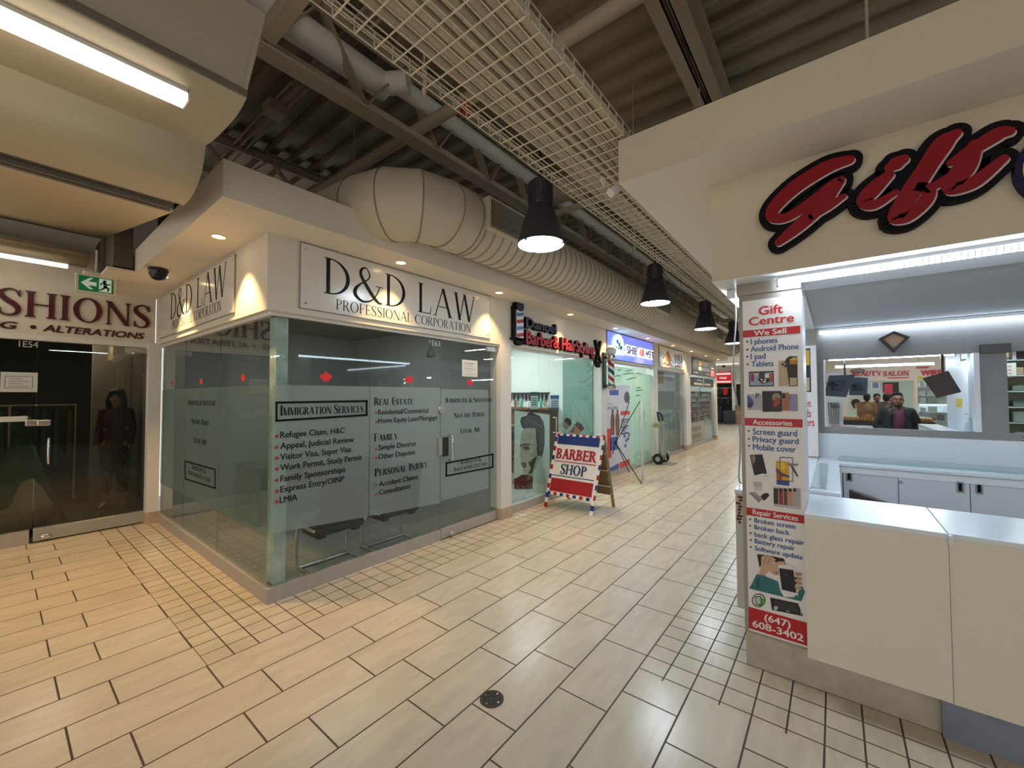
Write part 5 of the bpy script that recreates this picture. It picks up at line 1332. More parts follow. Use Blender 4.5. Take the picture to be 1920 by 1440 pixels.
picture('screen_guard_picture', [('#d3a31c', B3, (490,615,655,905)), ('#b0663a', B3, [(495,720),(540,750),(580,790),(560,850),(500,880)]), ('#e0c24a', B3, circ(560,680,45)), ('#5d3f66', B3, [(490,700),(560,760),(655,800),(655,825),(560,800),(490,740)]), ('#27468f', B3, (500,850,655,905))]+[(CH, B3, q) for q in ([(538,570),(600,566),(620,578),(640,568),(698,578),(698,586),(640,577),(620,588),(600,575),(538,580)], [(538,852),(698,862),(698,870),(538,860)], [(534,572),(542,572),(542,858),(534,858)], [(692,580),(700,580),(700,868),(692,868)])]+[('#77727c', B3, [(630,640),(700,650),(770,655),(760,675),(640,668)]), ('#4a4650', B3, [(660,668),(700,680),(765,800),(750,812)])])
picture('charger_picture', [('#b6b2ae', B3, (210,868,320,925)), ('#c9c6c3', B3, (225,925,315,975)), ('#8e8a88', B3, [(155,1005),(180,1000),(320,1085),(280,1130)]), ('#a7a3a0', B3, [(180,1000),(240,998),(320,1085)]), (BK, B3, [(300,1050),(340,1015),(395,1010),(410,1040),(355,1100),(330,1095)])])
picture('phone_cases_picture', [(SV, B3, (458,932,796,1170)), (CH, B3, (460,950,520,1140)), ('#8f2a30', B3, (524,950,578,1148)), ('#6b4427', B3, (582,955,634,1155)), ('#c08a6a', B3, (638,950,696,1162)), ('#a9a6a6', B3, (700,945,795,1170))]+[(BK, B3, (x,952,x+34,990)) for x in (478,532,588,646,704)])
picture('customer_picture', [('#1d1716', C3, [(210,368),(330,380),(480,412),(500,470),(430,470),(350,420),(300,400),(235,500)]), ('#c7a48c', C3, [(330,540),(350,480),(420,440),(490,440),(490,480),(430,480),(430,580),(380,575)]), ('#8c5a52', C3, [(385,540),(425,548),(425,562),(392,560)]), ('#2f6f72', C3, [(130,710),(160,660),(205,570),(250,565),(320,600),(420,640),(445,740),(480,795),(580,800),(640,720),(655,680),(690,740),(655,840)]), ('#245659', C3, [(205,600),(240,620),(230,700),(200,720)]), ('#c7a48c', C3, [(225,570),(250,480),(255,390),(290,378),(350,385),(400,420),(370,460),(340,520),(290,580)]), ('#a5806a', C3, [(300,385),(312,388),(285,470),(275,465)]), ('#a5806a', C3, [(340,390),(352,395),(320,470),(312,465)]), (WH, C3, [(418,470),(560,478),(585,500),(622,780),(455,735)]), ('#15171c', C3, [(430,505),(575,525),(605,755),(460,720)]), ('#3a3d44', C3, [(470,560),(530,570),(500,590)])]+[('#b88a70', C3, [(585,y),(640,y+5),(662,y+18),(655,y+38),(600,y+36)]) for y in (545,590,635,685)]+[('#4f1f24', C3, [(585,y+4),(606,y+8),(606,y+30),(590,y+28)]) for y in (590,635)])
picture('repair_logo_picture', [('#2f3a2c', C3, circ(228,830,70)), ('#d9d6d4', C3, circ(228,830,60)), ('#5a9c3f', C3, circ(250,845,44)), (BK, C3, [(190,790),(250,785),(255,880),(198,875)]), ('#b9cbb6', C3, [(198,798),(244,794),(248,868),(204,865)])])
picture('black_case_picture', [(BK, C3, [(340,800),(620,860),(672,988),(360,925)]), ('#33323a', C3, [(380,820),(600,868),(630,955),(400,910)]), ('#b9b4b0', C3, circ(398,905,22)), ('#b9b4b0', C3, [(500,930),(540,938),(540,946),(500,938)]), ('#b9b4b0', C3, [(640,920),(655,950),(660,980),(648,960)])])
# second panel of the same kind on the rear pillar
p2 = pillar_sign('pillar_sign', 'printed phone sign on the rear booth pillar, half hidden by the front pillar', 5.394, x0=-.455, x1=-.14, y0v=1.02, y1v=2.20)
FR2 = Frame('y', 5.394, -1)
b = MB()
for s, y in (('Screen', 763), ('guards', 782), ('covers', 799)):
    e = FR2.px(1527 if s == 'covers' else (1521 if s == 'guards' else 1520), y); h = FR2.px(1515, y-15); sans(b, FR2, s, e[0]-.15, e[1], e[0], h[1], n0=.0018, bold=.02)
b.build('lettering', mat('print_red2'), p2)
b = MB(); a = FR2.px(1509, 735); e = FR2.px(1519, 653); rect(b, FR2, a[0]-.06, a[1], e[0], e[1], .0012); b.build('print_black', mat('ink#17161a'), p2)
b = MB(); a = FR2.px(1509, 685); e = FR2.px(1517.5, 656); rect(b, FR2, a[0]-.05, a[1], e[0], e[1], .0024); b.build('print_yellow', mat('ink#d3a31c'), p2)
b = MB(); a = FR2.px(1509, 733); e = FR2.px(1517.5, 708); rect(b, FR2, a[0]-.05, a[1], e[0], e[1], .0024); b.build('print_gold', mat('ink#b9a482'), p2)
# ================================================================ pendant lamps over the corridor
def pendant(y, label):
    t = thing('pendant_lamp', label, 'lamp', (-2.03, y, 3.02), group='pendant lamps along the corridor')
    c = (-2.03, y, 3.02); md = mat('pendant_charcoal', '#48454a', .45, .3)
    b = MB(); b.lathe([(.205,0),(.21,.004),(.205,.03),(.19,.09),(.165,.18),(.135,.27),(.108,.34),(.10,.345)], c, n=40); b.lathe([(.204,0.001),(.20,.03),(.185,.09),(.16,.18),(.10,.34)], c, n=40); b.build('shade', md, t)
    b = MB(); b.lathe([(.0,.012),(.10,.006),(.203,.010)], c, n=40); b.build('lens', emit_mat('pendant_lens', '#e4f3ff', L_PENDANT), t)
    b = MB(); b.lathe([(.0,.345),(.10,.345),(.10,.56),(.085,.575),(.0,.575)], c, n=32)
    for k in range(20):
        a = 2*PI*k/20; d = Vector((math.cos(a), math.sin(a), 0)); b.obox(Vector(c)+d*.103+Vector((0,0,.455)), d*.008, Vector((-d.y, d.x, 0))*.005, Vector((0,0,.10)))
    b.build('housing', md, t)
    b = MB(); b.cyl((c[0], y, 3.59), (c[0], y, 5.06), .012, 8); b.build('stem', M_blackm, t)
    for k in range(3):
        a = 2*PI*k/3+.4; b = MB(); b.obox(Vector(c)+Vector((.19*math.cos(a), .19*math.sin(a), .004)), (.012,0,0), (0,.012,0), (0,0,.008)); b.build('lens_clip', md, t)
    return t
for y, l in ((3.0, 'nearest and largest black pendant lamp in front of the duct grille'), (5.98, 'second black pendant lamp along the corridor, beside the duct'), (8.96, 'third black pendant lamp along the corridor'), (11.92, 'farthest black pendant lamp, partly hidden by the hanging white cable')): pendant(y, l)
for y in (15.0, 18.0, 21.0, 24.0): pendant(y, 'black pendant lamp at the far end of the corridor behind the booth')

# ================================================================ recessed downlights
def downlight(x, y, label, energy=70, z=ZS, col='#ffcf8e', grp='recessed downlights in the left soffit'):
    t = thing('recessed_downlight', label, 'light', (x, y, z), group=grp)
    b = MB(); b.lathe([(.058,-.001),(.062,-.008),(.048,-.010),(.044,-.002)], (x, y, z), n=28); b.build('trim_ring', mat('downlight_ring', '#eadfca', .35), t)
    b = MB(); b.lathe([(0,-.0055),(.042,-.0055)], (x, y, z), n=24); b.build('bulb', emit_mat('downlight_bulb', '#ffdca6', L_DOWN), t)
    lamp('downlight_beam', 'SPOT', (x, y, z-.02), energy, col, t, size=.03, spot=84, blend=.55)
DL = [(-5.77, 1.126, 'recessed downlight half hidden behind the black dome camera'), (-3.98, 1.127, 'recessed downlight in the soffit corner above the law office sign on the side wall'), (-3.354, 2.477, 'recessed downlight above the corridor law office sign'), (-3.354, 3.996, 'recessed downlight between the law office and barber signs'),
      (-3.354, 5.80, 'recessed downlight above the barber sign'), (-3.354, 7.55, 'recessed downlight above the globe of the courier sign'), (-3.354, 9.35, 'recessed downlight above the right end of the courier sign'), (-3.354, 11.2, 'recessed downlight above the house on the visa sign'), (-3.354, 13.0, 'recessed downlight between the visa and dark gold signs'), (-3.354, 14.8, 'recessed downlight above the dark gold sign'), (-3.354, 16.6, 'recessed downlight at the far end of the left soffit')]
for i, (x, y, l) in enumerate(DL): downlight(x, y, l, 100 if i < 2 else 48)
downlight(-6.9, -.9, 'recessed downlight of the alcove outside the view', 60, 3.1, grp='alcove downlights')
# dome camera
t = thing('dome_camera', 'black dome security camera under the soffit near the exit sign', 'camera', (-5.485, 1.03, ZS-.12))
b = MB(); b.lathe([(0,0),(.078,0),(.085,-.02),(.082,-.035)], (-5.485, 1.03, ZS), n=28); b.build('mount', M_blackm, t)
b = MB(); b.lathe([(.08,-.03),(.075,-.07),(.05,-.11),(0,-.125)], (-5.485, 1.03, ZS), n=28); b.build('dome', mat('smoked_dome', '#141317', .08), t)
# exit sign
XE = -6.35; FX = Frame('x', XE, 1)
p0 = FX.px(141, 546); p1 = FX.px(219, 513); u0, v0, u1, v1 = p0[0], p0[1], p1[0], p0[1]+.205
t = thing('exit_sign', 'green and white running man exit sign hung near the alcove ceiling', 'exit sign', FX.p((u0+u1)/2, v0, 0))
b = MB(); rect(b, FX, u0, v0, u1, v1, -.05, .05); b.build('housing', mat('exit_housing', '#d9d5c9', .5), t, bevel=.004)
b = MB(); rect(b, FX, u0+.022, v0+.022, u1-.022, v1-.02, .001); b.build('face', mat('exit_green', '#0c7a4c', .25, emit=.12), t)
uw = u1-u0; vh = v1-v0
def E2(pts): return [(u0+uw*a, v0+vh*c) for a, c in pts]
b = MB(); flat(b, FX, E2([(.12,.52),(.33,.82),(.42,.82),(.30,.62),(.50,.62),(.50,.42),(.30,.42),(.42,.22),(.33,.22)]), .002); flat(b, FX, E2([(.56,.16),(.87,.16),(.87,.86),(.56,.86)]), .002); b.build('arrow_and_door', mat('exit_white', '#cfe6da', .3, emit=.15), t)
b = MB(); c = (u0+uw*.70, v0+vh*.74); ell(b, FX, c[0], c[1], .015, .015, .003)
for pts in ([(.69,.68,.022),(.72,.50,.03),(.71,.42,.026)], [(.72,.44,.02),(.80,.36,.018),(.78,.24,.014)], [(.71,.44,.02),(.66,.32,.016),(.58,.24,.014)], [(.70,.64,.014),(.79,.58,.012),(.84,.62,.010)], [(.70,.62,.014),(.63,.62,.012),(.60,.52,.010)]):
    brush(b, FX, [(u0+uw*a, v0+vh*d, w) for a, d, w in pts], .003, k=4)
b.build('running_figure', mat('exit_green_figure', '#0b5f3d', .3), t)
b = MB(); b.cyl((XE-.025, (u0+u1)/2, v1), (XE-.025, (u0+u1)/2, 3.30), .012, 8); b.box(XE-.08, XE+.03, (u0+u1)/2-.10, (u0+u1)/2+.10, v1, v1+.03); b.build('mount', mat('exit_housing'), t)

# ================================================================ big spiral duct with elbow and grilles
M_duct = mat('painted_duct', '#c9bda7', .55)
DX, DZ, DR = -2.84, 3.375, .30
t = thing('air_duct', 'large beige spiral air duct hanging in front of the left bulkhead', 'duct', (DX, 8, DZ-DR))
b = MB(); prof = []; y = 2.75
while y < 16.2:
    prof += [(DR, y), (DR, y+.108), (DR+.010, y+.113), (DR+.010, y+.125), (DR, y+.13)]; y += .13
b.lathe([(r, yy) for r, yy in prof], (DX, 0, DZ), (0,1,0), n=44, cap1=True); 
for f_ in b.bm.faces:
    if len(f_.verts) == 4 and sum(math.hypot(v.co.x-DX, v.co.z-DZ) for v in f_.verts)/4 > DR+.004: f_.material_index = 1
b.build('spiral_pipe', [M_duct, mat('duct_ridge', '#a09380', .6)], t, sharp=20)
b = MB(); Yc = 2.55; RB = .46; ctr = Vector((DX-RB, Yc, DZ))
rings = []
NS = 3
for i in range(NS+1):
    a = math.radians(90*i/NS); rings.append((ctr+Vector((math.cos(a), -math.sin(a), 0))*RB, Vector((math.sin(a), math.cos(a), 0)) if False else Vector((-math.sin(a), -math.cos(a), 0))))
def ring(p, d, r, n=40):
    s = Vector((0,0,1)); u = d.cross(s).normalized(); return [p+(u*math.cos(2*PI*k/n)+s*math.sin(2*PI*k/n))*r for k in range(n)]
pts = [(Vector((DX, 2.80, DZ)), Vector((0,-1,0)))]+rings+[(Vector((-5.2, Yc-RB, DZ+.12)), Vector((-1,0,0)))]
for (p, d), (q, e) in zip(pts, pts[1:]):
    A, B = ring(p, d, DR+.005), ring(q, e, DR+.005)
    for k in range(40): b.face([A[k], A[(k+1)%40], B[(k+1)%40], B[k]], 0, True)
bmesh.ops.remove_doubles(b.bm, verts=b.bm.verts, dist=1e-4)
b.build('elbow', M_duct, t, sharp=12)
b = MB()
for p, d in pts[:-1]:
    A = ring(p, d, DR+.010); b.tube(A, .004, 6, closed=True)
b.build('seam', mat('duct_seam', '#7b7060', .6), t)
for y0, y1, tag_ in ((2.84, 3.48, 'a'), (7.5, 8.25, 'b'), (12.4, 13.1, 'c')):
    b = MB(); b.box(DX+.15, DX+.34, y0, y1, DZ-.12, DZ+.18); g = b.build('register_box', M_duct, t)
    b = MB(); b.box(DX+.335, DX+.345, y0+.03, y1-.03, DZ-.10, DZ+.16, 0); b.build('register_opening', mat('duct_void', '#2b2620', .8), g)
    b = MB()
    for k in range(12): b.obox((DX+.347, (y0+y1)/2, DZ-.09+k*.0215), (.006,0,.004), (0,(y1-y0)/2-.03,0), (-.001,0,.002))
    b.build('louvre', mat('louvre_paint', '#8d8372', .5), g)
b = MB()
for y in (4.2, 7.2, 10.2, 13.2):
    b.cyl((DX, y, DZ+DR), (DX, y, 5.06), .006, 6)
b.build('hanger_rod', M_steel, t)

# ================================================================ roof trusses, beams and pipes
def truss(name, label, x, zb, w, y0, y1, zt=5.03, step=.85, m=M_steel, double=False, depth=.06):
    t = thing(name, label, 'truss', (x, (y0+y1)/2, zb), group=None)
    b = MB()
    if double:
        b.box(x-w/2, x-.02, y0, y1, zb, zb+.012); b.box(x-.032, x-.02, y0, y1, zb, zb+.10); b.box(x+.02, x+w/2, y0, y1, zb, zb+.012); b.box(x+.02, x+.032, y0, y1, zb, zb+.10)
    else:
        b.box(x-w/2, x+w/2, y0, y1, zb, zb+.018); b.box(x-.012, x+.012, y0, y1, zb+.018, zb+depth*2)
    b.build('bottom_chord', m, t)
    b = MB(); b.box(x-w/2, x+w/2, y0, y1, zt-.018, zt); b.box(x-.012, x+.012, y0, y1, zt-.12, zt-.018); b.build('top_chord', m, t)
    b = MB(); y = y0+.1; up = True
    while y+step/2 < y1:
        a = Vector((x, y, zb+.05)); c = Vector((x, y+step/2, zt-.06))
        if not up: a, c = Vector((x, y, zt-.06)), Vector((x, y+step/2, zb+.05))
        for s in (-.022, .022): b.bar(a+Vector((s,0,0)), c+Vector((s,0,0)), .016, .05, up=(1,0,0))
        y += step/2; up = not up
    b.build('web', M_steeldk, t)
    return t
truss('roof_truss', 'beige roof truss with a broad flat lower flange running over the left shops', -3.325, 4.27, .17, -4, 30)
truss('roof_truss', 'dark roof truss deep behind the law office bulkhead', -6.1, 4.45, .14, 0.95, 30, m=M_steeldk)
truss('roof_truss', 'paired beige roof truss right of the wire cable tray', -.95, 4.67, .26, -4, 30, double=True)
truss('roof_truss', 'far right roof truss above the cream booth bulkhead', 1.9, 4.67, .22, -4, 30, m=M_steeldk, double=True)
def xbeam(name, label, x0, x1, y, z, w, h, m=M_steel, cat='beam'):
    b = MB(); b.box(x0, x1, y-w/2, y+w/2, z, z+h); return tag(b.build(name, m, bevel=.004), label, cat)
p = atz(507, 72, 4.30); xbeam('cross_beam', 'beige square cross beam at the top of the view meeting the flat flange', -3.24, 3.0, p.y, 4.30, .10, .12)
p = atz(1040, 378, 4.40); xbeam('cross_beam', 'wide beige cross beam behind the nearest pendant lamp', -3.2, -.8, p.y, 4.40, .22, .22)
p = atz(1050, 402, 4.25); xbeam('cross_beam', 'slim beige cross beam under the wide one behind the nearest pendant', -3.2, -.8, p.y, 4.25, .08, .06)
p = atz(1260, 505, 4.3); xbeam('cross_beam', 'pale cross beam beyond the second pendant lamp', -3.2, -.8, p.y, 4.30, .14, .14)
for i, y in enumerate((16.5, 20.0)): xbeam('cross_beam', ('pale cross beam beyond the third pendant lamp', 'pale cross beam at the far end of the corridor ceiling')[i], -3.2, -.8, y, 4.3, .16, .16)
PX, PZ = -3.42, 4.72
jy = atz(722, 165, PZ).y
pp = thing('insulated_pipe', 'white insulated pipe with an offset elbow running along the ceiling', 'pipe', (PX, 4, PZ))
M_ins = mat('pipe_insulation', '#f0ebe2', .7, bump=.15, bscale=60)
b = MB(); b.cyl((PX, -4, PZ), (PX, jy, PZ), .125, 20); b.build('wide_run', M_ins, pp)
b = MB(); b.cyl((PX, jy-.06, PZ), (PX+.24, jy+.10, PZ), .10, 18); b.build('offset_elbow', M_ins, pp)
b = MB(); b.cyl((PX+.13, jy+.04, PZ), (PX+.13, 27.2, PZ), .085, 18); b.build('narrow_run', M_ins, pp)
CPY = atz(760, 258, 4.47).y
sp = thing('sprinkler_pipe', 'beige sprinkler pipe crossing under the white pipe with a red tag', 'pipe', (-3, CPY, 4.4))
b = MB(); b.cyl((-7, CPY, 4.50), (1.5, CPY, 4.42), .06, 16); b.build('pipe', M_steel, sp)
q = Vector((atz(866, 190, 4.42).x, CPY, 4.42))
b = MB(); b.lathe([(0,-.14),(.045,-.10),(.06,0),(.03,.04),(0,.05)], q, n=14); b.build('red_tag', mat('tag_red', '#b3201c', .5), sp)
b = MB(); b.cyl(q+Vector((.06,0,.0)), q+Vector((.06,0,.16)), .02, 8); b.build('valve', M_blackm, sp)
b = MB()
for k in range(2): b.tube([(-4.6-k*.8, CPY-.0, 4.40), (-4.6-k*.8, CPY, 5.05)], .01, 6)
b.build('hanger', M_steeldk, sp)
# conduits across the ribs and their junction box
for k, dy in enumerate((0, .07, .14)):
    y = atz(560, 150, 4.95).y+dy
    b = MB(); b.tube(smooth_pts([(1.5, y, 4.98), (-4.0, y, 4.98), (-4.6, y-.02, 4.97), (-8, y-.02, 4.96)], 4), .014, 8)
    tag(b.build('conduit', M_steeldk), 'thin beige conduit running across the roof deck beside the junction box', 'conduit', 'conduits across the roof deck')
p = atz(515, 205, 4.93); b = MB(); b.box(p.x-.10, p.x+.10, p.y-.10, p.y+.10, 4.86, 4.98); tag(b.build('junction_box', M_steeldk, bevel=.006), 'small beige junction box on the roof deck left of the flat flange', 'junction box')

# ================================================================ wire cable tray with cables
TX0, TX1, TZ = -1.625, -.98, 3.27
t = thing('cable_tray', 'long beige wire mesh cable tray along the middle of the ceiling', 'cable tray', ((TX0+TX1)/2, 10, TZ))
M_wire = mat('tray_wire', '#ddd2bd', .5)
b = MB(); r = .0026
n = 12
for i in range(n+1):
    x = TX0+(TX1-TX0)*i/n; b.bar((x, -4, TZ), (x, 26, TZ), r*2)
for x in (TX0, TX1):
    for z in (TZ+.04, TZ+.08): b.bar((x, -4, z), (x, 26, z), r*2)
b.build('long_wire', M_wire, t)
b = MB(); y = -3.95
while y < 26:
    b.bar((TX0, y, TZ-.005), (TX1, y, TZ-.005), r*2); b.bar((TX0, y, TZ), (TX0, y, TZ+.08), r*2); b.bar((TX1, y, TZ), (TX1, y, TZ+.08), r*2); y += .10
b.build('cross_wire', M_wire, t)
for y in (1.35, 4.2, 7.2, 10.2, 13.2, 16.2):
    h = thing('tray_hanger', ('pair of thin rods carrying the wire tray %s' % {1.35: 'at the top of the view', 4.2: 'above the nearest pendant', 7.2: 'past the booth corner', 10.2: 'beyond the second pendant', 13.2: 'beyond the third pendant', 16.2: 'at the far end'}[y]), 'hanger', (-1.3, y, TZ-.05), group='hangers of the wire tray')
    for x in (TX0-.012, TX1+.012):
        b = MB(); b.cyl((x, y, TZ-.04), (x, y, 5.06), .006, 6); b.build('rod', M_steel, h)
        b = MB(); b.cyl((x, y, TZ-.022), (x, y, TZ-.006), .014, 6); b.cyl((x, y, TZ+.09), (x, y, TZ+.105), .014, 6); b.build('nut', M_steel, h)
def ribbed(name, col):
    m = mat(name, col, .6); 
    if 'ribs' in m.node_tree.nodes: return m
    nt = m.node_tree; g = nt.nodes.new('ShaderNodeNewGeometry'); w = nt.nodes.new('ShaderNodeTexWave'); w.name = 'ribs'; w.bands_direction = 'Y'; w.inputs['Scale'].default_value = 55
    nt.links.new(g.outputs['Position'], w.inputs['Vector']); bp = nt.nodes.new('ShaderNodeBump'); bp.inputs['Distance'].default_value = .006; bp.inputs['Strength'].default_value = .5
    nt.links.new(w.outputs['Fac'], bp.inputs['Height']); nt.links.new(bp.outputs[0], nt.nodes['Principled BSDF'].inputs['Normal']); return m
rnd = random.Random(11)
for k, x in enumerate((-1.47, -1.40, -1.335, -1.27, -1.205, -1.135, -1.07, -1.01)):
    b = MB(); P = []; y = -4
    while y <= 26: P.append((x+rnd.uniform(-.003, .003), y, TZ+.031+rnd.uniform(0, .006))); y += 1.0
    b.tube(smooth_pts(P, 4), .029 if k % 3 else .025, 12); tag(b.build('armoured_cable', ribbed('armoured_cable_beige', '#c9beaa')), 'ribbed beige armoured cable lying in the wire tray', 'cable', 'armoured cables in the wire tray')
b = MB(); b.tube(smooth_pts([(-1.20, -4, TZ+.085), (-1.21, 3, TZ+.085), (-1.19, 8, TZ+.085), (-1.21, 26, TZ+.085)], 5), .012, 8); tag(b.build('thin_cable', M_blackm), 'thin dark cable lying on top of the armoured cables in the tray', 'cable')
b = MB(); b.tube(smooth_pts([(-2.03, 5.98, 3.62), (-2.05, 7.4, 3.50), (-2.03, 8.96, 3.62)], 8), .006, 6); tag(b.build('lamp_cord', M_blackm), 'dark cord sagging between the second and third pendant lamps', 'cord')
# little white spot and sprinkler ring at the booth corner
t = thing('spot_lamp', 'small white spotlight and ring hanging at the corner of the cream booth soffit', 'spotlight', (-1.09, 2.45, 2.92))
b = MB(); b.cyl((-1.05, 2.52, 3.06), (-1.10, 2.42, 2.97), .028, 16); b.build('head', M_whitep, t)
b = MB(); b.bar((-1.02, 2.52, 3.10), (-1.05, 2.52, 3.06), .02); b.build('bracket', M_whitep, t)
b = MB(); b.tube([(-1.12, 2.36+.026*math.cos(a), 3.03+.026*math.sin(a)) for a in [i*PI/10 for i in range(20)]], .004, 6, closed=True); b.build('ring', M_whitep, t)

# ================================================================ curved ceiling baffles in the alcove
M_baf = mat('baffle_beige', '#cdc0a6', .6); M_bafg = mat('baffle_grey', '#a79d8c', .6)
def baffle(label, prof, y0, y1, m, close=None, th=.02):
    t = thing('ceiling_baffle', label, 'ceiling panel', (sum(p[0] for p in prof)/len(prof), (y0+y1)/2, min(p[1] for p in prof)))
    b = MB(); b.sheet_y(smooth_pts(prof, 5) if len(prof) > 2 else prof, y0, y1); o = b.build('panel', m, t, sharp=60)
    md = o.modifiers.new('thick', 'SOLIDIFY'); md.thickness = th; md.offset = 1
    return t
YE = .75
t = baffle('curved beige ceiling baffle carrying the bright linear lamp at upper left', [(-2.275,3.179),(-2.43,3.148),(-2.77,3.165),(-3.06,3.23),(-3.25,3.34),(-3.36,3.45)], -4, YE, M_baf)
b = MB(); b.box(-2.30, -2.262, -4, YE, 3.165, 3.185); b.box(-2.285, -2.265, -4, YE, 3.185, 3.215); b.build('edge_rail', mat('rail_grey', '#8f897f', .4, .5), t)
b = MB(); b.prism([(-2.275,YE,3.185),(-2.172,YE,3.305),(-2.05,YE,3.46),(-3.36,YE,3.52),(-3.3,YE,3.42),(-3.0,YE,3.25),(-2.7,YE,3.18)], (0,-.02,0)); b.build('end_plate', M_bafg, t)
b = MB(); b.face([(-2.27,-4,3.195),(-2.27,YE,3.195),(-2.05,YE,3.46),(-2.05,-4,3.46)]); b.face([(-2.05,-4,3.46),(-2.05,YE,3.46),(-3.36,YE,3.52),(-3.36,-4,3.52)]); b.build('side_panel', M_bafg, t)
t = baffle('beige ceiling baffle curving down left of the first one', [(-2.90,3.24),(-2.94,3.13),(-3.0,3.03),(-3.14,2.967),(-3.34,2.953)], -4, YE, M_baf)
b = MB(); b.box(-3.47, -3.45, -4, YE-.03, 2.93, 2.955); b.box(-3.57, -3.54, -4, YE-.03, 2.945, 2.97); b.box(-3.60, -3.42, -4, YE-.03, 2.962, 2.975); b.build('track', mat('rail_grey'), t)
baffle('broad flat beige ceiling baffle sloping up to the clothing shop wall', [(-3.60,2.985),(-5.2,3.276),(-6.78,3.568)], -4, YE, M_baf)
t = baffle('narrow ribbed ceiling baffle beside the clothing shop wall', [(-6.60,3.30),(-6.80,3.24),(-7.0,3.26),(-7.2,3.40)], -4, YE-.1, M_baf)
b = MB(); b.box(-6.62, -6.58, -4, YE-.1, 3.28, 3.32); b.box(-6.92, -6.88, -4, YE-.1, 3.20, 3.23); b.build('track', mat('rail_grey'), t)
b = MB(); b.bar((-6.5, YE-.02, 3.0), (-6.5, YE-.02, 3.5), .03); tag(b.build('baffle_post', mat('rail_grey')), 'short vertical steel post at the end of the alcove ceiling beside the exit sign', 'post')
b = MB(); b.box(-7.2, -6.0, YE+.0, YE+.12, 3.06, 3.55); b.box(-6.0, -5.92, YE, .90, 3.06, 3.5); tag(b.build('duct_box', mat('dark_duct', '#5b5347', .6)), 'dark sheet metal box between the alcove baffles and the soffit', 'duct')
def linear(label, x, z, y0, y1, w):
    t = thing('linear_lamp', label, 'lamp', (x, (y0+y1)/2, z-.03))
    b = MB(); b.box(x-w/2-.008, x+w/2+.008, y0, y1, z-.008, z+.02); b.build('housing', M_whitep, t)
    b = MB(); b.box(x-w/2, x+w/2, y0+.004, y1-.004, z-.040, z-.012); b.build('diffuser', emit_mat('linear_diffuser', '#fff4e0', L_LINEAR), t)
    b = MB(); b.box(x-w/2-.008, x+w/2+.008, y1-.004, y1+.004, z-.038, z+.02); b.build('end_cap', M_whitep, t)
linear('long bright linear lamp under the curved baffle at the upper left', -2.43, 3.122, -4, .545, .085)
q = ray(128, 496); zz = 3.14; xx = q.x/q.z*(zz-CAMZ); yy = q.y/q.z*(zz-CAMZ)
linear('second linear lamp low beside the clothing shop wall', xx, zz, -4, yy, .06)
for y in (.55, -1.2):
    b = MB(); b.cyl((-2.20, y, 3.31), (-2.20, y, 5.06), .008, 6); tag(b.build('hanger_rod', M_steel), 'thin rod hanging the curved baffle at the upper left%s' % ('' if y > 0 else ', outside the view'), 'rod')

p = aty(1625, 40, 3.3); b = MB(); b.cyl((p.x, 3.3, 3.254), (p.x, 3.3, 5.06), .009, 8); b.cyl((p.x, 3.3, 3.01), (p.x, 3.3, 3.254), .009, 8); tag(b.build('hanger_rod', M_steel), 'single thin rod rising behind the cream bulkhead at the upper right', 'rod')
# ================================================================ people and mannequins
def skin(parts, voxel=.012, smooth=6):
    """one continuous surface grown over tapered limbs and ellipsoids"""
    mb = MB()
    for p in parts:
        if p[0] == 'cap':
            a, ra, c, rc = Vector(p[1]), p[2], Vector(p[3]), p[4]
            mb.tube([a, a.lerp(c, .5), c], [ra, (ra+rc)/2, rc], 14); mb.ball(a, ra, 14); mb.ball(c, rc, 14)
        else: 
            n0 = len(mb.bm.verts); mb.ball((0,0,0), p[2], 18); mb.bm.verts.ensure_lookup_table()
            M = Matrix.Translation(Vector(p[1])) @ (p[3] if len(p) > 3 else Matrix.Identity(3)).to_4x4()
            for v in list(mb.bm.verts)[n0:]: v.co = M @ v.co
    me = bpy.data.meshes.new('tmp'); mb.bm.to_mesh(me); mb.bm.free()
    o = bpy.data.objects.new('tmp', me); COL.objects.link(o)
    md = o.modifiers.new('r', 'REMESH'); md.mode = 'VOXEL'; md.voxel_size = voxel; md.use_smooth_shade = True
    ms = o.modifiers.new('s', 'SMOOTH'); ms.iterations = smooth; ms.factor = .5
    dg = bpy.context.evaluated_depsgraph_get(); out = bpy.data.meshes.new_from_object(o.evaluated_get(dg))
    bpy.data.objects.remove(o); bpy.data.meshes.remove(me)
    for f in out.polygons: f.use_smooth = True
    return out
def put(name, me, m, parent):
    me.name = name; me.materials.clear(); me.materials.append(m)
    o = bpy.data.objects.new(name, me); COL.objects.link(o); o.parent = parent; return o
def hand(parts, w, d, side, curl=.4, s=1.0):
    """palm, four fingers and a thumb from wrist w towards direction d"""
    w, d = Vector(w), Vector(d).normalized(); side = Vector(side).normalized(); nrm = d.cross(side)
    parts.append(('cap', w, .024*s, w+d*.045*s, .030*s))
    for k, (o, L) in enumerate(((-.030, .062), (-.010, .074), (.010, .070), (.029, .056))):
        a = w+d*.07*s+side*o*s; mid = a+d*L*.55*s+nrm*curl*.012*s; e = mid+d*L*.40*s+nrm*curl*.035*s
        parts.append(('cap', w+d*.045*s+side*o*.8*s, .012*s, a, .0095*s)); parts.append(('cap', a, .0095*s, mid, .0088*s)); parts.append(('cap', mid, .0088*s, e, .0075*s))
    a = w+d*.02*s-side*.03*s; mid = a+d*.035*s-side*.025*s; parts.append(('cap', a, .012*s, mid, .0105*s)); parts.append(('cap', mid, .0105*s, mid+d*.03*s, .009*s))
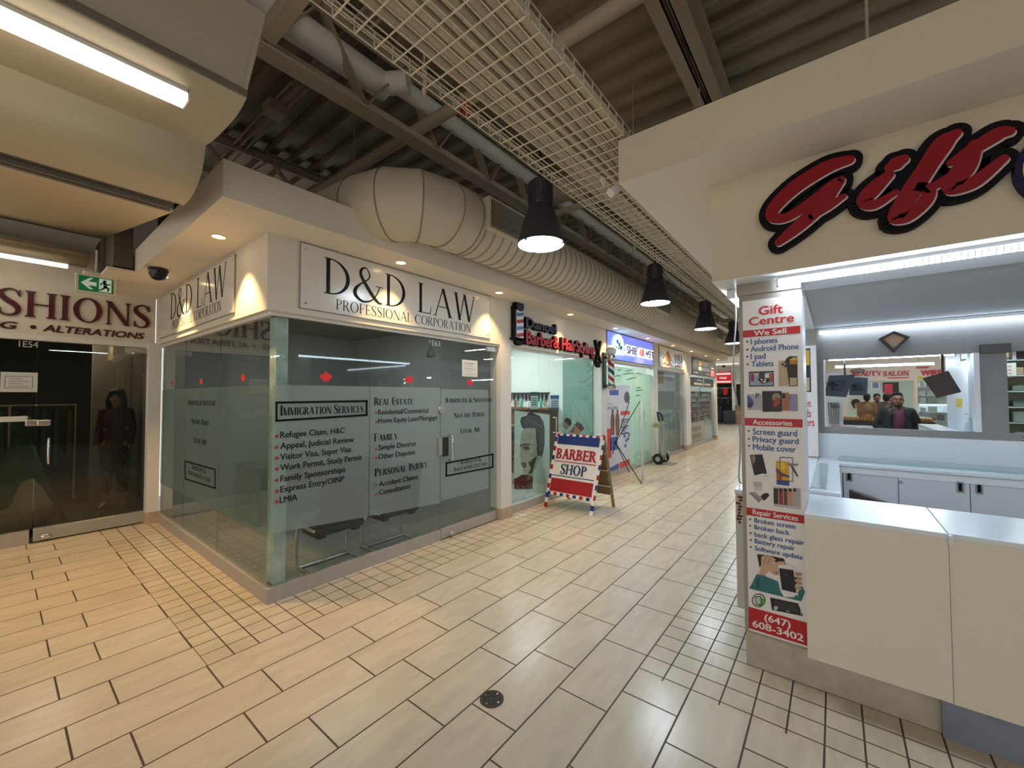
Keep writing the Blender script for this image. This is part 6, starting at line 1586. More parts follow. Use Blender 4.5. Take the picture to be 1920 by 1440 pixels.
def head_parts(hz, s=1.0, fwd=(0,-1,0)):
    """head centred at height hz above origin, face to -y"""
    P = [('ell', (0, .012*s, hz+.02*s), (.074*s, .092*s, .098*s)), ('ell', (0, -.022*s, hz-.05*s), (.060*s, .062*s, .072*s)), ('ell', (0, -.052*s, hz-.092*s), (.030*s, .028*s, .024*s)),
         ('cap', (0, -.086*s, hz+.005*s), .011*s, (0, -.104*s, hz-.026*s), .0155*s), ('ell', (0, -.085*s, hz-.063*s), (.025*s, .014*s, .009*s)), ('ell', (0, -.080*s, hz+.027*s), (.048*s, .015*s, .011*s))]
    for e in (-1, 1): P += [('ell', (e*.078*s, .012*s, hz-.012*s), (.011*s, .021*s, .032*s)), ('ell', (e*.042*s, -.062*s, hz-.03*s), (.022*s, .020*s, .020*s))]
    return P
def eyes(t, hz, s=1.0, beard=None, mouth='#7c4038', z0=0):
    for e in (-1, 1):
        b = MB(); b.ball((e*.031*s, -.079*s, hz+.004*s), (.010*s, .005*s, .0042*s), 12); b.build('eye', mat('eye_white', '#857b72', .3), t, local=True)
        b = MB(); b.ball((e*.031*s, -.0845*s, hz+.004*s), (.006*s, .0045*s, .0045*s), 10); b.build('iris', mat('eye_dark', '#17110e', .2), t, local=True)
        b = MB(); b.tube([(e*.015*s, -.092*s, hz+.026*s), (e*.033*s, -.090*s, hz+.032*s), (e*.050*s, -.078*s, hz+.026*s)], .0032*s, 6); b.build('eyebrow', mat('brow_dark', '#15100d', .7), t, local=True)
    b = MB(); b.ball((0, -.097*s, hz-.063*s), (.022*s, .006*s, .006*s), 12); b.build('lips', mat('lips'+mouth, mouth, .5), t, local=True)
ID3 = Matrix.Identity(3)
# ---- the man behind the neighbouring booth's counter, hands on hips
mx_, my_ = aty(1682, 740, 9.2).x, 9.2
man = thing('person', 'person in dark jacket and plum shirt, hands on hips behind a white counter', 'person', (mx_, my_, 0), rz=math.radians(4))
S = .985; hz = 1.585
J = {}
for e in (-1, 1):
    J[e] = dict(sh=(e*.160, .01, 1.395), el=(e*.265, .07, 1.15), wr=(e*.165, -.06, 1.045), hip=(e*.09, 0, .92), kn=(e*.11, -.02, .50), an=(e*.12, .02, .09))
parts = head_parts(hz)+[('cap', (0, .012, 1.41), .058, (0, .0, 1.52), .052), ('ell', (0, .01, 1.24), (.143, .10, .20)), ('ell', (0, .01, 1.02), (.135, .10, .13)), ('ell', (0, .01, .92), (.145, .105, .11))]
for e in (-1, 1):
    j = J[e]
    parts += [('cap', (0, .01, 1.41), .05, j['sh'], .058), ('cap', j['sh'], .054, j['el'], .040), ('cap', j['el'], .038, j['wr'], .026), ('cap', j['hip'], .082, j['kn'], .055), ('cap', j['kn'], .052, j['an'], .036), ('cap', j['an'], .036, (e*.13, -.14, .04), .034)]
    hand(parts, j['wr'], (-e*.55, -.35, -.62), (0, -.7, .5), .6)
put('body', skin(parts, .0105, 5), mat('skin_brown', '#6f4a39', .55), man)
sh = [('ell', (0, .0, 1.24), (.150, .112, .20)), ('ell', (0, .0, 1.02), (.142, .108, .14)), ('cap', (-.09, .01, 1.395), .06, (.09, .01, 1.395), .06)]
put('shirt', skin(sh, .013, 8), mat('shirt_plum', '#5c2c40', .75), man)
jk = []
for e in (-1, 1):
    j = J[e]; jk += [('cap', (e*.06, .03, 1.42), .05, (e*.160, .01, 1.395), .066), ('cap', j['sh'], .066, j['el'], .052), ('cap', j['el'], .050, Vector(j['el']).lerp(Vector(j['wr']), .86), .044),
        ('cap', (e*.125, .01, 1.34), .068, (e*.130, -.0, .98), .072), ('cap', (e*.100, -.075, 1.36), .035, (e*.135, -.095, .96), .040)]
jk += [('ell', (0, .07, 1.24), (.155, .08, .20)), ('ell', (0, .07, 1.02), (.155, .08, .18)), ('cap', (-.07, .03, 1.46), .028, (.07, .03, 1.46), .028)]
put('jacket', skin(jk, .013, 5), mat('jacket_dark', '#1d1f1f', .8, bump=.2, bscale=60), man)
for e in (-1, 1):
    b = MB(); b.prism([(e*.045,-.105,1.455),(e*.105,-.10,1.43),(e*.115,-.128,1.33),(e*.07,-.130,1.37)], (0,-.012,0)); b.build('collar', mat('jacket_dark'), man, local=True)
tr_ = [('ell', (0, .01, .92), (.165, .112, .11))]
for e in (-1, 1): j = J[e]; tr_ += [('cap', j['hip'], .092, j['kn'], .066), ('cap', j['kn'], .066, (j['an'][0], j['an'][1], .10), .055)]
put('trousers', skin(tr_, .015, 5), mat('trousers_dark', '#24262b', .8), man)
for e in (-1, 1):
    b = MB(); b.ball((e*.13, -.06, .045), (.048, .13, .045), 14); b.build('shoe', mat('shoe_black', '#121212', .5), man, local=True)
ha = [('ell', (0, .034, hz+.052), (.081, .094, .088)), ('ell', (0, -.014, hz+.102), (.060, .058, .030)), ('ell', (0, .062, hz-.02), (.076, .055, .075))]
put('hair', skin(ha, .010, 3), mat('hair_black', '#0a0909', .9), man)
be = [('ell', (0, -.060, hz-.098), (.040, .030, .024)), ('cap', (-.058, -.02, hz-.055), .014, (-.035, -.055, hz-.092), .016), ('cap', (.058, -.02, hz-.055), .014, (.035, -.055, hz-.092), .016), ('cap', (-.022, -.094, hz-.050), .006, (.022, -.094, hz-.050), .006)]
put('beard', skin(be, .007, 3), mat('beard_black', '#1b1412', .8), man)
eyes(man, hz)

# ---- generic standing person used for the three shoppers far behind
def shopper(label, x, y, rz, top, hair, skinc='#8a6049', h=1.7):
    t = thing('person', label, 'person', (x, y, 0), rz=rz); t.scale = (h/1.7,)*3
    parts = head_parts(hz)+[('cap', (0, .012, 1.41), .058, (0, .0, 1.52), .052), ('ell', (0, .01, 1.24), (.138, .10, .20)), ('ell', (0, .01, 1.0), (.130, .10, .15))]
    tp = [('ell', (0, .01, 1.24), (.155, .12, .21)), ('ell', (0, .01, 1.0), (.15, .12, .16))]; lg = [('ell', (0, .01, .90), (.165, .112, .11))]
    for e in (-1, 1):
        shp, el, wr = (e*.155, .01, 1.395), (e*.195, .02, 1.12), (e*.18, -.10, .90)
        parts += [('cap', (0, .01, 1.41), .05, shp, .056), ('cap', shp, .052, el, .040), ('cap', el, .038, wr, .026), ('cap', (e*.09, 0, .92), .082, (e*.10, -.01, .50), .055), ('cap', (e*.10, -.01, .50), .052, (e*.11, .02, .09), .036), ('cap', (e*.11, .02, .06), .034, (e*.12, -.12, .035), .032)]
        hand(parts, wr, (0, -.3, -.9), (0, -1, 0), .5)
        tp += [('cap', (0, .02, 1.42), .06, shp, .066), ('cap', shp, .066, el, .054), ('cap', el, .052, Vector(el).lerp(Vector(wr), .85), .046)]
        lg += [('cap', (e*.09, 0, .92), .092, (e*.10, -.01, .50), .066), ('cap', (e*.10, -.01, .50), .066, (e*.11, .02, .10), .055)]
    put('body', skin(parts, .014, 4), mat('skin'+skinc, skinc, .55), t); put('jacket', skin(tp, .018, 5), mat('top'+top, top, .8), t); put('trousers', skin(lg, .02, 4), mat('trousers_dark'), t)
    put('hair', skin([('ell', (0, .028, hz+.045), (.086, .10, .092)), ('ell', (0, .06, hz-.02), (.078, .06, .08))], .013, 3), mat('hair'+hair, hair, .7), t)
    eyes(t, hz); return t
def onfloor(px, y): return aty(px, 760, y).x
shopper('person in a tan jacket seen from behind in front of the salon window', onfloor(1626, 16.2), 16.2, math.radians(170), '#8a6a48', '#15110f')
shopper('person in black facing the salon counter between the tan jacket and the grey jumper', onfloor(1645, 16.6), 16.6, math.radians(10), '#1b1a1c', '#120f0e')
shopper('person in a grey jumper just left of the man with hands on hips', onfloor(1664, 15.9), 15.9, math.radians(150), '#6f5f5c', '#15110f')

# ---- mannequin in maroon inside the clothing shop window
mp = atx(217, 800, -7.85)
zf = .17; ztp = atx(217, 731, -7.85).z
hgt = ztp-zf
mn = thing('mannequin', 'dark-haired mannequin in a long maroon coat and cropped trousers in the shop window', 'mannequin', (mp.x, mp.y, zf), rz=math.radians(70)); mn.scale = (hgt/1.70,)*3
parts = head_parts(hz, .98)+[('cap', (0, .012, 1.40), .048, (0, .0, 1.52), .045), ('ell', (0, .01, 1.25), (.145, .095, .19)), ('ell', (0, .01, 1.04), (.125, .09, .12)), ('ell', (0, .01, .92), (.15, .10, .11))]
ct = [('ell', (0, .01, 1.26), (.142, .11, .20)), ('ell', (0, .01, 1.04), (.128, .105, .16)), ('cap', (0, .01, .95), .125, (0, .01, .62), .150)]
lg = []
for e in (-1, 1):
    shp, el, wr = (e*.142, .01, 1.385), (e*.185, .03, 1.12), (e*.18, -.06, .90)
    parts += [('cap', (0, .01, 1.40), .045, shp, .048), ('cap', shp, .045, el, .034), ('cap', el, .033, wr, .023), ('cap', (e*.08, 0, .9), .078, (e*.09, 0, .48), .050), ('cap', (e*.09, 0, .48), .048, (e*.10, .02, .08), .030), ('cap', (e*.10, .02, .05), .030, (e*.11, -.13, .028), .027)]
    hand(parts, wr, (0, -.25, -.95), (0, -1, 0), .4, .95)
    ct += [('cap', (0, .02, 1.41), .05, shp, .056), ('cap', shp, .056, el, .046), ('cap', el, .046, Vector(el).lerp(Vector(wr), .9), .042)]
    lg += [('cap', (e*.085, 0, .85), .088, (e*.085, 0, .48), .064), ('cap', (e*.085, 0, .48), .064, (e*.09, .015, .24), .058)]
put('body', skin(parts, .0115, 5), mat('mannequin_skin', '#a57f5f', .5), mn)
put('coat', skin(ct, .014, 5), mat('coat_maroon', '#4a1a22', .85), mn); put('trousers', skin(lg, .015, 4), mat('trouser_maroon', '#3c1b20', .85), mn)
put('hair', skin([('ell', (0, .03, hz+.035), (.10, .112, .11)), ('ell', (-.085, .01, hz-.07), (.035, .06, .10)), ('ell', (.085, .01, hz-.07), (.035, .06, .10)), ('ell', (0, .085, hz-.07), (.09, .045, .11)), ('ell', (0, -.06, hz+.085), (.075, .04, .035))], .011, 4), mat('hair_dark_brown', '#1d1512', .6), mn)
eyes(mn, hz, .98)
# ---- green gown on a stand
gp = atx(40, 850, -8.0)
gs = thing('dress_stand', 'green and pale gown on a headless dress stand behind the shop door', 'mannequin', (gp.x, gp.y, .01))
g0 = [('ell', (0, 0, 1.28), (.15, .10, .17)), ('ell', (0, 0, 1.08), (.12, .09, .12)), ('cap', (0, 0, 1.0), .12, (0, .0, .35), .30), ('cap', (-.14, 0, 1.38), .05, (.14, 0, 1.38), .05)]
put('gown', skin(g0, .016, 4), mat('gown_green', '#49664a', .8, var=.2, vscale=6), gs)
put('underskirt', skin([('cap', (.10, .03, .62), .12, (.16, .06, .26), .22), ('cap', (0, 0, .4), .27, (0, 0, .24), .31)], .02, 4), mat('gown_pale', '#a9a48a', .8), gs)
b = MB(); b.cyl((0,0,.02), (0,0,.4), .02, 10); b.cyl((0,0,1.4), (0,0,1.52), .035, 12); b.lathe([(0,0),(.16,0),(.16,.02),(0,.03)], n=20); b.build('stand', M_blackm, gs, local=True)
# ---- white partition, picture, garment rail inside
b = MB(); b.box(-8.50, -8.42, atx(170, 800, -8.46).y, 1.295, .01, 2.6); tag(b.build('partition', mat('partition_grey_green', '#8f8a7c', .8)), 'pale partition standing right behind the maroon mannequin', 'partition')
b = MB(); y = atx(262, 800, -8.4).y; b.box(-8.42, -8.40, y-.10, y+.12, .75, 2.05); tag(b.build('wall_poster', mat('dark_poster', '#2b2721', .7)), 'tall dark poster on the partition right of the mannequin', 'poster')
b = MB(); b.box(-8.40, -7.3, .60, 1.298, .01, .17); tag(b.build('display_plinth', mat('plinth_dark', '#39332a', .7)), 'low dark display plinth under the maroon mannequin', 'plinth')
for k, (yy, x_) in enumerate(((-.35, -9.6), (.35, -9.9))):
    t = thing('garment_rail', ('metal garment rail deep in the dark shop behind the green gown', 'metal garment rail deep in the dark shop near the partition')[k], 'clothes rail', (x_, yy, .01))
    b = MB(); b.cyl((x_, yy-.5, 1.55), (x_, yy+.5, 1.55), .014, 10)
    for s in (-.5, .5): b.cyl((x_, yy+s, .01), (x_, yy+s, 1.55), .014, 10); b.bar((x_-.22, yy+s, .02), (x_+.22, yy+s, .02), .03)
    b.build('rail', M_steeldk, t)
    rr = random.Random(20+k)
    for i in range(7):
        c_ = rr.choice(('#4a3326', '#31302d', '#5a5144', '#3e2a2a', '#2f3a33'))
        b = MB(); y_ = yy-.42+i*.14; L_ = rr.uniform(.7, 1.1); b.hexa([(x_-.22,y_-.03,1.45-L_),(x_+.22,y_-.03,1.45-L_),(x_+.22,y_+.03,1.45-L_),(x_-.22,y_+.03,1.45-L_),(x_-.16,y_-.02,1.46),(x_+.16,y_-.02,1.46),(x_+.16,y_+.02,1.46),(x_-.16,y_+.02,1.46)]); b.tube([(x_, y_, 1.46), (x_, y_, 1.56)], .004, 6)
        tag(b.build('garment', mat('garment'+c_, c_, .85), bevel=.01), 'dark garment on the %s rail inside the clothing shop' % ('nearer' if k == 0 else 'farther'), 'garment', 'garments on the %s rail' % ('nearer' if k == 0 else 'farther'))

# ================================================================ chairs inside the law office
def visitor_chair(loc, rz, label):
    t = thing('visitor_chair', label, 'chair', loc, rz, group='cantilever chairs in the law office')
    m = mat('chair_dark_grey', '#18191b', .5)
    b = MB(); b.box(-.24, .24, -.27, .13, .36, .46); b.build('seat', m, t, local=True, bevel=.04)
    b = MB(); b.box(-.22, -.13, -.25, .08, .325, .37); b.box(.13, .22, -.25, .08, .325, .37); b.build('seat_shell', m, t, local=True, bevel=.02)
    b = MB(); b.hexa([(-.24,.08,.44),(.24,.08,.44),(.24,.13,.44),(-.24,.13,.44),(-.22,.13,.92),(.22,.13,.92),(.22,.17,.92),(-.22,.17,.92)]); b.build('backrest', m, t, local=True, bevel=.02)
    for e in (-1, 1):
        b = MB(); b.tube(smooth_pts([(e*.26,.15,.014),(e*.26,-.20,.014),(e*.26,-.26,.06),(e*.26,-.255,.36),(e*.26,-.20,.42),(e*.26,.08,.42)], 5), .0135, 10); b.build('leg', mat('bright_chrome', '#e6e8ea', .22, .9), t, local=True)
    b = MB(); b.tube([(-.26,-.21,.014),(.26,-.21,.014)], .0135, 10); b.build('floor_bar', mat('bright_chrome'), t, local=True)
    return t
visitor_chair((-3.875, 2.115, .006), math.radians(-90), 'dark cantilever chair nearest the corner post behind the law office film')
visitor_chair((-3.875, 2.81, .006), math.radians(-90), 'dark cantilever chair beside the glass door behind the law office film')
t = thing('office_desk', 'grey office desk against the back of the dim law office', 'desk', (-6.2, 3.0, .006))
b = MB(); b.box(-6.6, -5.8, 2.1, 3.9, .72, .75); b.build('desktop', mat('desk_grey', '#77736c', .5), t)
for y in (2.13, 3.87):
    b = MB(); b.box(-6.58, -5.82, y-.02, y+.02, .006, .72); b.build('side_panel', mat('desk_grey'), t)
b = MB(); b.box(-6.56, -6.54, 2.15, 3.85, .3, .72); b.build('modesty_panel', mat('desk_grey'), t)

# ================================================================ floor clean-out cover
cv = Vector((-1.517, 1.736, 0))
t = thing('floor_drain', 'round dark metal clean-out cover set in the stone floor', 'drain cover', cv)
b = MB(); b.lathe([(.066,0.0),(.066,.0035),(.056,.0035)], cv, n=36); b.build('rim', mat('drain_rim', '#4b4740', .4, .7), t)
b = MB(); b.lathe([(0,.003),(.0555,.003)], cv, n=36); b.build('lid', mat('drain_lid', '#3b3833', .45, .6, bump=.5, bscale=160), t)
for a in (0, PI/2, PI, 1.5*PI):
    b = MB(); b.lathe([(0,.0045),(.006,.004)], cv+Vector((.045*math.cos(a), .045*math.sin(a), 0)), n=10); b.build('screw', M_chrome, t)
b = MB(); b.lathe([(0,.006),(.009,.004)], cv, n=12); b.build('screw', mat('drain_rim'), t)
# ================================================================ neighbouring booth seen through the opening
t = thing('neighbour_counter', 'white counter of the neighbouring booth in front of the man with hands on hips', 'counter', (.5, 5.85, 0))
zc_ = bpx(1650, 806).z-.02
b = MB(); b.box(-.12, 1.15, 5.60, 6.05, .01, zc_-.03); b.build('carcass', mat('neighbour_grey', '#8e8a86', .5), t)
b = MB(); b.box(-.13, 1.16, 5.59, 6.08, zc_-.03, zc_); b.build('countertop', M_top, t)
t = thing('neighbour_side_counter', 'white side counter running back at the right of the man', 'counter', (1.0, 7.0, 0))
b = MB(); b.box(.905, 1.085, 6.10, 7.9, .01, 1.24); b.build('carcass', M_white, t)
b = MB(); b.box(.90, 1.09, 6.10, 7.9, 1.24, 1.27); b.build('countertop', M_top, t)
ya_, yb_ = atx(1816, 740, 1.10).y, atx(1775, 740, 1.10).y
b = MB(); b.box(1.10, 1.15, ya_, yb_, 0, 2.42); struct('wall_neighbour_right', b, mat('neighbour_panel_white', '#d6e0ea', .4))
b = MB(); b.box(-.2, 1.2, 5.62, 9.6, 2.42, 2.47); struct('ceiling_neighbour_booth', b, mat('neighbour_ceiling', '#c9ced2', .7))
strip_light('upper bright tube lamp seen through the booth opening above the man', (aty(1552, 676, 6.2).x, 6.2, aty(1670, 669, 6.2).z), (aty(1790, 664, 6.2).x, 6.2, aty(1670, 669, 6.2).z), .035, L_BOOTH*.8, ribs=False, name='tube_lamp', hang=2.42)
strip_light('lower bright tube lamp seen through the booth opening farther back', (aty(1565, 688, 8.8).x, 8.8, aty(1660, 685, 8.8).z), (aty(1752, 681, 8.8).x, 8.8, aty(1660, 685, 8.8).z), .045, L_BOOTH*.8, ribs=False, name='tube_lamp', hang=2.42)
p = aty(1808, 680, 6.3); strip_light('short bright lamp at the right jamb of the booth opening', (p.x-.06, 6.2, p.z-.01), (p.x+.10, 6.5, p.z+.02), .03, L_BOOTH*.6, ribs=False, name='tube_lamp', hang=2.42)
# back counter with rows of small bottles
YBk = 10.4
t = thing('display_counter', 'white display counter with dark trays of small bottles behind the man', 'counter', (.8, YBk, 0))
zt2 = aty(1600, 797, YBk).z
xl, xr = aty(1548, 790, YBk).x, aty(1763, 790, YBk).x
b = MB(); b.box(xl, xr, YBk-.05, YBk+.5, .01, zt2-.04); b.build('carcass', M_white, t)
b = MB(); b.box(xl-.02, xr+.02, YBk-.08, YBk+.52, zt2-.04, zt2); b.build('countertop', M_top, t)
for nm, x0, x1 in (('left', 1571, 1642), ('right', 1712, 1754)):
    a, c = aty(x0, 790, YBk).x, aty(x1, 790, YBk).x
    b = MB(); b.box(a, c, YBk, YBk+.25, zt2, zt2+.09); tr1 = b.build('bottle_tray', mat('tray_dark', '#2a1a16', .5)); tag(tr1, 'dark tray of small bottles on the display counter %s the man' % ('left of' if nm == 'left' else 'right of'), 'tray')
    n = 13 if nm == 'left' else 8
    for k in range(n):
        x = a+.03+(c-a-.06)*k/(n-1); b = MB(); b.lathe([(0,0),(.019,0),(.019,.055),(.008,.065),(.008,.078),(0,.078)], (x, YBk+.10, zt2+.091), n=10)
        tag(b.build('bottle', mat('bottle_amber', '#a8763c', .3)), 'small amber bottle standing in the dark tray %s the man' % ('left of' if nm == 'left' else 'right of'), 'bottle', 'bottles in the %s tray' % nm)
# hanging monitors
for lab, quad, Y_ in (('dark flat monitor seen from behind, hung at the left of the booth opening', [(1554,704),(1604,702),(1587,745),(1545,742)], 5.75), ('second dark monitor behind the first one, hung at the left of the booth opening', [(1596,706),(1628,707),(1627,741),(1592,741)], 6.2)):
    t = thing('monitor', lab, 'monitor', aty(*quad[3], Y_))
    P = [aty(x, y, Y_) for x, y in quad]
    P[1].y += .03; P[2].y += .05
    b = MB(); b.prism(P, (0, .035, 0)); b.build('shell', mat('monitor_shell', '#39434c', .4), t, bevel=.008)
    c = sum(P, Vector())/4
    b = MB(); b.prism([c+(q-c)*.45 for q in P], (0, -.03, 0)); b.build('rear_cover', mat('monitor_rear', '#2b3239', .5), t, bevel=.004)
    b = MB(); b.tube([c+Vector((0,-.02,0)), c+Vector((-.06,-.05,.02)), c+Vector((-.12,.02,.03)), c+Vector((-.13,.03,.62))], .011, 8); b.build('arm', M_blackm, t)
# tilted brown board hung over the opening
q4 = [aty(x, y, 5.75) for x, y in ((1730,709),(1778,695),(1803,735),(1757,746))]
t = thing('tilted_board', 'dark brown square monitor back tilted in the right of the booth opening', 'board', q4[3])
b = MB(); b.prism(q4, (0,.025,0)); b.build('panel', mat('board_brown', '#3d3028', .6), t, bevel=.003)
c = sum(q4, Vector())/4; b = MB(); b.tube([c+Vector((0,.03,0)), c+Vector((.02,.09,.03)), c+Vector((.02,.09,.66))], .012, 8); b.build('arm', M_blackm, t)
b = MB(); a = aty(1800, 755, 6.6)
a = atx(1799, 755, 1.10); b.box(1.096, 1.0995, a.y-.13, a.y+.13, a.z-.05, a.z+.05); tag(b.build('warning_sticker', mat('sticker_yellow', '#cdb82a', .5)), 'yellow sticker on the white panel right of the man', 'sticker')
t = thing('pump_bottle', 'clear pump bottle of hand gel on the right end of the neighbouring counter', 'bottle', (aty(1819, 800, 5.75).x, 5.75, zc_))
x = aty(1819, 800, 5.75).x
b = MB(); b.lathe([(0,0),(.035,0),(.038,.08),(.03,.12),(.012,.135),(.012,.15),(0,.15)], (x, 5.75, zc_), n=18); b.build('body', mat('gel_clear', '#b9cdd6', .15), t)
b = MB(); b.cyl((x, 5.75, zc_+.15), (x, 5.75, zc_+.18), .006, 8); b.bar((x-.03, 5.75, zc_+.185), (x+.01, 5.75, zc_+.185), .012); b.build('pump', M_whitep, t)
b = MB(); a, c = aty(1558, 800, 5.8).x, aty(1606, 800, 5.8).x; b.box(a, c, 5.68, 5.9, zc_, zc_+.03); tag(b.build('red_tray', mat('tray_red', '#7c1d2c', .4), bevel=.008), 'dark red flat case lying on the neighbouring counter at the left', 'case')
b = MB()
for k in range(5): b.tube(smooth_pts([(aty(1556+k*4, 760, 7.2).x, 7.50, 1.25), (aty(1552+k*5, 745, 7.2).x, 7.50, 1.55), (aty(1562+k*3, 760, 7.2).x, 7.55, 1.48)], 5), .008, 6)
tag(b.build('cable_bunch', mat('cable_grey', '#6f6c66', .6)), 'tangle of grey cables hanging at the left of the booth opening', 'cable')
b = MB(); b.box(aty(1552, 745, 7.6).x, aty(1580, 745, 7.6).x, 7.55, 7.6, .01, 2.0); tag(b.build('slat_panel', mat('slat_pale', '#c3c7c4', .6)), 'pale panel with hooks behind the hanging cables at the left of the opening', 'panel')

# ================================================================ beauty salon across the far corridor
YS = 18.0; FSL = Frame('y', YS, -1)
b = MB(); b.box(-1.0, 12, YS, YS+.2, 2.12, 3.4); b.box(-1.0, aty(1586, 700, YS).x, YS, YS+.2, 0, 2.12); b.box(aty(1713, 700, YS).x, aty(1719, 700, YS).x, YS-.03, YS+.2, 0, 2.12)
struct('wall_far_right', b, mat('salon_wall', '#e0cfc2', .6))
b = MB(); b.box(-1.0, 12, YS+3, YS+3.1, 0, 3.2); struct('wall_salon_back', b, mat('salon_back', '#b9bdbb', .7))
b = MB(); b.box(-1.0, 12, YS+.2, YS+3, 2.6, 2.65); struct('ceiling_salon', b, mat('shop_ceiling'))
sg = thing('salon_sign', 'beauty salon sign with red slab letters and a black oval seen through the opening', 'sign', FSL.p(1.3, 2.2))
a = FSL.px(1606, 705); e = FSL.px(1653, 697); m1 = FSL.px(1656, 705); e2 = FSL.px(1704, 696)
b = MB(); serif(b, FSL, 'BEAUTY', a[0]-.12, a[1], e[0], a[1]+.15, n0=0, depth=.03, T=.2, t=.1, sr=.06, h=.09, track=0); serif(b, FSL, 'SALON', m1[0], m1[1], e2[0], m1[1]+.15, n0=0, depth=.03, T=.2, t=.1, sr=.06, h=.09, track=.0); b.build('lettering', mat('salon_red', '#b53038', .4), sg)
c = FSL.px(1608, 695.5); b = MB(); ell(b, FSL, c[0], c[1], .19, .07, 0, .02); b.build('oval_logo', mat('logo_black', '#2b2628', .4), sg)
b = MB(); ell(b, FSL, c[0], c[1], .15, .045, .02, .004); b.build('oval_face', mat('logo_grey', '#8f8a88', .4), sg)
u = FSL.px(1664, 708.5); u2 = FSL.px(1704, 707.5); b = MB(); rect(b, FSL, u[0], u[1]-.02, u2[0], u[1]+.01, 0, .01); b.build('underline', mat('salon_red'), sg)
sg = thing('wireless_sign', 'red wireless shop sign partly hidden by the tilted brown board', 'sign', FSL.p(2.4, 2.2))
a = FSL.px(1726, 704); e = FSL.px(1771, 693); b = MB(); sans(b, FSL, 'WIREL', a[0], a[1], e[0]+.05, e[1], n0=0, depth=.03, bold=.07); b.build('lettering', mat('wireless_red', '#c02f35', .4), sg)
b = MB(); a = FSL.px(1718, 691); e = FSL.px(1743, 687); flat(b, FSL, [(a[0], a[1]), (e[0]-.05, a[1]), (e[0], e[1]), (a[0], e[1])], 0, .02); b.build('red_tab', mat('wireless_red'), sg)
b = MB(); a = FSL.px(1720, 711); e = FSL.px(1730, 706); rect(b, FSL, a[0], a[1], e[0], e[1], 0, .02); b.build('yellow_tab', mat('sticker_yellow'), sg)
w8 = tag(thing('window_8', None, None, (1.2, YS, 0)), kind='structure')
b = MB(); b.box(aty(1587, 700, YS).x, aty(1712, 700, YS).x, YS+.06, YS+.07, .05, 2.12); b.build('pane', M_glasst, w8)
b = MB(); b.box(aty(1720, 700, YS).x, 6, YS+.06, YS+.07, .05, 2.12); b.build('pane', M_glasst, w8)
FW8 = Frame('y', YS+.05, -1)
po = thing('poster', 'poster of a man in sunglasses in the salon window left of the tan jacket', 'poster', FW8.p(*FW8.px(1600, 770)))
b = MB(); rect_px(b, FW8, 1593, 769, 1617, 746, 0, .004); b.build('print_background', mat('poster_cream', '#c9b9ae', .5), po)
def S2(pts): return [(1530+x/6, 640+y/6) for x, y in pts]
b = MB(); flat_px(b, FW8, S2([(425,690),(490,680),(495,735),(470,765),(430,740)]), .0052); b.build('print_face', mat('poster_face', '#a5826d', .5), po)
b = MB(); flat_px(b, FW8, S2([(392,690),(410,655),(460,648),(492,665),(497,690),(440,695),(432,735),(445,765),(415,740)]), .0064); flat_px(b, FW8, S2([(455,700),(498,698),(496,718),(460,718)]), .0068); b.build('print_hair', mat('poster_dark', '#211c1c', .5), po)
b = MB(); rect_px(b, FW8, 1633, 730, 1649, 714, 0, .004); po = b.build('paper_notice', mat('notice_white', '#d5d9dc', .6)); tag(po, 'small framed notice in the salon window above the shoppers', 'notice')
b = MB(); rect_px(b, FW8, 1636, 728, 1647, 717, .0052); b.build('print', mat('notice_violet', '#7f7ba8', .5), po)
b = MB(); b.box(aty(1655, 715, YS+1).x, aty(1685, 715, YS+1).x, YS+1, YS+1.05, 1.75, 2.1); tag(b.build('wall_screen', mat('screen_dark', '#2a2f33', .4)), 'dark screen hung inside the salon above the shoppers', 'screen')
b = MB(); x_ = aty(1668, 745, YS-.6).x; b.box(x_-.10, x_+.10, YS-.32, YS-.22, 0.0, 2.02); tag(b.build('red_display', mat('display_pink_red', '#b8324a', .5)), 'tall red display piece behind the head of the man with hands on hips', 'display')
t = thing('salon_counter', 'white salon counter behind the shoppers', 'counter', (1.5, YS-.6, 0))
b = MB(); b.box(.4, 2.2, YS-.8, YS-.4, 0.0, .95); b.build('carcass', M_white, t)
b = MB(); b.box(.36, 2.24, YS-.84, YS-.36, .95, .99); b.build('countertop', M_top, t)
sh_ = thing('wall_shelf', 'white shelf unit of goods in the wireless shop right of the man', 'shelf', (2.9, YS+.8, 0))
xs0, xs1 = aty(1721, 750, YS+.8).x, aty(1778, 750, YS+.8).x
b = MB(); b.box(xs0, xs1, YS+1.0, YS+1.05, 0, 2.1); b.build('back_panel', M_white, sh_)
for k in range(6):
    b = MB(); b.box(xs0, xs1, YS+.65, YS+1.0, .55+k*.27, .575+k*.27); b.build('shelf_board', M_white, sh_)
rr = random.Random(4)
for k in range(1, 6):
    x = xs0+.05
    while x < xs1-.25:
        w = rr.uniform(.10, .28); h = rr.uniform(.08, .2); c_ = rr.choice(('#3b3a3c', '#8c8f92', '#b8bcc0', '#a33a3f', '#55595c', '#d0d3d6')); nm = {'#3b3a3c': 'charcoal', '#8c8f92': 'grey', '#b8bcc0': 'silver', '#a33a3f': 'red', '#55595c': 'slate', '#d0d3d6': 'white'}[c_]
        b = MB(); b.box(x, x+w*.85, YS+.7, YS+.85, .576+k*.27, .576+k*.27+h); tag(b.build('shop_item', mat('item'+c_, c_, .5)), '%s item on shelf row %s of the wireless shop' % (nm, ('two','three','four','five','six')[k-1]), 'goods', '%s goods on wireless shop row %d' % (nm, k)); x += w+.03
ceil_tube('ceiling_light', 'tube light inside the beauty salon ceiling', 0, 4, YS+1.2, YS+1.3, 2.55, L_TUBE*1.2)
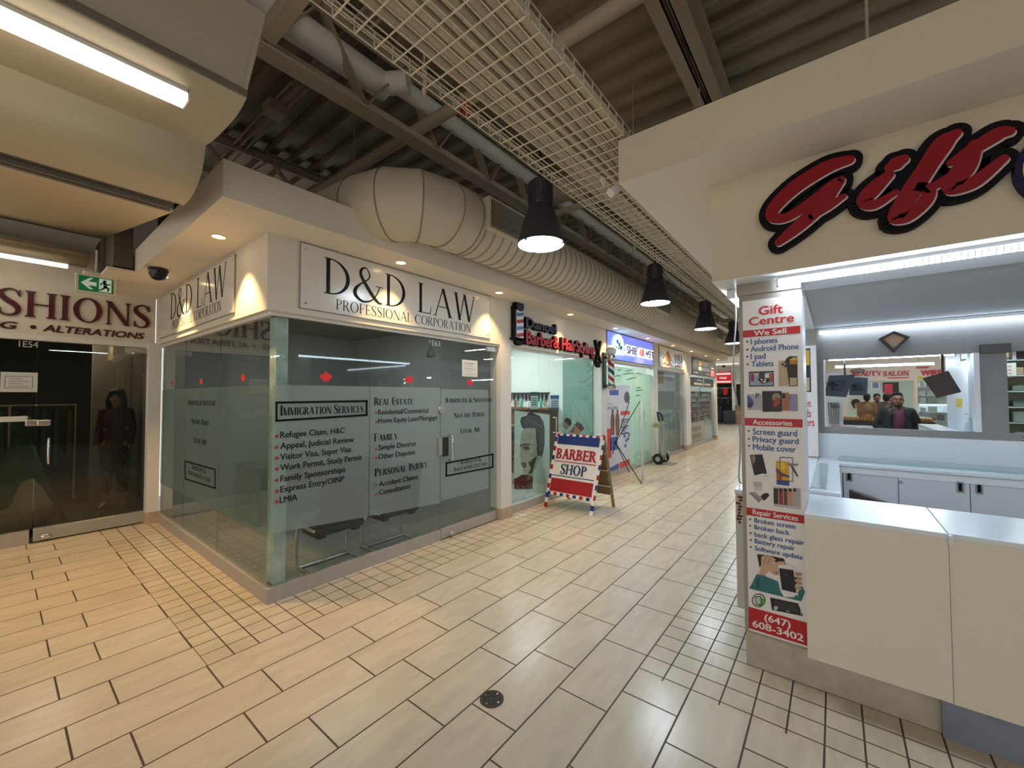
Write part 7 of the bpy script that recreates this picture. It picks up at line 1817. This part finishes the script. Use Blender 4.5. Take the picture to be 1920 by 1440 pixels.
strip_light('bright counter lamp in the wireless shop right of the man', (xs0+.02, YS+.80, 1.345), (xs1-.02, YS+.80, 1.345), .06, 6.0, ribs=False, name='tube_lamp')

# ================================================================ shop at the right edge of the view
YR = 8.0
rx0 = aty(1884, 700, YR).x
t = thing('display_cabinet', 'tall white glass display cabinet at the right edge beyond the grey column', 'cabinet', (rx0+.3, YR, 0))
b = MB(); b.box(rx0-.04, rx0+.02, YR, YR+.4, .01, 2.5); b.build('side_post', M_white, t)
b = MB(); b.box(rx0, rx0+1.6, YR+.35, YR+.4, .01, 2.5); b.build('back_panel', mat('cabinet_back_olive', '#b5b096', .6), t)
for k in range(7):
    b = MB(); b.box(rx0+.02, rx0+1.5, YR+.02, YR+.35, .9+k*.2, .915+k*.2); b.build('shelf_board', mat('showcase_glass'), t)
rr = random.Random(9)
for k in range(7):
    for i in range(6):
        c_ = rr.choice(('#5d6f63', '#8c7f6a', '#3d4642', '#a9b5ae', '#6b4f3a')); x = rx0+.08+i*.17; h = rr.uniform(.06, .16); nm = {'#5d6f63': 'green grey', '#8c7f6a': 'tan', '#3d4642': 'dark', '#a9b5ae': 'pale', '#6b4f3a': 'brown'}[c_]
        b = MB(); b.box(x, x+.10, YR+.1, YR+.2, .916+k*.2, .916+k*.2+h); tag(b.build('ornament', mat('orn'+c_, c_, .4), bevel=.01), '%s ornament on the %s shelf of the cabinet at the right edge' % (nm, ('lowest','second','third','fourth','fifth','sixth','top')[k]), 'ornament', '%s ornaments on cabinet shelf %d' % (nm, k))
b = MB(); a = aty(1884, 705, YR-.02); c = aty(1905, 680, YR-.02); b.box(a.x, c.x, YR-.02, YR-.015, a.z, c.z); no = b.build('notice', mat('paper')); tag(no, 'white paper notice stuck on the cabinet at the right edge of the view', 'notice')
b = MB()
for k in range(4): b.box(a.x+.03, c.x-.04, YR-.0225, YR-.0205, c.z-.05-k*.045, c.z-.04-k*.045)
b.build('print', mat('notice_red_print', '#b5656a', .6), no)
b = MB(); p_ = aty(1905, 660, 5.9); b.box(p_.x, p_.x+1.0, 5.9, 6.0, 2.0, 2.28); tag(b.build('header_box', mat('dark_bronze_trim')), 'dark header box right of the grey column', 'header')
ceil_tube('ceiling_light', 'added fill tube above the cabinet at the right edge', rx0+.2, rx0+1.4, 7.5, 7.62, 2.55, L_TUBE*2.0)  # extra tube added to brighten the cabinet

# ================================================================ far end of the corridor
YF = 27.0; FE2 = Frame('y', YF, -1)
def fx(x, y=27.0): return aty(x, 740, y).x
b = MB(); b.box(-9, 8, YF+.3, YF+.4, 2.45, 5.1); b.box(fx(1373), fx(1378.5), YF-.1, YF+.35, 0, 3.4); b.box(-9, fx(1330), YF, YF+.3, 0, 5.1)
struct('wall_far', b, mat('far_wall_white', '#d9d8d4', .7))
b = MB(); b.box(-9, fx(1376), YF+3, YF+3.1, 0, 3); struct('wall_luggage_back', b, M_dark)
b = MB(); b.box(fx(1376), 8, YF+2.9, YF+3.0, 0, 3); struct('wall_far_shops', b, mat('far_shop_wall', '#c3c8c8', .7))
b = MB(); b.box(fx(1373), fx(1376), YF+.3, YF+3, 0, 2.6); struct('wall_luggage_side', b, M_dark)
sg = thing('luggage_sign', 'red sign with white words above the luggage shop at the corridor end', 'sign', FE2.p(fx(1355), 2.4))
z1, z0 = aty(1350, 698, YF).z, aty(1350, 719, YF).z
b = MB(); b.box(fx(1338), fx(1372.5), YF-.06, YF, z0, z1); b.build('sign_panel', mat('sign_red', '#c4202b', .4, emit=.35), sg)
FE3 = Frame('y', YF-.06, -1); hh = (z1-z0)/3
b = MB(); sans(b, FE3, '& Retail', fx(1350), z0+hh*1.2, fx(1363), z0+hh*1.8, n0=.002, bold=.05)
for r_, w_ in ((2.25, .62), (.2, .5)):
    for k in range(9): u = fx(1343)+k*(fx(1371)-fx(1343))/9; rect(b, FE3, u, z0+hh*r_, u+.055*1.7, z0+hh*(r_+w_*.85), .002)
b.build('lettering', mat('sign_pale', '#efe6e4', .4, emit=.3), sg)
def backpack(x, z, col, lab):
    t = thing('backpack', lab, 'backpack', (x, YF+.45, z)); m = mat('pack'+col, col, .7)
    b = MB(); b.ball((x, YF+.45, z+.25), (.16, .11, .25), 16); b.build('body', m, t); b = MB(); b.ball((x, YF+.35, z+.16), (.12, .06, .12), 14); b.build('front_pocket', m, t)
    b = MB(); b.tube([(x-.04, YF+.46, z+.49), (x, YF+.46, z+.54), (x+.04, YF+.46, z+.49)], .012, 6); b.build('handle', M_blackm, t)
for x, y, col, lab in ((1343, 742, '#8d8375', 'beige backpack hung at the left of the luggage shop'), (1350, 742, '#26262a', 'black backpack hung in the middle of the luggage shop'), (1360, 742, '#c3282d', 'bright red backpack hung in the luggage shop'), (1340, 758, '#b0303f', 'dark red bag low at the left of the luggage shop'), (1351, 760, '#1d1d21', 'black bag below the black backpack'), (1366, 760, '#232327', 'black bag below the red backpack')):
    backpack(aty(x-(1.8 if x < 1345 else 0), 740, YF+.4).x, aty(x, y, YF+.4).z, col, lab)
b = MB(); b.cyl((fx(1336), YF+.62, 2.12), (fx(1372), YF+.62, 2.12), .02, 8); b.cyl((fx(1336), YF+.62, 1.52), (fx(1372), YF+.62, 1.52), .02, 8); tag(b.build('hanging_rail', M_steeldk), 'rails holding the backpacks in the luggage shop', 'rail')
def suitcase(x0, x1, y, h, col, lab):
    a, c = aty(x0, 790, y).x, aty(x1, 790, y).x; t = thing('suitcase', lab, 'suitcase', ((a+c)/2, y, 0)); m = mat('case'+col, col, .6)
    b = MB(); b.box(a, c, y-.15, y+.15, .06, h); b.build('shell', m, t, bevel=.04)
    b = MB(); b.box(a+.06, c-.06, y-.18, y-.15, .2, h*.55); b.build('front_pocket', m, t, bevel=.02)
    b = MB(); b.tube([(a+.12, y+.1, h), (a+.12, y+.1, h+.12), (c-.12, y+.1, h+.12), (c-.12, y+.1, h)], .012, 6); b.build('handle', M_blackm, t)
    for s in (a+.07, c-.07):
        b = MB(); b.lathe([(0,-.02),(.035,-.02),(.035,.02),(0,.02)], (s, y, .036), (1,0,0), 12); b.build('wheel', mat('black_rubber'), t)
suitcase(1357, 1377, 26.4, .80, '#2c2f3a', 'dark navy suitcase standing at the front of the luggage shop')
suitcase(1340, 1356, 26.7, .72, '#161617', 'black suitcase standing left of the navy one')
suitcase(1339, 1355, 27.3, 1.0, '#1a1a1c', 'tall black suitcase behind the other suitcases')
t = thing('cardboard_box', 'brown cardboard box on the floor at the far end beside the printed pillar', 'box', (fx(1387, 26.6), 26.8, 0))
a, c = aty(1379.5, 790, 26.6).x, aty(1400, 790, 26.6).x; z_ = aty(1385, 764, 26.6).z
b = MB(); b.box(a, c, 26.6, 27.2, 0.002, z_); b.build('carton', mat('cardboard', '#a5764a', .8), t)
b = MB(); b.box(a, c, 26.597, 26.6, z_*.62, z_*.68); b.build('tape', mat('packing_tape', '#b98d5e', .4), t)
b = MB(); b.face([(a, 26.6, z_), (c, 26.6, z_), (c, 26.35, z_+.12), (a, 26.35, z_+.12)]); b.build('flap', mat('cardboard'), t)
FO = Frame('y', YF+.25, -1)
t = thing('oval_sign', 'white shop sign with an oval outline at the far end beside the printed pillar', 'sign', FO.p(fx(1388), 2.2))
b = MB(); b.box(fx(1379), fx(1410), YF+.2, YF+.25, aty(1388, 720, YF).z, aty(1388, 697, YF).z); b.build('sign_panel', M_whitep, t)
c_ = Frame('y', YF+.2, -1).px(1391, 708); F9 = Frame('y', YF+.2, -1)
b = MB(); brush(b, F9, [(c_[0]+.30*math.cos(a), c_[1]+.24*math.sin(a), .025) for a in [i*PI/8 for i in range(17)]], .002, k=2); rect(b, F9, c_[0]-.18, c_[1]-.02, c_[0]+.18, c_[1]+.03, .002); b.build('oval_logo', mat('logo_grey'), t)
t = thing('shop_rack', 'dark rack with pale boards in the far shop right of the white column', 'rack', (fx(1384), YF+.5, 0))
b = MB(); b.box(fx(1379), fx(1402), YF+.8, YF+.85, 0, 2.1); b.build('back_panel', mat('rack_teal_dark', '#2b3b40', .6), t)
for k in range(7):
    b = MB(); b.box(fx(1385), fx(1389), YF+.6, YF+.8, .9+k*.18, 1.02+k*.18); b.build('shelf_board', mat('rack_pale', '#b8ccd0', .4), t)
ceil_tube('ceiling_light', 'added fill tube in the ceiling of the shops at the far end', -5.9, -4.8, YF+.9, YF+1.0, 2.55, L_TUBE*1.5)  # tube added to lighten the inside of the luggage shop
for i, (y0_, x_) in enumerate(((18.6, -4.5), (21.5, -2.6), (24.0, -4.2))):  # lamps and their wires added to brighten the far end
    ceil_tube('ceiling_light', ('added fill lamp over the cross aisle past the left shops', 'added fill lamp over the far end of the corridor', 'added fill lamp in front of the luggage shop')[i], x_, x_+1.8, y0_, y0_+.14, 3.6, L_TUBE*2.2)
    b = MB(); b.cyl((x_+.3, y0_+.07, 3.64), (x_+.3, y0_+.07, 5.06), .005, 6); b.cyl((x_+1.5, y0_+.07, 3.64), (x_+1.5, y0_+.07, 5.06), .005, 6); tag(b.build('fill_lamp_wire', M_steel), 'wires of the added fill lamp %s' % ('over the cross aisle', 'over the far corridor', 'in front of the luggage shop')[i], 'wire')
# second dome camera on the far end of the left fascia wall
b = MB(); b.lathe([(0,0),(.07,0),(.07,-.04),(.045,-.09),(0,-.11)], (fx(1358, 20), 20, 3.0), n=20); tag(b.build('dome_camera', M_blackm), 'small black dome camera at the far end of the left soffit', 'camera')
b = MB(); b.box(-6, -3.165, 19.6, 20.6, 3.0, 3.05); b.box(-6,-3.2,20.6,20.7,3.0,3.9); struct('trim_20', b, M_soffit)
# ================================================================ far wall across the side of the corridor, beyond the booths
b = MB(); b.box(7.5, 7.6, -4, 18, 0, 5.07); struct('wall_right', b, mat('opposite_wall', '#57625a', .8))
for i, y in enumerate((1.0, 4.5)):
    ceil_tube('ceiling_light', 'linear lamp of the opposite aisle outside the view', 4.0, 4.06, y, y+2.4, 3.1, L_TUBE*1.2, group='lamps of the opposite aisle')

for i, (x, y) in enumerate(((1.6, 10.5), (3.4, 13.5), (1.0, 15.6))):  # added lamps and wires that brighten the aisle behind the booths
    ceil_tube('ceiling_light', ('added fill lamp in the far aisle just behind the neighbouring booth', 'added fill lamp in the far aisle to the right', 'added fill lamp in the far aisle in front of the salon')[i], x, x+1.6, y, y+.12, 3.3, L_TUBE*2.6)
    b = MB(); b.cyl((x+.3, y+.04, 3.34), (x+.3, y+.04, 5.06), .005, 6); b.cyl((x+1.3, y+.04, 3.34), (x+1.3, y+.04, 5.06), .005, 6); tag(b.build('fill_lamp_wire', M_steel), 'wires of the added far aisle lamp %s' % ('just behind the neighbouring booth', 'to the right', 'in front of the salon')[i], 'wire')
